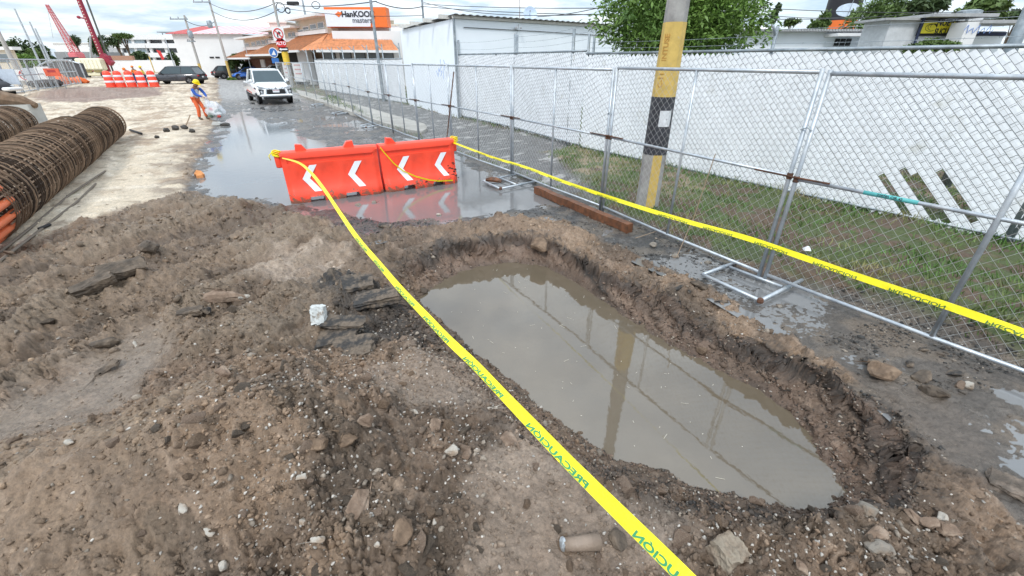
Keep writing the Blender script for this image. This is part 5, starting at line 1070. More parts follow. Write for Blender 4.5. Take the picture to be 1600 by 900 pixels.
for px in (1300, 1322): MB().bar((c.x + (px - 1311) * .055, 36.6, 3.5), (c.x + (px - 1311) * .055 + .5, 36.6, 8.5), .02).build('stay_rod', galv_dark, t)
t = thing('steel_mast', 'thick grey steel post at the right edge above the slatted fence', 'mast', (at(1588, 60, 8.0).x, 8.0, 0)); MB().tube([(at(1588, 60, 8.0).x, 8.0, 0), (at(1588, 60, 8.0).x, 8.0, 4.5)], .09, 10).build('post', galv_dark, t, True); MB().lathe((at(1588, 60, 8.0).x, 8.0, 4.5), [(.11, 0), (.11, .05)], 10).build('cap', galv_dark, t)

# ------------------------------------------------------------ poles, signs, wires
cpole = mat('grey_concrete_pole', (.40, .39, .37), .85, 0, .12, 2)
def pole(px, py, Y, ztop, r, lab, band=None, arms=(), box=None, m=cpole, leanx=0.0):
    b = at(px, py, Y); t = thing('street_pole', lab, 'pole', (b.x, Y, 0)); MB().tube([(b.x, Y, -.1), (b.x + leanx, Y, ztop)], [r, r * .62], 10).build('shaft', m, t, 'auto')
    if band: MB().tube([(b.x, Y, .02), (b.x + leanx * band / ztop, Y, band)], [r * 1.04, r * 1.0], 10).build('yellow_band', py_, t, 'auto')
    for z, l, l2 in arms: MB().beam((b.x + leanx - l, Y - r, z), (b.x + leanx + l2, Y - r, z), .12, .12).build('crossarm', galv_dark, t); 
    for z, l, l2 in arms:
        for xx in (-l + .1, -l * .4, l2 * .4 + .1):
            MB().lathe((b.x + leanx + xx, Y - r, z + .06), [(.05, 0), (.07, .08), (.04, .2)], 6).build('insulator', mat('insulator', (.3, .3, .32), .4), t)
    if box: MB().lathe((b.x + leanx + box[0], Y - .45, box[1]), [(.25, 0), (.28, .1), (.28, .7), (.2, .8)], 12).build('transformer', galv_dark, t, 'auto')
    return t, b.x
pole(313, 108, 60, 7.0, .17, 'leaning concrete pole with yellow foot before the white warehouse', 1.9, [(6.6, 1.7, .4), (4.3, .5, .5)], (.35, 4.6), leanx=.05)
pole(361, 122, 62, 8.9, .17, 'tall concrete pole with yellow foot standing in a grass clump', 2.2, [(8.5, 1.9, .2)], (-.5, 5.8))
pole(491, 95, 50, 7.6, .14, 'grey lamp post before the shop wing with a small white box', None, [], None, galv_dark)
c = at(484, 33, 49.8); MB
mb = MB(); mb.bbox((c.x + .35, 49.7, c.z), (.6, .3, .9), .05); tag(mb.build('meter_box', wp), 'small white box hanging on the grey lamp post', 'box')
pole(600, 160, 28, 7.2, .10, 'grey steel pole in front of the shop sign', None, [], None, galv_dark)
pole(395, 118, 58, 4.4, .06, 'thin grey post beside the blue car', None, [], None, galv)
pole(660, 10, 34, 8.5, .09, 'thin pole with looped cable above the low white building', None, [], None, galv_dark)
for px, py, zt_, lab in ((63, 100, 9.3, 'tall thin floodlight pole, leftmost of three at left'), (75, 97, 7.6, 'thin pole, second of three at left'), (78, 95, 6.7, 'thin pole, rightmost of three at left')): pole(px, py, 78, zt_, .16, lab, None, [], None, galv)
pole(26, 108, 48, 4.8, .25, 'thick grey concrete pole at the left edge before the beige house', None, [], None, cpole)
pole(118, 118, 75, 3.5, .05, 'short thin site post beside the cream machine', None, [], None, galv)
pole(237, 100, 100, 5.0, .10, 'thin yellowish pole before the parking building', 3, [], None, cpole)
pole(268, 90, 100, 6.3, .10, 'thin pole with flag left of the warehouse', None, [], None, galv)
a = at(248, 90, 99); mb = MB(); mb.v = [(a.x, 99, a.z + 1.4), (a.x + .8, 99, a.z + 1.2), (a.x + 1.1, 99, a.z - .2), (a.x + .4, 99.2, a.z - .5)]; mb.f = [(0, 1, 2, 3)]; mb.m = [0]; tag(mb.build('red_flag', mat('red_cloth', (.6, .05, .05), .8)), 'drooping red and white flag by the parking building', 'flag')
# traffic sign pole: grey concrete above, yellow below
t, sx_ = pole(455, 128, 42, 8.2, .13, 'concrete pole carrying the no right turn, ALTO and arrow signs')
MB().tube([(sx_, 42, 1.9), (sx_, 42, 3.2)], [.26, .26], 10).build('yellow_sleeve', mat('yellow_sleeve', (.75, .50, .05), .6), t, 'auto')
redp = mat('red_sign_paint', (.55, .02, .02), .5); zc = at(445, 53, 41.7)
sp = MB().box((sx_ - .55, 41.72, zc.z - .5), (sx_ + .45, 41.76, zc.z + .52)).build('no_turn_sign', wp, t)
mb = MB(); cx, cz = sx_ - .05, zc.z; n = 28
vs = []
for j in range(n): a = 2 * math.pi * j / n; vs += [(cx + .42 * math.cos(a), 41.70, cz + .42 * math.sin(a)), (cx + .34 * math.cos(a), 41.70, cz + .34 * math.sin(a))]
mb.add(vs, [(2 * j, 2 * ((j + 1) % n), 2 * ((j + 1) % n) + 1, 2 * j + 1) for j in range(n)]); mb.build('red_ring', redp, sp, recalc=False)
mb = MB(); mb.prism([(cx - .26, cz + .22), (cx - .2, cz + .28), (cx + .28, cz - .2), (cx + .22, cz - .26)], 'y', 41.685, 41.695); mb.build('red_slash', redp, sp)
mb = MB(); mb.prism([(cx - .14, cz - .25), (cx - .05, cz - .25), (cx - .05, cz + .03), (cx + .05, cz + .03), (cx + .05, cz - .05), (cx + .22, cz + .08), (cx + .05, cz + .22), (cx + .05, cz + .13), (cx - .14, cz + .13)], 'y', 41.702, 41.71); mb.build('arrow', blackl, sp)
z2 = at(447, 68, 41.7).z; mb = MB(); mb.prism([(cx + .05 + .44 * math.cos(math.pi / 8 + k * math.pi / 4), z2 + .44 * math.sin(math.pi / 8 + k * math.pi / 4)) for k in range(8)], 'y', 41.72, 41.75); st = mb.build('stop_sign', redp, t)
mb = MB(); put_text(mb, 'ALTO', frame((cx + .05, 41.715, z2), (1, 0, 0), (0, 0, 1)), .34, .008, .003, .95); mb.build('lettering', refl_w, st)
z3 = at(450, 77, 41.7).z; aw = MB().box((cx - .28, 41.72, z3 - .17), (cx + .55, 41.75, z3 + .15)).build('arrow_sign', blackl, t)
mb = MB(); mb.prism([(cx - .22, z3), (cx - .05, z3 + .11), (cx - .05, z3 + .045), (cx + .48, z3 + .045), (cx + .48, z3 - .045), (cx - .05, z3 - .045), (cx - .05, z3 - .11)], 'y', 41.705, 41.715); mb.build('arrow', refl_w, aw)
# blue sign
c = at(429, 87, 45); t = thing('blue_sign', 'blue pedestrian sign on a thin post right of the pickup roof', 'sign', (c.x, 45, 0)); MB().bar((c.x, 45, 0), (c.x, 45, c.z + .4), .035).build('post', galv, t); blue = mat('blue_sign_paint', (.03, .14, .42), .5); bx = MB().box((c.x - .33, 44.93, c.z - .62), (c.x + .33, 44.96, c.z - .2)).build('lower_plate', blue, t)
mb = MB(); mb.prism([(c.x + .42 * math.cos(k * .393), c.z + .25 + .42 * math.sin(k * .393)) for k in range(16)], 'y', 44.90, 44.93); mb.build('round_plate', wp, t); mb = MB(); mb.prism([(c.x + .36 * math.cos(k * .393), c.z + .25 + .36 * math.sin(k * .393)) for k in range(16)], 'y', 44.88, 44.905); d_ = mb.build('blue_disc', blue, t)
mb = MB(); mb.prism([(c.x - .2, c.z + .05), (c.x + .22, c.z + .05), (c.x + .1, c.z + .45), (c.x - .02, c.z + .28)], 'y', 44.865, 44.885); mb.build('symbol', wp, d_)
# hydrant like yellow block by the pickup
c = g(459, 131); mb = MB(); mb.bbox((c.x, c.y, .5), (.55, .5, 1.0), .12); mb.bbox((c.x, c.y, 1.05), (.4, .4, .25), .1); tag(mb.build('concrete_block', mat('yellowed_concrete', (.45, .36, .2), .8)), 'yellowish concrete block post beside the pickup mirror', 'post')
# overhead wires
def cable(pts, lab, r=.015, sag=.3, nm='overhead_cable'):
    mb = MB()
    for a, b in pts: a, b = Vector(a), Vector(b); mb.tube([a.lerp(b, i / 12) - up * sag * 4 * (i / 12) * (1 - i / 12) for i in range(13)], r, 4, cap=False)
    tag(mb.build(nm, mat('black_cable', (.04, .04, .045), .6)), lab, 'cable', 'overhead cables')
sB, sA = at(326, 4, 62), at(290, 32, 60); S0 = at(434, 3, 42)
cable([(sB, S0)], 'overhead cable from the tall pole with grass clump to the sign pole', .03, .8); cable([(sB - up * .8, S0 - up * .5)], 'lower overhead cable between tall pole and sign pole', .03, .9); cable([(sA, sB - up * 2)], 'overhead cable between the two yellow footed poles', .03, .5)
cable([(at(436, 6, 42), at(588, 2, 28))], 'overhead cable from the sign pole across the shop sign', .025, .2); cable([(at(588, 3, 28), at(660, 10, 34))], 'cable running over the tin roof rafters', .025, .2)
cable([(at(440, 12, 42), at(660, 24, 34))], 'thin cable crossing in front of the shop sign', .018, .25)
cable([(at(660, 6, 34), at(1000, 12, 20))], 'upper long cable over the low white building', .016, .1); cable([(at(660, 10, 34), at(1000, 24, 20))], 'lower long cable over the low white building', .016, .1); cable([(at(560, -6, 34), at(1000, -4, 20))], 'cable along the top edge of the sky', .016, .1)
cable([(at(660, 3, 34), at(930, 22, 18))], 'slack cable slanting towards the dense tree', .014, .3); cable([(at(840, 26, 22), at(1000, -5, 14))], 'cable rising from the tin roof to the tree', .012, .1)
cable([(at(1180, 12, 20), at(1640, 14, 22))], 'thin cable above the right hand sheds', .012, .15); cable([(at(1180, 22, 20), at(1330, 26, 30))], 'thin cable running to the black tower', .012, .1); cable([(at(1190, 30, 20), at(1440, 20, 30))], 'second thin cable passing behind the black tower', .012, .1)
# coiled cable and splice box hanging at the sign pole
c = at(452, 5, 42); t = thing('cable_coil', 'black cable splice box and loops hanging between sign pole and lamp post', 'cable box', c); MB().bbox(c + Vector((.3, 0, 0)), (1.0, .22, .25), .05).build('splice_box', dark, t); 
MB().tube([c + Vector((-.8 + .35 * math.cos(j * .6), 0, -.3 + .35 * math.sin(j * .6))) for j in range(11)], .035, 5).build('loop', dark, t); MB().tube([c + Vector((-.3 + .2 * math.cos(j * .6), .1, -.5 + .2 * math.sin(j * .6))) for j in range(11)], .05, 5).build('loop', dark, t)
c = at(487, 8, 49); MB().tube([c + Vector((.4 + .4 * math.cos(j * .6), 0, .3 * math.sin(j * .6))) for j in range(12)], .035, 5).build('loop', dark, t)
# crane and drill rig
crm = mat('pink_red_crane_paint', (.60, .16, .18), .6, 0, .1); dr_m = mat('dark_red_rig_paint', (.28, .025, .05), .5, 0, .15)
t = thing('lattice_crane', 'faded red lattice crane boom leaning over the building site', 'crane', (-81, 90, 0)); A_, B_ = at(128, 100, 90), at(73, 7, 88); 
ax = (B_ - A_).normalized(); sd = ax.cross(Vector((0, 1, 0))).normalized(); ch = []
def corner(f, k): w = .55 * (1 - .75 * f); return A_.lerp(B_, f) + sd * w * (1 if k in (0, 1) else -1) + Vector((0, w * (1 if k in (0, 3) else -1), 0))
for k in range(4): MB().tube([corner(0, k), corner(1, k)], .07, 5).build('chord', crm, t)
mb = MB()
for i in range(20):
    for k in range(4): mb.tube([corner(i / 20, k), corner((i + 1) / 20, (k + 1) % 4)], .04, 4); mb.tube([corner(i / 20, k), corner(i / 20, (k + 1) % 4)], .035, 4)
mb.build('lattice', crm, t)['kind'] = 'stuff'; MB().bbox(A_ + Vector((-.5, 0, -.3)), (3.4, 2.5, 2.0), .3).build('cab', crm, t); MB().bbox(A_ + Vector((-.3, 0, 1.4)), (1.8, 2, 1.2), .3).build('winch_house', crm, t)
MB().bar(B_, at(83, 60, 90), .02).build('hoist_rope', galv_dark, t); MB().bbox(at(125, 107, 90), (3.5, 3, 1.0), .2).build('base', dark, t)
t = thing('drill_rig', 'dark red drill rig mast with lower arm above a cream engine body', 'drill rig', (-60, 70, 0)); A_, B_ = at(170, 112, 70), at(122, -4, 70)
ax = (B_ - A_).normalized(); sd = ax.cross(Vector((0, 1, 0))).normalized()
MB().beam(A_, B_, .42, .42).build('mast', dr_m, t); mb = MB()
for i in range(22): mb.cbox(A_.lerp(B_, .1 + i * .04) + Vector((0, -.23, 0)), (.12, .04, .14))
mb.build('mast_holes', cream, t)['kind'] = 'stuff'
MB().tube([at(177, 112, 70.5), at(133, -6, 70.5)], .11, 8).build('kelly_bar', mat('dark_olive_steel', (.09, .10, .09), .6), t); a = at(133, 29, 70); MB().tube([at(122, 27, 70), a], .10, 6).build('side_arm', dr_m, t); MB().sphere(at(123, 27, 70), (.28, .2, .2), 8, 6).build('pulley', dr_m, t, True)
MB().tube([at(142, 95, 70), at(141, 56, 70)], .12, 6).build('hydraulic_ram', galv, t); MB().beam(at(144, 96, 70), at(172, 90, 70), .5, .55).build('lower_arm', dr_m, t); MB().beam(at(160, 86, 70), at(176, 100, 70), .6, .7).build('rotary_head', dr_m, t); MB().beam(at(160, 88, 70), at(166, 110, 70), .3, .3).build('foot_mast', dr_m, t)
creamm = mat('cream_machine_paint', (.72, .68, .50), .5, 0, .08)
a = at(146, 108, 69); t = thing('engine_body', 'cream coloured machine body with ribbed grille under the drill rig', 'machine', (a.x, 69, 0)); mb = MB(); mb.bbox((a.x - .3, 69.3, 1.75), (3.7, 1.0, 1.55), .15); mb.build('housing', creamm, t)
for k in range(6): MB().box((a.x - 1.6 + k * .55, 68.76, 1.2), (a.x - 1.2 + k * .55, 68.8, 2.3)).build('panel', mat('pale_cream', (.78, .75, .6), .5), t)
for k in range(2): MB().box((a.x - 1.3 + k * 1.5, 68.7, .75), (a.x - .1 + k * 1.5, 68.79, .98)).build('grille', mat('olive_grille', (.25, .2, .08), .6), t)
MB().bbox((a.x, 69.3, .5), (3.8, 1.0, .5), .1).build('chassis', creamm, t)
for k in (-1.4, 1.4): MB().lathe((a.x + k, 69.0, .4), [(.38, -.4), (.4, -.38), (.4, .38), (.38, .4)], 16, M=Matrix.Rotation(math.pi / 2, 4, 'X')).build('track', dark, t)
a = at(122, 110, 72); t = thing('yellow_machine', 'yellow excavator body between the site fence and the cream machine', 'excavator', (a.x, 72, 0)); MB().bbox((a.x, 72.5, 1.5), (2.0, 1.8, .9), .2).build('body', mat('machine_yellow', (.60, .33, .03), .5), t); MB().bbox((a.x - .3, 72.3, 2.3), (1.1, 1.3, .8), .12).build('cab', dark, t); MB().bbox((a.x, 72.5, .55), (2.4, 1.9, .7), .2).build('tracks', dark, t)
# ------------------------------------------------------------ rebar cages
rebar = mat('brown_rebar', (.15, .095, .06), .8, .15, .35, 8, .4, 90, col2=(.20, .14, .095), c2s=2.2, c2t=.52); rebar_l = mat('light_brown_rebar', (.29, .20, .135), .8, .15, .35, 8, .4, 90); rebar_d = mat('dark_brown_rebar', (.055, .036, .025), .85, .1, .35, 8, .4, 90); rod_o = mat('orange_conduit', (.80, .17, .05), .5, 0, .12, 6)
def cage(far, d, L, R, lab, rods, seed):
    rnd = random.Random(seed); t = thing('rebar_cage', lab, 'rebar cage', (far.x, far.y, 0), group='rebar cages on the dirt yard'); n_ = Vector((-d.y, d.x, 0)); hz0 = 0.0
    def rr(s): return R * (1 - .08 * s / L - .05 * math.exp(-(s / .25) ** 2) + .02 * math.sin(s * 1.1 + seed) - (.08 if s < L * .38 else 0))
    def cc(s): return Vector((far.x, far.y, rr(s))) + d * s
    s = 0.0; k = 0; base = None
    while s < L:
        r = rr(s) * rnd.uniform(.985, 1.02); c = cc(s); tl = rnd.uniform(-.06, .06); tz = rnd.uniform(-.05, .05)
        P = [c + n_ * (r * math.cos(a)) + up * (r * math.sin(a)) + d * (tl * math.cos(a) + tz * math.sin(a)) for a in [j * 2 * math.pi / 22 for j in range(22)]]
        MB().tube(P, rnd.choice([.009, .010, .012]), 4, closed=True).build('hoop', rnd.choice([rebar, rebar, rebar_l, rebar_d]), t, recalc=False); s += rnd.uniform(.05, .08); k += 1
    for j in range(40):
        a = j * 2 * math.pi / 40 + rnd.uniform(-.03, .03); ex = 0
        P = [cc(q) + n_ * ((rr(q) - .022) * math.cos(a)) + up * ((rr(q) - .022) * math.sin(a)) for q in np.linspace(0, L, 9)]
        MB().tube(P, .013, 4).build('long_bar', rebar_l if j % 3 else rebar_d, t, recalc=False)
    mb = MB()
    for q in np.arange(.1, L, .16):   # inner hoops behind the long bars
        P = [cc(q) + n_ * ((rr(q) - .08) * math.cos(a)) + up * ((rr(q) - .08) * math.sin(a)) for a in [j * 2 * math.pi / 24 for j in range(24)]]; MB().tube(P, .02, 4, closed=True).build('inner_ring', rebar_d, t, recalc=False)
    if rods:
        for j in range(17):
            a = -1.4 + j * .37; w = cc(L) + n_ * -(R * .86 * math.cos(a)) + up * (R * .86 * math.sin(a) + .0); MB().tube([w - d * .25, w + d * 1.35], .048, 8).build('orange_rod', rod_o, t, True)
        for j in range(7):
            a = j * .9; w = cc(L) + n_ * (R * .45 * math.cos(a)) + up * (R * .45 * math.sin(a)); MB().tube([w - d * .3, w + d * 1.3], .048, 8).build('orange_rod', rod_o, t, True)
C1, D1 = Vector((-12.8, 14.2, 0)), Vector((-7.05, 5.15, 0)); C2, D2 = Vector((-15.9, 14.5, 0)), Vector((-10.2, 6.2, 0)); C3, D3 = Vector((-18.6, 13.6, 0)), Vector((-14, 8, 0))
cage(C1, (D1 - C1).normalized(), (D1 - C1).length, .53, 'long brown rebar cage with orange rods sticking out of its near end', True, 2)
cage(C2, (D2 - C2).normalized(), (D2 - C2).length, .54, 'second rebar cage, farther left, without orange rods', False, 5)
slotc = mat('slotted_concrete', (.40, .40, .38), .85, 0, .15, 3); c = at(-5, 186, 16.5); t = thing('slotted_block', 'grey slotted concrete block with brown sacking on top at the left edge', 'concrete block', (c.x, c.y, 0), .35)
mb = MB(); mb.box((-1.2, -.4, 0), (1.25, .4, .18)); mb.box((-1.2, -.4, .62), (1.25, .4, .80)); 
for k in range(6): mb.box((-1.2 + k * .44, -.38, .18), (-.95 + k * .44, .38, .62))
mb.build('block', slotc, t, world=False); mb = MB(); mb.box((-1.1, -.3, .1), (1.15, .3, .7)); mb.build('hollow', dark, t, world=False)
mb = MB(); mb.tube([(-1.0, 0, .86), (-.3, .05, .95), (.5, 0, 1.0), (1.0, -.05, .9), (1.35, -.1, .75)], [.12, .2, .26, .2, .1], 8); mb.build('sacking', rebar, t, 'auto', world=False)
for pts, lab in (([(0, 398), (55, 352), (110, 305), (165, 268)], 'dark hose lying next to the long rebar cage'), ([(2, 412), (62, 362), (122, 316), (150, 288)], 'second dark hose nearer the spoil heap')):
    mb = MB(); mb.tube([G(a, b) + up * .012 for a, b in pts], .018, 6); tag(mb.build('hose', mat('dirty_hose', (.16, .13, .10), .7)), lab, 'hose')
mb = MB(); mb.tube([G(204, 205) + up * .04, G(222, 211) + up * .04], .035, 6); tag(mb.build('pipe', dark), 'short black pipe lying on the pale dirt', 'pipe')
mb = MB(); mb.tube([G(62, 360) + up * .02, G(80, 354) + up * .03], .022, 6); tag(mb.build('pipe', dark), 'short black pipe beside the hoses, near the spoil heap', 'pipe')
def blob(c, r, seed, m, name, lab, cat, n=9, jag=.3, group=None, parent=None, smooth='auto'):
    rnd = random.Random(seed); mb = MB(); mb.sphere((0, 0, 0), 1, n, max(4, n - 3)); vs = []
    for v in mb.v: q = Vector(v); k = 1 + jag * (vnz(q * 1.7 + Vector((seed, 0, 0))) - .5); vs.append(tuple(Vector(c) + Vector((q.x * r[0] * k, q.y * r[1] * k, q.z * r[2] * k))))
    mb.v = vs; o = mb.build(name, m, parent, smooth); 
    if parent is None: tag(o, lab, cat, group)
    return o
def vnz(q):
    from mathutils import noise
    return noise.noise(q) * .5 + .5
for i, (px, py, r) in enumerate(((261, 206, .11), (275, 203, .13), (289, 202, .12), (301, 207, .10), (246, 216, .07))):
    blob(G(px, py) + up * r * .5, (r, r * .8, r * .7), 20 + i, mat('wet_black_clod', (.05, .045, .04), .6), 'clod', ['dark clod, leftmost of a row on the pale dirt', 'dark clod second from the left in the row on pale dirt', 'dark clod by a thin upright stick on pale dirt', 'dark clod at the right end of the row on pale dirt', 'small dark clod in front of the row on pale dirt'][i], 'clod', jag=.8)
mb = MB(); mb.tube([G(289, 202) + up * .02, G(289, 202) + Vector((.15, .3, .45))], .018, 5); tag(mb.build('stick', dry), 'thin stick standing in a dark clod on the pale dirt', 'stick')
t = thing('broken_brick', 'broken orange hollow brick at the edge of the flood water', 'brick', G(312, 276)); c = Vector(t.location); bk = mat('orange_clay', (.62, .27, .10), .85, 0, .2, 12)
mb = MB(); mb.tube([c + Vector((-.12, .08, .02)), c + Vector((.0, 0, .07)), c + Vector((.12, -.06, .03))], [.05, .08, .05], 5); mb.build('shell', bk, t); MB().cbox(c + Vector((.08, -.1, .03)), (.12, .08, .06), rz=.5).build('fragment', bk, t)

# ------------------------------------------------------------ people
def skinned(name, V, E, R, m, parent, lv=1, root=0):
    me = bpy.data.meshes.new(name); me.from_pydata([tuple(v) for v in V], E, []); o = bpy.data.objects.new(name, me); COL.objects.link(o)
    sk = o.modifiers.new('skin', 'SKIN'); sk.use_smooth_shade = True; sk.branch_smoothing = .6
    for i, r in enumerate(R): me.skin_vertices[0].data[i].radius = (r, r) if not isinstance(r, tuple) else r; me.skin_vertices[0].data[i].use_root = (i == root)
    ss_ = o.modifiers.new('sub', 'SUBSURF'); ss_.levels = lv; ss_.render_levels = lv
    dg = bpy.context.evaluated_depsgraph_get(); dg.update(); nm = bpy.data.meshes.new_from_object(o.evaluated_get(dg)); o.modifiers.clear(); o.data = nm; nm.name = name; nm.materials.clear(); nm.materials.append(m); nm.shade_smooth()
    bpy.data.meshes.remove(me); o.name = name; o.parent = parent; return o
skin = mat('skin', (.30, .16, .10), .55, 0, .06)
def person(loc, rz, label, J, colors, helmet, bagarm=True, group=None, sc=1.0):
    """J: joint positions in metres, x forward, y left, z up"""
    t = thing('person', label, 'person', loc, rz, group); t.scale = (sc,) * 3
    V = []; E = []; R = []; idx = {}
    def a(n, p, r, to=None): idx[n] = len(V); V.append(Vector(p)); R.append(r); (E.append((idx[to], idx[n])) if to else None)
    a('pel', J['pel'], (.12, .11)); a('wst', J['wst'], (.14, .11), 'pel'); a('chs', J['chs'], (.17, .13), 'wst'); a('nck', J['nck'], .055, 'chs'); a('hd0', J['hd'] - J['up'] * .05, (.075, .085), 'nck'); a('hd1', J['hd'] + J['up'] * .06, (.088, .10), 'hd0'); a('hd2', J['hd'] + J['up'] * .13, (.055, .07), 'hd1')
    a('nose', J['hd'] + J['fw'] * .115, .014, 'hd0'); 
    for s, sg in (('L', 1), ('R', -1)):
        a('sh' + s, J['sh' + s], .07, 'chs'); a('el' + s, J['el' + s], .048, 'sh' + s); a('wr' + s, J['wr' + s], .030, 'el' + s); d = (J['wr' + s] - J['el' + s]).normalized(); pm = J['wr' + s] + d * .07; a('pm' + s, pm, (.038, .02), 'wr' + s)
        sd = d.cross(up).normalized() if abs(d.z) < .95 else Vector((0, 1, 0))
        for k in range(4): a('f%d' % k + s, pm + d * (.075 + (.012, .022, .018, 0)[k]) + sd * (.024 - .016 * k) - up * .015, .009, 'pm' + s)
        a('th' + s, J['wr' + s] + d * .06 + sd * .055, .011, 'wr' + s)
        a('hp' + s, J['hp' + s], .10, 'pel'); a('kn' + s, J['kn' + s], .062, 'hp' + s); a('an' + s, J['an' + s], .045, 'kn' + s); a('to' + s, J['an' + s] + Vector((.17, 0, -.05)), .035, 'an' + s)
    skinned('body', V, E, R, skin, t)
    sh, ve, tr, bo = colors; j = J
    def sub(nm, names, rr, m): 
        vv = [j[n] if isinstance(n, str) else n for n in names]; return skinned(nm, vv, [(i, i + 1) for i in range(len(vv) - 1)], rr, m, t)
    for s in 'LR':
        sub('sleeve', ['sh' + s, 'el' + s, 'wr' + s], [.085, .064, .046], sh)
    skinned('vest', [j['pel'] + Vector((0, 0, .0)), j['wst'], j['chs'], j['chs'].lerp(j['nck'], .55), j['shL'] * .75 + j['chs'] * .25, j['shR'] * .75 + j['chs'] * .25], [(0, 1), (1, 2), (2, 3), (2, 4), (2, 5)], [(.16, .15), (.16, .145), (.18, .155), (.09, .08), .085, .085], ve, t)
    skinned('trousers', [j['pel'], j['hpL'], j['knL'], j['anL'] + up * .02, j['hpR'], j['knR'], j['anR'] + up * .02], [(0, 1), (1, 2), (2, 3), (0, 4), (4, 5), (5, 6)], [(.12, .12), .10, .085, .072, .10, .085, .072], tr, t)
    for s in 'LR': sub('boot', [j['an' + s] + up * .08, j['an' + s] - up * .02, j['an' + s] + Vector((.16, 0, -.045))], [.055, .06, .05], bo)
    M = frame(j['hd'] + j['up'] * .055, j['fw'], j['up'].cross(j['fw'])); 
    mb = MB(); mb.lathe((0, 0, 0), [(.128, 0), (.128, .03), (.118, .075), (.085, .12), (.03, .14)], 14); mb.v = [tuple(M @ Vector(v)) for v in mb.v]; hm = mb.build('hard_hat', helmet, t, True, world=False)
    mb = MB(); mb.lathe((0, 0, 0), [(.128, 0), (.15, -.008), (.15, -.002), (.128, .008)], 14); mb.prism([(.11, -.09), (.20, -.05), (.205, 0), (.20, .05), (.11, .09)], 'z', -.012, .0); mb.v = [tuple(M @ Vector(v)) for v in mb.v]; mb.build('brim', helmet, hm, world=False)
    for sg in (-1, 1): mb = MB(); mb.sphere(j['hd'] + j['fw'] * .088 + j['up'] * .005 + j['up'].cross(j['fw']) * .032 * sg, .012, 6, 5); mb.build('eye', dark, t, world=False)
    mb = MB(); q = j['hd'] + j['fw'] * .085 - j['up'] * .062; s_ = j['up'].cross(j['fw']); mb.tube([q - s_ * .025, q + j['fw'] * .008, q + s_ * .025], .006, 5); mb.build('mouth', mat('lips', (.2, .07, .05), .6), t, world=False)
    return t
V3 = Vector
blue_s = mat('blue_shirt', (.03, .10, .40), .8, 0, .12, 20); vest_w = mat('pale_vest', (.62, .66, .74), .7, 0, .1, 8); orange_t = mat('orange_trousers', (.72, .14, .045), .8, 0, .15, 12); bootm = mat('dark_boot', (.10, .08, .06), .8); hat_y = mat('yellow_hat', (.85, .62, .0), .35, 0, .03); hat_o = mat('orange_hat', (.80, .20, .02), .35, 0, .03)
wl = G(318, 187); upv = V3((.42, 0, .90)).normalized(); fwv = V3((.80, 0, -.60)).normalized()
Jw = dict(pel=V3((-.08, 0, .88)), wst=V3((-.04, 0, 1.02)), chs=V3((.04, 0, 1.26)), nck=V3((.13, 0, 1.42)), hd=V3((.22, 0, 1.50)), up=upv, fw=(fwv - upv * fwv.dot(upv)).normalized(), shL=V3((.10, .19, 1.34)), shR=V3((.10, -.19, 1.34)), elL=V3((.26, .24, 1.10)), elR=V3((.22, -.22, 1.08)), wrL=V3((.46, .10, .96)), wrR=V3((.48, -.12, .98)),
          hpL=V3((-.07, .09, .86)), hpR=V3((-.07, -.09, .86)), knL=V3((.10, .11, .48)), knR=V3((.02, -.10, .47)), anL=V3((.10, .12, .08)), anR=V3((-.08, -.10, .08)))
person(wl, math.radians(-12), 'worker in yellow hard hat, white vest, blue sleeves and orange trousers holding a plastic bag', Jw, (blue_s, vest_w, orange_t, bootm), hat_y, sc=.90)
bag = mat('clear_plastic_bag', (.78, .82, .88), .25, 0, .08, 4, .5, 8, alpha=.42); bc = wl + V3((.60, -.08, .0)); t = thing('plastic_bag', 'large translucent white plastic bag of rubbish held by the stooping worker', 'bag', bc)
blob(bc + V3((.05, 0, .36)), (.30, .25, .33), 5, bag, 'sheet', '', '', 18, 1.1, parent=t, smooth='auto'); mb = MB(); mb.tube([bc + V3((-.14, .0, .52)), bc + V3((-.16, 0, .70)), bc + V3((-.16, .0, .88))], [.20, .09, .05], 9); mb.build('neck', bag, t, True)
for i, (m, q, r) in enumerate(((mat('green_rubbish', (.10, .16, .12), .7), (-.12, -.05, .18), .15), (mat('red_rubbish', (.6, .08, .06), .6), (.0, -.15, .42), .09), (mat('white_rubbish', (.6, .62, .6), .6), (.18, -.02, .20), .15), (mat('red_rubbish', (.6, .08, .06), .6), (.22, -.12, .15), .08), (mat('green_rubbish', (.10, .16, .12), .7), (.1, .1, .3), .14))): blob(bc + V3(q), (r, r * .8, r * .8), 40 + i, m, 'rubbish', '', '', 8, .7, parent=t)
blob(G(340, 196) + up * .05, (.22, .14, .10), 77, slotc, 'rubble', 'grey lump of rubble at the foot of the plastic bag', 'rubble', 8, .8); blob(G(352, 196) + up * .04, (.2, .12, .07), 78, mat('wet_black_clod', (.05, .045, .04)), 'clod', 'dark wet clod right of the rubble below the bag', 'clod', 8, .8)
ov = mat('orange_vest', (.80, .20, .03), .7); yv_ = mat('yellow_vest', (.75, .60, .12), .7); nav = mat('navy_cloth', (.03, .05, .14), .8)
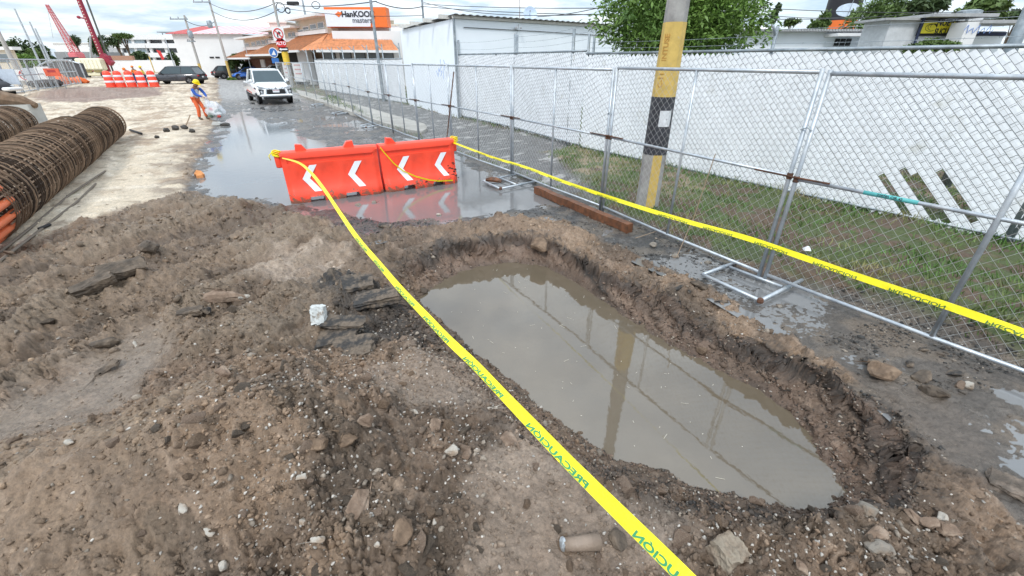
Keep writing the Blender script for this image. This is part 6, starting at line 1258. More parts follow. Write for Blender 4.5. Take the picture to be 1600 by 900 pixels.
st = dict(pel=V3((0, 0, .93)), wst=V3((.0, 0, 1.08)), chs=V3((.02, 0, 1.30)), nck=V3((.05, 0, 1.47)), hd=V3((.08, 0, 1.58)), up=V3((.1, 0, 1)).normalized(), fw=V3((1, 0, -.1)).normalized(), shL=V3((.02, .19, 1.38)), shR=V3((.02, -.19, 1.38)), elL=V3((.05, .25, 1.12)), elR=V3((.05, -.25, 1.12)), wrL=V3((.22, .20, .95)), wrR=V3((.22, -.18, .98)), hpL=V3((0, .09, .90)), hpR=V3((0, -.09, .90)), knL=V3((.03, .11, .5)), knR=V3((.03, -.1, .5)), anL=V3((0, .12, .08)), anR=V3((0, -.12, .08)))
sb = dict(st); sb.update(wst=V3((.08, 0, 1.06)), chs=V3((.26, 0, 1.20)), nck=V3((.42, 0, 1.27)), hd=V3((.53, 0, 1.33)), up=V3((.6, 0, .8)), fw=V3((.8, 0, -.6)), shL=V3((.32, .19, 1.22)), shR=V3((.32, -.19, 1.22)), elL=V3((.42, .2, .98)), elR=V3((.42, -.2, .98)), wrL=V3((.5, .12, .78)), wrR=V3((.5, -.12, .78)))
a = at(210, 128, 46.5); person((a.x, 46.5, .12), math.radians(-100), 'worker in orange hat and orange vest bending behind the orange drums', sb, (nav, ov, nav, bootm), hat_o, group=None)
a = at(229, 128, 47); person((a.x, 47, .0), math.radians(200), 'worker in yellow hat and pale yellow vest standing behind the orange drums', st, (yv_, yv_, nav, bootm), hat_y)
a = at(216, 128, 49); person((a.x, 49, .0), math.radians(160), 'second worker in orange vest standing between the other two', st, (ov, ov, nav, bootm), hat_o)

# ------------------------------------------------------------ orange drums
drum_w = refl_w
for i, px in enumerate((173, 189, 206, 223, 241)):
    a = at(px, 132, 43 + .25 * i); zz = hz(a.x, a.y); c = V3((a.x, a.y, max(zz, 0) - .02)); lab = ['orange drum with white bands, leftmost of the row of five', 'orange drum with white bands, second from the left of five', 'orange drum with white bands, middle of the row of five', 'orange drum with white bands, fourth from the left of five', 'orange drum with white bands, rightmost, before the dark car'][i]
    t = thing('traffic_drum', lab, 'traffic drum', c, group='orange traffic drums'); H_ = 1.38
    pr = lambda z: .37 - .08 * z / H_
    MB().lathe(c, [(pr(0) + .06, 0), (pr(0) + .06, .06), (pr(0), .08), (pr(1.2), 1.20), (pr(1.2) - .05, 1.30), (.15, 1.38)], 18).build('drum', orange_p, t, 'auto')
    for z in (.42, .88): MB().lathe(c, [(pr(z) + .006, z), (pr(z) + .012, z + .01), (pr(z + .16) + .010, z + .15), (pr(z + .16) + .004, z + .16)], 18).build('white_band', drum_w, t, 'auto')

# ------------------------------------------------------------ vehicles
tyre = mat('tyre_rubber', (.02, .02, .021), .8, 0, .1, 20); rimm = mat('alloy_rim', (.35, .36, .38), .35, .7); cglass = mat('car_glass', (.045, .07, .08), .08, 0, .1, 2, coat=.5); chrome = mat('chrome', (.6, .62, .66), .2, .9); blk_p = mat('black_trim', (.02, .02, .022), .5); lampr = mat('red_lamp', (.45, .02, .02), .25); lampw = mat('clear_lamp', (.55, .58, .62), .15, .2)
def wheel(t, x, y, r, w=.22):
    R_ = Matrix.Rotation(math.pi / 2, 4, 'X'); o = MB().lathe((x, y, r), [(r * .62, -w / 2), (r * .94, -w / 2), (r, -w / 2 + .03), (r, w / 2 - .03), (r * .94, w / 2), (r * .62, w / 2)], 20, M=R_).build('wheel', tyre, t, 'auto', world=False)
    sgn = 1 if y > 0 else -1; mb = MB()
    mb.lathe((x, y + sgn * (w / 2 + .004), r), [(r * .60, -.02 if sgn < 0 else -.02), (r * .60, .004), (r * .15, .01)], 16, M=R_ if sgn < 0 else R_); mb.build('rim', rimm if 0 else mat('dark_rim', (.05, .05, .05), .5), o, world=False)
    for k in range(5):
        a = k * 1.2566; MB().beam((x + .05 * math.cos(a), y + sgn * (w / 2 + .018), r + .05 * math.sin(a)), (x + r * .58 * math.cos(a), y + sgn * (w / 2 + .018), r + r * .58 * math.sin(a)), .03, .06).build('spoke', rimm, o, world=False)
def shell(t, name, st, m, nc=5, parent=None, smooth='auto'):
    """loft of stations (x, z0, z1, w0, w1): rounded box sections"""
    mb = MB(); rings = []
    for x, z0, z1, w0, w1 in st:
        b = min(.10, (z1 - z0) * .3); zm = (z0 + z1) / 2; wm = max(w0, w1) * 1.01
        half = [(w0 - b, z0), (w0, z0 + b), (wm, zm), (w1, z1 - b), (w1 - b * 1.2, z1)]
        rings.append([(x, -w, z) for w, z in half] + [(x, w, z) for w, z in half[::-1]])
    m_ = len(rings[0]); mb.v = [p for r_ in rings for p in r_]
    for i in range(len(rings) - 1):
        for j in range(m_): mb.f.append((i * m_ + j, (i + 1) * m_ + j, (i + 1) * m_ + (j + 1) % m_, i * m_ + (j + 1) % m_))
    mb.f += [tuple(range(m_)), tuple(range(len(rings) * m_ - 1, (len(rings) - 1) * m_ - 1, -1))]; mb.m = [0] * len(mb.f)
    return mb.build(name, m, parent or t, smooth, world=False)
def vehicle(label, name, cat, loc, rz, L, W, H, paint, kind, group=None, plate=True):
    t = thing(name, label, cat, loc, rz, group); w = W / 2; f = L / 2
    if kind == 'pickup': bl = 1.12; low = [(-f, .55, 1.08, w - .05, w - .06), (-f + .15, .42, 1.12, w, w - .03), (.3, .36, 1.12, w, w - .03), (1.0, .36, 1.14, w, w - .03), (f - .9, .38, 1.12, w, w - .08), (f - .35, .40, 1.04, w - .01, w - .14), (f - .08, .42, .92, w - .06, w - .22), (f, .46, .78, w - .14, w - .26)]; cab = (-.95, 1.55, -.55, .80); wb = (f - .95, -f + 1.15); rw = .38
    elif kind == 'suv': low = [(-f, .50, .98, w - .10, w - .10), (-f + .12, .36, 1.05, w - .02, w - .06), (-.5, .30, 1.04, w, w - .05), (1.0, .30, 1.02, w, w - .06), (f - .5, .34, .94, w - .03, w - .14), (f - .1, .38, .80, w - .10, w - .24), (f, .42, .66, w - .18, w - .3)]; cab = (-f + .12, 1.25, -f + .55, .35); wb = (f - .88, -f + .92); rw = .36
    else: low = [(-f, .48, .88, w - .10, w - .12), (-f + .15, .32, .96, w - .02, w - .06), (-.5, .26, .92, w, w - .05), (1.0, .26, .90, w, w - .06), (f - .5, .30, .82, w - .03, w - .14), (f, .36, .58, w - .16, w - .3)]; cab = (-f + .35, 1.15, -f + .95, .25); wb = (f - .8, -f + .8); rw = .32
    shell(t, 'body', low, paint)
    zb = (1.10 if kind == 'pickup' else .98 if kind == 'suv' else .88); x0, x1, x2, x3 = cab; x2_, x3_ = x2, x3
    # cabin as a tapered block: glass core, painted roof and pillars
    wb_, wt = w - .07, w - .22
    def corner(fx, s, fz): xa = x0 + (x2 - x0) * fz; xb = x1 + (x3 - x1) * fz; return V3((xa + (xb - xa) * fx, s * (wb_ + (wt - wb_) * fz), zb + (H - .06 - zb) * fz))
    mb = MB(); vs = [corner(0, -1, 0), corner(1, -1, 0), corner(1, 1, 0), corner(0, 1, 0), corner(0, -1, 1), corner(1, -1, 1), corner(1, 1, 1), corner(0, 1, 1)]
    mb.add(vs, [(3, 2, 1, 0), (4, 5, 6, 7), (0, 1, 5, 4), (1, 2, 6, 5), (2, 3, 7, 6), (3, 0, 4, 7)]); mb.build('cabin_glass', cglass, t, world=False)
    shell(t, 'roof', [(x2 - .05, H - .10, H - .03, wt + .0, wt - .05), (x2 + .15, H - .09, H, wt + .02, wt - .06), (x3 - .2, H - .09, H, wt + .02, wt - .06), (x3 + .06, H - .11, H - .05, wt, wt - .05)], paint)
    for s in (-1, 1):
        for fx, rr in ((0, .05), (1, .035), (.40, .035)): 
            a, b = corner(fx, s, 0), corner(fx, s, 1); MB().tube([a, b], rr, 6).build('pillar', paint if kind != 'pickup' or fx != .40 else blk_p, t, world=False)
        a, b = corner(.02, s, 0), corner(.98, s, 0); MB().tube([a, b], .03, 5).build('belt_trim', paint, t, world=False)
        mb = MB(); q = corner(.93, s, .08); mb.bbox(q + V3((0, s * .13, .04)), (.12, .20, .15), .04); mb.build('mirror', paint, t, world=False)
        for xx in wb:
            wheel(t, xx, s * (w - .11), rw)
            mb = MB(); mb.lathe((xx, s * (w - .02), rw + .02), [(rw + .09, -.02), (rw + .09, .02)], 18, M=Matrix.Rotation(math.pi / 2, 4, 'X')); mb.build('wheel_arch', blk_p, t, world=False)
        for k, xx in enumerate((.35, -.55) if kind != 'car' else (.2, -.6)): MB().cbox((xx, s * (w + .0), zb - .16), (.16, .03, .03)).build('door_handle', chrome if kind == 'pickup' else paint, t, world=False)
        MB().cbox((.0, s * (w - .03), .36), (L * .42, .08, .09)).build('sill', blk_p, t, world=False)
    if kind == 'pickup':
        MB().box((-f + .2, -w + .12, .70), (-1.05, w - .12, 1.135)).build('cargo_bed', blk_p, t, world=False); 
        # front: grille bar with emblem, lamps, bumper mouth, plate
        MB().bbox((f + .01, 0, .66), (.10, .98, .26), .04).build('grille', blk_p, t, world=False)
        for z, l in ((.86, 1.10), (.80, .95)): MB().tube([(f - .16, -l / 2, z + .03), (f + .02, -l * .3, z), (f + .05, 0, z - .01), (f + .02, l * .3, z), (f - .16, l / 2, z + .03)], .018, 6).build('chrome_bar', chrome, t, world=False)
        mb = MB(); e = [(0, .075), (.032, .022), (0, -.02), (-.032, .022)]
        for a in (0, 2.094, 4.189): mb.prism([(y * math.cos(a) - (z) * math.sin(a), y * math.sin(a) + z * math.cos(a) + .84) for y, z in e], 'x', f + .06, f + .08)
        mb.build('emblem', chrome, t, world=False)
        for s in (-1, 1):
            mb = MB(); mb.prism([(s * .46, .86), (s * .86, .98), (s * .87, .90), (s * .55, .80)], 'x', f - .32, f - .02); mb.build('headlight', lampw, t, world=False)
            mb = MB(); mb.prism([(s * .60, .76), (s * .84, .80), (s * .82, .52), (s * .66, .50)], 'x', f - .25, f + .0); mb.build('fog_lamp', blk_p, t, world=False); MB().bbox((f + .0, s * .73, .66), (.05, .10, .14), .02).build('lamp_lens', lampw, t, world=False)
            MB().tube([(f + .02, s * .46, .86), (f + .05, s * .50, .60), (f + .02, s * .60, .48)], .022, 6).build('chrome_bar', chrome, t, world=False)
        MB().bbox((f - .04, 0, .475), (.34, W - .14, .13), .06).build('bumper', paint, t, world=False); MB().bbox((f - .05, 0, .36), (.3, W - .45, .16), .05).build('lower_grille', blk_p, t, world=False)
        pl = MB().cbox((f + .07, 0, .70), (.02, .34, .15)).build('number_plate', refl_w, t, world=False); MB().cbox((f + .083, 0, .735), (.004, .30, .02)).build('plate_band', lampr, pl, world=False)
        MB().beam((-1.3, w + .005, .62), (.3, w + .005, .52), .01, .10).build('red_stripe', lampr, t, world=False); MB().beam((-1.3, -w - .005, .62), (.3, -w - .005, .52), .01, .10).build('red_stripe', lampr, t, world=False)
        MB().cbox((x3 - .05 + .55, .0, zb + .10), (.02, .3, .1)).build('wiper', blk_p, t, world=False)
    else:
        for s in (-1, 1):
            MB().bbox((-f + .02, s * (w - .22), .82 if kind == 'suv' else .74), (.12, .30, .14), .03).build('tail_light', lampr, t, world=False); MB().bbox((f - .10, s * (w - .30), .66), (.16, .30, .12), .03).build('headlight', lampw, t, world=False)
        MB().bbox((-f + .02, 0, .48), (.2, W - .15, .2), .06).build('bumper', blk_p if kind == 'suv' else paint, t, world=False)
        if plate: MB().cbox((-f - .03, 0, .70), (.02, .36, .14)).build('number_plate', refl_w, t, world=False)
    return t
whitep = mat('white_car_paint', (.80, .82, .84), .25, 0, .02, coat=.6); greyp = mat('dark_grey_car_paint', (.06, .062, .07), .3, .3, .04, coat=.6); blackp = mat('black_car_paint', (.02, .02, .024), .45, 0, .05); bluep = mat('blue_car_paint', (.02, .14, .55), .3, 0, .05, coat=.6)
fr = g(436, 163); pd = V3((.60, -.80, 0)).normalized(); ctr = fr - pd * 2.62
vehicle('white pickup truck facing the camera in the wet road', 'pickup_truck', 'pickup truck', (ctr.x, ctr.y, 0), math.atan2(pd.y, pd.x), 5.25, 1.82, 1.80, whitep, 'pickup')
a = at(279, 128, 50.5); vehicle('dark grey SUV seen from the side behind the traffic drums', 'suv', 'car', (a.x + .0, 50.5, 0), math.radians(184), 5.3, 1.9, 1.72, greyp, 'suv')
a = at(366, 120, 66); vehicle('black car parked by the white warehouse, rear towards the road', 'parked_car', 'car', (a.x, 66, 0), math.radians(35), 4.4, 1.8, 1.62, blackp, 'suv'); a = at(352, 120, 68); vehicle('dark red tailed car left of the parked black car', 'parked_car', 'car', (a.x, 69, 0), math.radians(70), 4.2, 1.75, 1.5, blackp, 'car')
a = at(391, 121, 63); vehicle('blue hatchback half hidden behind the white pickup', 'parked_car', 'car', (a.x, 63, 0), math.radians(205), 4.0, 1.75, 1.5, bluep, 'car')
a = at(425, 118, 55); vehicle('white van like car behind the pickup roof', 'parked_car', 'car', (a.x, 56, 0), math.radians(215), 4.4, 1.8, 1.8, whitep, 'suv'); a = at(482, 122, 47.5); vehicle('white car parked behind the mesh fence near the pillar', 'parked_car', 'car', (a.x, 49, 0), math.radians(250), 4.2, 1.75, 1.5, whitep, 'car')
a = at(2, 150, 31.5); vehicle('black vehicle with pale front bumper cut by the left edge', 'parked_car', 'car', (a.x - 2.3, 32.3, 0), math.radians(-14), 4.8, 1.9, 1.9, blackp, 'suv', plate=False); b = at(18, 146, 30.8); MB().bbox((b.x, 31, .55), (.5, 1.0, .22), .07).build('pale_bumper', wp, None); o = bpy.data.objects['pale_bumper']; tag(o, 'pale detached looking bumper of the black vehicle at the left edge', 'bumper')
# white posters on the fence by the shop
for i, (x0, x1, y0, y1) in enumerate(((461, 472, 98, 123), (444, 451, 98, 115))):
    a, b = at(x0, y1, 44 + 4 * i), at(x1, y0, 44 + 4 * i); t = thing('banner', ['white banner with faint red marks hanging before the shop doorway', 'narrow white banner with red print right of the pickup'][i], 'banner', (a.x, a.y, 0)); MB().box((a.x, a.y, .6), (b.x, a.y + .04, b.z)).build('cloth', wp, t)
    for k in range(3): MB().box((a.x + .15, a.y - .012, 1.1 + k * .35), (b.x - .15, a.y, 1.2 + k * .35)).build('red_mark', mat('faded_red', (.6, .3, .3), .8), t)
    for x in (a.x, b.x): MB().bar((x, a.y + .05, 0), (x, a.y + .05, b.z + .05), .03).build('post', galv, t)
# ------------------------------------------------------------ site fence, signs and netting at the left
FP = [g(22, 148), g(60, 141.5), g(92, 137), g(112, 133), g(128, 131)]
for i in range(4):
    A, B = FP[i], FP[i + 1]; L = (B - A).length; u = (B - A) / L; t = thing('site_fence', ['pale site fence panel nearest the black vehicle', 'site fence panel below the orange board', 'site fence panel before the orange netting', 'farthest site fence panel beside the yellow excavator'][i], 'fence', A, group='pale fence panels at the left of the site'); Hh = 2.3
    for q in (A + u * .05, B - u * .05): MB().bar(q, q + up * Hh, .05).build('post', galv, t)
    for k in (1, 2): q = A + u * L * k / 3; MB().bar(q, q + up * Hh, .03).build('middle_post', galv, t)
    for z in (.1, 1.2, Hh): MB().bar(A + up * z, B + up * z, .04).build('rail', galv, t)
    chain_mesh(A, B, .1, Hh, .35, .006).build('wire_mesh', wire, t)['kind'] = 'stuff'
boards = [(28, 47, 109, 126, wp, 'white board with a red prohibition ring on the site fence'), (42, 51, 106, 126, mat('pale_grey_board', (.45, .48, .52), .6), 'pale grey board right of the white ring sign'), (52, 60, 106, 125, mat('pale_grey_board', (.45, .48, .52), .6), 'second pale grey board, in front of the thin poles'), (61, 74, 104, 124, wp, 'white board left of the orange board'), (72, 90, 107, 119, mat('orange_red_board', (.70, .13, .07), .6), 'orange red board on the site fence'), (2, 20, 108, 132, mat('pale_blue_board', (.50, .56, .64), .6), 'leaning pale blue board beside the black vehicle')]
for i, (x0, x1, y0, y1, m, lab) in enumerate(boards):
    Y_ = 42 - i * .2 if i != 5 else 33; a, b = at(x0, y1, Y_), at(x1, y0, Y_); o = MB().box((a.x, Y_, a.z), (b.x, Y_ + .06, b.z)); t = thing('sign_board', lab, 'sign board', (a.x, Y_, 0)); o.build('board', m, t); 
    for x in (a.x + .1, b.x - .1): MB().bar((x, Y_ + .09, 0), (x, Y_ + .09, b.z), .03).build('post', galv_dark, t)
    if i == 0:
        cx, cz = (a.x + b.x) / 2, (a.z + b.z) / 2; MB().tube([(cx + .36 * math.cos(k * .35), Y_ - .02, cz + .36 * math.sin(k * .35)) for k in range(18)], .035, 5, closed=True).build('red_ring', redp, t); MB().beam((cx - .24, Y_ - .02, cz + .24), (cx + .24, Y_ - .02, cz - .24), .03, .06).build('red_slash', redp, t); MB().prism([(cx - .1, cz - .2), (cx + .06, cz - .2), (cx + .12, cz + .02), (cx + .0, cz + .2), (cx - .08, cz + .1)], 'y', Y_ - .02, Y_ - .005).build('symbol', blackl, t)
    if i == 4: MB().box((a.x + .3, Y_ - .01, a.z + .3), (b.x - .3, Y_ - .002, a.z + .5)).build('dark_line', mat('dark_red_line', (.4, .05, .05), .6), t)
net = mat('orange_netting', (.75, .17, .05), .8, 0, .3, 5); 
for i, (x0, x1, y0, Y_, r) in enumerate(((62, 84, 131, 47, .45), (82, 105, 128, 49, .6), (104, 135, 129, 52, .35))):
    a, b = at(x0, y0, Y_), at(x1, y0, Y_); mb = MB(); n = 14; mb.tube([V3((a.x + (b.x - a.x) * k / n, Y_ + .2 * math.sin(k), r * .75 + .12 * math.sin(k * 2.3))) for k in range(n + 1)], [r * (.6 + .35 * abs(math.sin(k * 1.7 + i))) for k in range(n + 1)], 9); tag(mb.build('safety_netting', net, smooth='auto'), ['crumpled reddish netting bundle by the dark debris', 'thick orange netting bundle below the site fence', 'low orange netting running to the cream machine'][i], 'netting')
a = at(72, 134, 44); blob((a.x, 44, .3), (1.5, .8, .45), 91, mat('dark_debris', (.06, .05, .05), .8), 'debris_heap', 'dark debris heap in front of the netting bundle', 'debris', 10, .8)
t = thing('site_canopy', 'dark site canopy with pale curved frame behind the fence panels', 'canopy', (at(92, 110, 56).x, 56, 0)); a, b, c = at(60, 103, 56), at(92, 96, 56), at(124, 99, 56)
mb = MB(); mb.tube([a, a.lerp(b, .5) + up * .25, b + up * .1, b.lerp(c, .5) + up * .2, c, c - up * 1.0], .09, 6); mb.build('frame', galv, t); MB().prism([(a.x, a.z), (b.x, b.z + .05), (c.x, c.z), (c.x, c.z - 1.5), (a.x + 1.5, a.z - 1.4)], 'y', 56.1, 56.5).build('cover', mat('dark_tarp', (.07, .07, .075), .7), t)
for q in (a, b, c): MB().bar((q.x, 56, 0), (q.x, 56, q.z), .06).build('post', galv, t)
mb = MB(); P = gp([(80, 177), (86, 174), (100, 173), (110, 174.5), (108, 177.5), (94, 179), (84, 179)]); zz = hz(*P[3]); mb.add([(x, y, hz(*gp([(95, 176)])[0]) + .02) for x, y in P], [tuple(range(len(P)))])
tag(mb.build('yard_puddle', water_mat('puddle', (.3, .28, .25), .03, .02, 8, 1.5), recalc=False), 'small bright puddle in the dirt yard behind the cages', kind='structure')
# ------------------------------------------------------------ stones, slabs and clods
import bmesh
def hull(seed, n=16, sc=(1, 1, 1)):
    rs = np.random.RandomState(seed); p = rs.normal(size=(n, 3)); p /= np.linalg.norm(p, axis=1)[:, None]; p *= rs.uniform(.75, 1.05, (n, 1)); p *= np.array(sc)
    bm = bmesh.new(); [bm.verts.new(tuple(q)) for q in p]; r = bmesh.ops.convex_hull(bm, input=bm.verts); bmesh.ops.delete(bm, geom=[v for v in bm.verts if not v.link_faces], context='VERTS')
    bm.verts.index_update(); V = np.array([v.co[:] for v in bm.verts]); F = [tuple(v.index for v in f.verts) for f in bm.faces]; bm.free(); return V, F
HULLS = [hull(s, 13 + s % 7, (1, .6 + .4 * ((s * 7) % 5) / 5, .45 + .4 * ((s * 3) % 5) / 5)) for s in range(16)]
mudc = mat('mud_clod', (.15, .10, .065), .85, 0, .35, 14, .9, 70, col2=(.22, .155, .105), c2s=9); mudd_ = mat('dark_mud_clod', (.085, .065, .048), .7, 0, .35, 14, .9, 70, col2=(.14, .105, .075), c2s=9); redc = mat('reddish_clod', (.20, .138, .098), .9, 0, .3, 14, .9, 70, col2=(.27, .205, .155), c2s=9)
stw = mat('pale_stone', (.46, .43, .38), .85, 0, .25, 14, .6, 60, col2=(.25, .19, .14), c2s=9, c2t=.5); stg = mat('grey_stone', (.22, .195, .165), .8, 0, .25, 12, .5, 60, col2=(.18, .13, .09), c2s=6); aspm = mat('broken_asphalt', (.040, .037, .035), .7, 0, .35, 30, 1.0, 110, col2=(.14, .108, .08), c2s=7, c2t=.50, c2w=.07); concm = mat('broken_concrete', (.28, .235, .18), .85, 0, .3, 14, .8, 60, col2=(.17, .125, .09), c2s=9, c2t=.52)
def rock(px, py, wpx, m, lab, cat='stone', name='stone', seed=0, flat=1.0, sink=.25, rz=None, asp=1.0, group=None, fine=True):
    p = G(px, py); dist = (p - Vector((0, 0, CAM_H))).length; r = wpx / 2 / FPX * dist * .86; V, F = HULLS[seed % 16]; V = V * np.array([1, asp, flat])
    bm = bmesh.new(); vs = [bm.verts.new(tuple(q * r)) for q in V]; [bm.faces.new([vs[i] for i in f]) for f in F]
    if fine:
        bmesh.ops.bevel(bm, geom=bm.edges[:], offset=r * .07, segments=1, affect='EDGES'); bmesh.ops.subdivide_edges(bm, edges=[e for e in bm.edges if e.calc_length() > r * .35], cuts=1, use_grid_fill=True)
        from mathutils import noise
        for v in bm.verts: v.co += v.normal * (noise.noise(v.co / r * 2.5 + Vector((seed, 0, 0))) * r * .12 + noise.noise(v.co / r * 7) * r * .04)
        bmesh.ops.triangulate(bm, faces=[f for f in bm.faces if len(f.verts) > 4])
    me = bpy.data.meshes.new(name); bm.to_mesh(me); bm.free(); me.materials.append(m); o = bpy.data.objects.new(name, me); COL.objects.link(o); zmin = float((V[:, 2] * r).min())
    o.location = p + up * (-zmin * (1 - sink) * .9); o.rotation_euler = (random.uniform(-.25, .25), random.uniform(-.25, .25), random.uniform(0, 6.28) if rz is None else rz); tag(o, lab, cat, group); return o
R_ = rock
R_(1350, 800, 34, stg, 'pale gritty grey stone above the split stones, bottom right', seed=3, flat=1.1)
R_(1372, 862, 44, stg, 'flat grey stone with tan top leaning, bottom right', seed=5); R_(1362, 838, 40, redc, 'tan topped split stone just behind the flat grey one', seed=7, flat=.8)
R_(1252, 888, 22, redc, 'small brown stone at the bottom edge left of the split stones', seed=2)
R_(1424, 810, 24, redc, 'orange brown stone, left of a cluster at bottom right', seed=1); R_(1448, 822, 28, redc, 'reddish stone at the centre of the bottom right cluster', seed=4); R_(1478, 832, 30, redc, 'reddish stone, right end of the bottom right cluster', seed=6, flat=.8); R_(1470, 812, 18, stw, 'small tan stone above the bottom right cluster', seed=8)
R_(1378, 585, 60, mudc, 'large flat brown clod on the broken asphalt at right', 'clod', 'clod', 9, .55, rz=.3); R_(1440, 592, 40, mudd_, 'brown clod right of the large flat one', 'clod', 'clod', 10, .5); R_(1455, 616, 36, mudd_, 'brown clod below the pair on the broken asphalt', 'clod', 'clod', 11, .7)
R_(1358, 563, 26, aspm, 'thin flat grey asphalt chip on the wet ground', 'asphalt', 'asphalt_chip', 12, .3); R_(1420, 572, 17, aspm, 'black asphalt lump beside the flat brown clods', 'asphalt', 'asphalt_chip', 13, .8); R_(1490, 586, 24, aspm, 'black asphalt lump at the end of the long crack', 'asphalt', 'asphalt_chip', 14, .8); R_(1440, 548, 14, aspm, 'small dark lump in the wet gutter', 'asphalt', 'asphalt_chip', 1, .8); R_(1512, 605, 18, stw, 'pale pebble near the right puddle', seed=3)
R_(763, 640, 36, stw, 'elongated white stone just below the yellow tape', seed=0, flat=.45, asp=.45, rz=.25); R_(573, 664, 32, redc, 'upright brown stone in the middle of the front heap', seed=2, flat=1.5); R_(497, 702, 46, mudc, 'big mud clod in the front heap', 'clod', 'clod', 4, .9); R_(545, 690, 40, mudc, 'big mud clod right of the first, front heap', 'clod', 'clod', 6, .9)
R_(680, 668, 40, redc, 'flat brown lump right of the upright stone', 'clod', 'clod', 8, .5); R_(708, 708, 34, stw, 'gravel crusted lump above the smooth mud', seed=9, flat=.8); R_(730, 712, 34, redc, 'smooth brown lump beside the gravel crusted one', 'clod', 'clod', 10, .8); R_(793, 688, 42, redc, 'brown lump left of the tape with dark grit below it', 'clod', 'clod', 12, .6)
R_(560, 790, 62, redc, 'large gritty clod near the bottom centre', 'clod', 'clod', 14, .9, sink=.45); R_(630, 835, 60, mudc, 'large clod at the bottom of the front heap', 'clod', 'clod', 3, .8, sink=.45); R_(500, 870, 40, mudc, 'mud clod at the bottom edge of the heap', 'clod', 'clod', 5, .8); R_(497, 845, 24, stw, 'light stone just above a clod near the bottom edge', seed=7)
R_(350, 587, 34, redc, 'tan rounded stone left of the front heap', seed=1, flat=.7); R_(420, 583, 22, mudc, 'small brown clod right of the tan stone', 'clod', 'clod', 2); R_(360, 470, 72, redc, 'large tan rock lying across the spoil heap', 'rock', 'rock', 11, .5, rz=.15, asp=.6); R_(325, 492, 18, aspm, 'dark upright chip beside the large tan rock', 'asphalt', 'asphalt_chip', 6, 2.0); R_(382, 466, 26, stw, 'pale crumbly end of the large tan rock', seed=4, flat=.5)
R_(235, 392, 42, mudd_, 'tilted flat clod with scraped face on the spoil', 'clod', 'clod', 13, .6); R_(165, 578, 36, mudd_, 'dark clod sitting in the grey mud', 'clod', 'clod', 7, .5); R_(165, 540, 40, mudd_, 'dark clod at the upper edge of the grey mud', 'clod', 'clod', 8, .5)
R_(212, 538, 20, stw, 'pale chip at the top of the grey mud', seed=5, flat=.4, asp=.5); R_(110, 693, 16, stw, 'cream pebble in the soil below the grey mud', seed=9); R_(285, 795, 24, stw, 'white angular stone above two others, bottom left', seed=11, flat=.5); R_(352, 888, 22, stw, 'white jagged stone at the bottom edge', seed=13); R_(327, 832, 24, stw, 'white stone left of the jagged one', seed=15, flat=.7)
R_(470, 747, 22, stw, 'pale flat stone in the front heap', seed=1, flat=.5); R_(476, 818, 20, stw, 'round pale stone near the bottom centre', seed=3); R_(648, 645, 16, stw, 'bright white pebble above the flat brown lump', seed=5); R_(470, 704, 16, stw, 'bright white pebble beside the first big clod', seed=6); R_(680, 818, 15, stw, 'white pebble low in the centre by the smooth mud', seed=8); R_(590, 853, 14, stw, 'white pebble on the large bottom clod', seed=9)
R_(600, 355, 34, aspm, 'flat black asphalt chunk at the edge of the flood', 'asphalt', 'asphalt_chunk', 2, .45, rz=.1, asp=.5); R_(686, 338, 12, stw, 'yellowish pebble standing in the reddish water', seed=4); R_(560, 322, 14, stg, 'small grey lump in the water below the left barrier', seed=5); R_(585, 318, 12, stg, 'small grey lump in the water, right of the other', seed=6)
for i, (a, b, w, m, lab) in enumerate(((845, 405 - 16, 60, mudc, 'mud clod on the far rim of the pit'), (990, 722, 46, mudd_, 'dark ragged clod hanging at the near rim of the pit'), (1060, 452, 30, aspm, 'black asphalt flake on the right rim, nearest the foot frame'), (1092, 448, 36, mudd_, 'flat grey asphalt flake beside the foot frame'), (1077, 455, 18, aspm, 'small black flake between two larger ones'), (1125, 473, 34, aspm, 'long thin black asphalt flake on the right rim'), (1020, 385, 18, stg, 'pale stone near the dry stalks'), (1055, 402, 18, stg, 'pale stone at the foot of the upright stalk'), (1075, 392, 20, aspm, 'dark flat chip beside the upright stalk'), (1105, 412, 14, stg, 'small stone before the foot frame'), (1218, 480, 12, stg, 'pebble right of the foot frame corner'))):
    R_(a, b, w, m, lab, 'stone' if m in (stg, stw) else 'clod', 'stone' if m in (stg,) else 'clod', i + 2, .45 if m is aspm else .8, asp=.5 if m is aspm else 1)
# the concrete cube at the bottom and the broken slabs by the pit
def slab(px, py, size, tilt, rz, m, lab, name='slab', seed=1, lift=0.0, cat='slab', topm=None):
    p = G(px, py); bm = bmesh.new(); bmesh.ops.create_cube(bm, size=1); bmesh.ops.subdivide_edges(bm, edges=bm.edges[:], cuts=9, use_grid_fill=True)
    from mathutils import noise
    for v in bm.verts:
        q = v.co.copy(); k = 1 - .07 * max(0, (abs(q.x) + abs(q.y) + abs(q.z)) - 1.0); n_ = noise.noise(q * 2.2 + Vector((seed * 3, 0, 0))); v.co = Vector((q.x * size[0], q.y * size[1], q.z * size[2])) * k
        v.co += Vector((noise.noise(q * 3 + Vector((seed, 1, 0))) * size[0] * .09 * (1 if abs(q.x) > .3 else .3), noise.noise(q * 3 + Vector((seed, 5, 0))) * size[1] * .12, n_ * size[2] * .10)) + q.normalized() * (noise.noise(q * 9 + Vector((seed, 2, 0))) * .010 + noise.noise(q * 22) * .005)
    me = bpy.data.meshes.new(name); bm.to_mesh(me); bm.free(); me.materials.append(m); o = bpy.data.objects.new(name, me); COL.objects.link(o); o.location = p + up * (size[2] * .35 + lift); o.rotation_euler = (tilt[0], tilt[1], rz); tag(o, lab, cat); return o
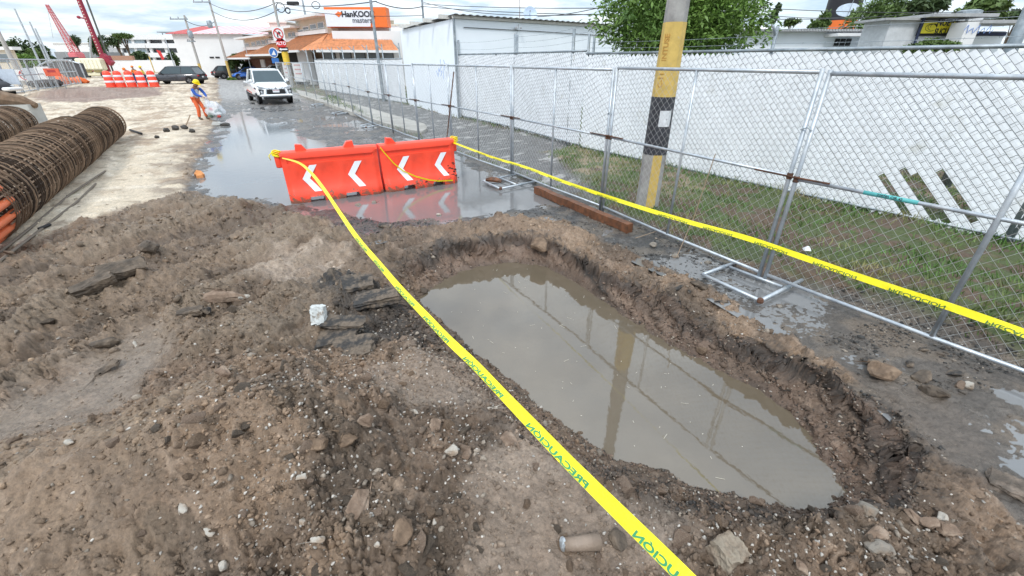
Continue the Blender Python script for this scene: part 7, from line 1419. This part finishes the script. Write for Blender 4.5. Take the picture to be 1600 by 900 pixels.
slab(1133, 872, (.135, .13, .12), (.12, .1, 0), .45, concm, 'worn pale concrete cube at the bottom edge by the tape', 'concrete_cube', 3, cat='concrete block')
slab(502, 508, (.115, .09, .17), (-.35, .05, 0), .1, mat('pale_tile', (.52, .54, .53), .5, 0, .08, 9, .2, 50, col2=(.24, .20, .16), c2s=9, c2t=.58, c2w=.04), 'light grey concrete piece standing upright among black slabs', 'upright_slab', 5, .05, 'concrete piece')
slab(540, 516, (.36, .16, .028), (.12, .02, 0), .0, aspm, 'thin dark slab, top one of the pile beside the upright piece', 'asphalt_slab', 2, .08, 'asphalt slab')
slab(528, 533, (.34, .2, .04), (.2, -.12, 0), .15, aspm, 'middle dark slab in the pile of broken asphalt', 'asphalt_slab', 6, .02, 'asphalt slab'); slab(552, 546, (.34, .22, .06), (.25, -.1, 0), .12, aspm, 'lowest and thickest dark slab in the pile', 'asphalt_slab', 9, 0, 'asphalt slab')
slab(560, 452, (.30, .24, .10), (.2, .1, 0), .5, aspm, 'black asphalt lump at the upper left of the pit', 'asphalt_lump', 12, .02, 'asphalt lump'); slab(590, 470, (.42, .2, .08), (.1, -.1, 0), .3, aspm, 'smeared black asphalt lump nearest the tape', 'asphalt_lump', 15, 0, 'asphalt lump')
slab(150, 452, (.36, .12, .12), (.3, -.2, 0), .75, mudd_, 'dark asphalt slab sunk in the spoil with a black hollow below', 'asphalt_slab', 18, 0, 'asphalt slab'); slab(195, 432, (.40, .18, .12), (.5, 0, 0), .8, mudd_, 'mud covered slab propped over the black hollow', 'mud_slab', 21, .03, 'slab')
slab(300, 655 - 165, (.2, .1, .05), (.1, 0, 0), .3, mudd_, 'small mud covered slab left of the dark upright chip', 'mud_slab', 23, 0, 'slab')
for i, (a, b, sx, sy, rz, lab) in enumerate(((1572, 762, .16, .15, -.8, 'tilted asphalt plate near the lower right puddle'),)): slab(a, b, (sx, sy, .045), (.05, .04, 0), rz, mat('muddy_asphalt', (.10, .078, .060), .6, 0, .4, 16, 1.0, 80, col2=(.18, .14, .11), c2s=7), lab, 'asphalt_plate', 30 + i, .005, 'asphalt plate')
# muddy pipe stub
p = G(905, 855); t = thing('pipe_stub', 'mud caked pipe stub with a crushed metal end', 'pipe', p); MB().tube([p + V3((-.075, .0, .02)), p + V3((0, 0, .03)), p + V3((.10, .02, .01))], [.034, .036, .045], 10).build('muddy_pipe', mat('smooth_mud', (.25, .19, .145), .5, 0, .15, 10, .5), t, True); blob(p + V3((-.085, 0, .022)), (.022, .034, .034), 3, mat('crushed_foil', (.45, .48, .50), .35, .6, .2, 30, .6), 'metal_end', '', '', 9, .7, parent=t)
# floating bits in the pit
rs = random.Random(12); mb = MB()
for i in range(150):
    x, y = rs.uniform(-.9, 2.0), rs.uniform(1.6, 5.2)
    if sdist(np.array([x]), np.array([y]), PIT_WATER)[0] > -.08: continue
    a = rs.uniform(0, 3.14); l = rs.choice([.004, .004, .006, .012, .03]); w_ = .0018 if l > .01 else .003; d = Vector((math.cos(a), math.sin(a), 0)); s_ = Vector((-d.y, d.x, 0)); c = Vector((x, y, PIT_Z + .002)); mb.add([c - d * l - s_ * w_, c + d * l - s_ * w_, c + d * l + s_ * w_, c - d * l + s_ * w_], [(0, 1, 2, 3)])
tag(mb.build('floating_bits', mat('pale_straw', (.5, .46, .38), .7)), 'tiny straw and chips floating on the pit water', 'debris', kind='stuff')
# scattered smaller stones: the largest as things, the rest as one mass
def scatter():
    rs = np.random.RandomState(21); n = 190000
    # uniform in the picture, so that the density follows what the lens shows; placed on the ground they hit
    near_ = np.nonzero((GR['y'] > .8) & (GR['y'] < 12) & (GR['m']['dw'] > -.01))[0]; vi = near_[rs.randint(0, len(near_), n)]; X, Y, h = GR['x'][vi], GR['y'][vi], GR['z'][vi]; M = {a: b[vi] for a, b in GR['m'].items() if hasattr(b, 'shape')}
    cp_, sp_ = math.cos(PITCH), math.sin(PITCH); dep = Y * cp_ - (h - CAM_H) * sp_; px = 800 + FPX * X / dep; py = 450 - FPX * (Y * sp_ + (h - CAM_H) * cp_) / dep
    cl = fbm(X * 1.6, Y * 1.6, 3, 301)
    p = M['rough'] * (.22 + .78 * ss(.40, .60, cl)) * (~M['inpit']) + .7 * M['road'] * (1 - M['flood']) * ss(9, 5, Y) * ss(.45, .6, cl) + .05 * M['yard'] + .05 * M['dirt'] + (M['inpit'] & (M['dw'] > .02)) * .4
    gv = np.exp(-((px[:] - 500) / 260) ** 2 - ((py[:] - 760) / 150) ** 2) + np.exp(-((px - 1250) / 260) ** 2 - ((py - 830) / 90) ** 2) + .5 * np.exp(-((px - 620) / 160) ** 2 - ((py - 560) / 90) ** 2); p = p * np.where(M['dirt'] > .5, .40 + gv * 1.1, 1)
    k = rs.uniform(0, 1, n) < p; gcol = GR['c'][vi][k]; X, Y, h = X[k], Y[k], h[k]; Mk = {a: b[k] for a, b in M.items() if hasattr(b, 'shape')}; m = len(X)
    r = np.exp(rs.normal(-4.9, .52, m)) * (1 + .10 * Y); r = np.clip(r, .003, .05); r = np.where(rs.uniform(0, 1, m) < .03, r * 2.4, r); r = np.clip(r, .003, .075)
    r = np.where(Mk['road'] > .5, r * .8, r)
    col = np.zeros((m, 3)); u = rs.uniform(0, 1, m); rv = rs.uniform(.7, 1.3, (m, 1))
    col[:] = gcol; gz = fbm(X * .9 + 4, Y * .9, 3, 311); col = np.where((u < .25)[:, None], gcol * 1.25, col); wz = .02 + .05 * ss(.5, .65, gz) + .13 * gv[k]; col = np.where((u > 1 - wz)[:, None], np.array([[.48, .445, .40]]), col); col = np.where(((u > .72) & (u < .80))[:, None], np.array([[.27, .225, .18]]), col); col = np.where(((Mk['road'] > .5) & (u < .5))[:, None], np.array([[.05, .048, .045]]), col); col = col * rv
    r = np.where(u > 1 - wz, np.minimum(r, .014), r)
    order = np.argsort(-r / (Y + 1)); big = order[:230]; rest = order[230:]
    shared = []
    for i in range(10):
        V, F = HULLS[i]; me = bpy.data.meshes.new('clod'); me.from_pydata([tuple(v) for v in V], [], F); me.materials.append((mudc, mudd_, redc, mudc, redc)[i % 5]); shared.append(me)
    for q in big:
        o = bpy.data.objects.new('clod', shared[int(rs.randint(10))]); COL.objects.link(o); o.location = (X[q], Y[q], h[q] + r[q] * .12); o.scale = (r[q],) * 3; o.rotation_euler = tuple(rs.uniform(-.5, .5, 2)) + (rs.uniform(0, 6.28),); tag(o, 'small loose lump of brown earth lying among others on the muddy ground', 'clod', 'loose lumps of earth scattered around the pit')
    # crumbs sticking to the pit walls, taken from the wall surface itself
    gm_ = GR['m']; wi = np.nonzero(gm_['inpit'] & (gm_['dw'] > .015) & (GR['y'] > 1.2))[0]; wi = wi[rs.randint(0, len(wi), 17000)]; nw = len(wi)
    X = np.concatenate([X, GR['x'][wi]]); Y = np.concatenate([Y, GR['y'][wi]]); h = np.concatenate([h, GR['z'][wi]]); rw_ = np.clip(np.exp(rs.normal(-5.1, .5, nw)), .003, .022); r = np.concatenate([r, rw_])
    dk = rs.uniform(0, 1, nw); cw = np.where((dk < .25)[:, None], np.array([[.05, .042, .036]]), np.where((dk < .9)[:, None], np.array([[.16, .11, .08]]), np.array([[.30, .25, .20]]))) * rs.uniform(.7, 1.3, (nw, 1)); col = np.concatenate([col, cw]); rest = np.concatenate([rest, np.arange(m, m + nw)])
    VV = []; FF = []; CC = []; off = 0
    tri = [(V, np.array([f for f in F if len(f) == 3])) for V, F in HULLS]
    for hi in range(16):
        sel = rest[hi::16]; V, F = tri[hi]; k_ = len(sel); a = rs.uniform(0, 6.28, k_); b = rs.uniform(-.6, .6, k_)
        ca, sa, cb, sb_ = np.cos(a)[:, None], np.sin(a)[:, None], np.cos(b)[:, None], np.sin(b)[:, None]
        x, y, z = V[:, 0][None], V[:, 1][None], V[:, 2][None]; y2 = y * cb - z * sb_; z2 = y * sb_ + z * cb; x3 = x * ca - y2 * sa; y3 = x * sa + y2 * ca
        P_ = np.stack([x3, y3, z2 * np.ones_like(x3)], -1) * r[sel][:, None, None] + np.stack([X[sel], Y[sel], h[sel] + r[sel] * .10], -1)[:, None, :]
        VV.append(P_.reshape(-1, 3)); FF.append((F[None] + (np.arange(k_) * len(V))[:, None, None] + off).reshape(-1, 3)); CC.append(np.repeat(col[sel], len(V), 0)); off += k_ * len(V)
    VV, FF, CC = np.concatenate(VV), np.concatenate(FF), np.concatenate(CC); me = bpy.data.meshes.new('gravel'); me.vertices.add(len(VV)); me.vertices.foreach_set('co', VV.astype(np.float32).ravel()); me.loops.add(FF.size); me.loops.foreach_set('vertex_index', FF.astype(np.int32).ravel()); me.polygons.add(len(FF)); me.polygons.foreach_set('loop_start', np.arange(0, FF.size, 3, dtype=np.int32)); me.update(); me.validate()
    ca = me.color_attributes.new('soil', 'FLOAT_COLOR', 'POINT'); bf = np.ones((len(VV), 4), np.float32); bf[:, :3] = CC; bf[:, 3] = .25; ca.data.foreach_set('color', bf.ravel()); me.materials.append(ground_material()); o = bpy.data.objects.new('gravel', me); COL.objects.link(o); tag(o, 'loose grit, pebbles and earth crumbs strewn over the muddy ground', 'gravel', kind='stuff'); print('gravel', m, len(FF))
scatter()
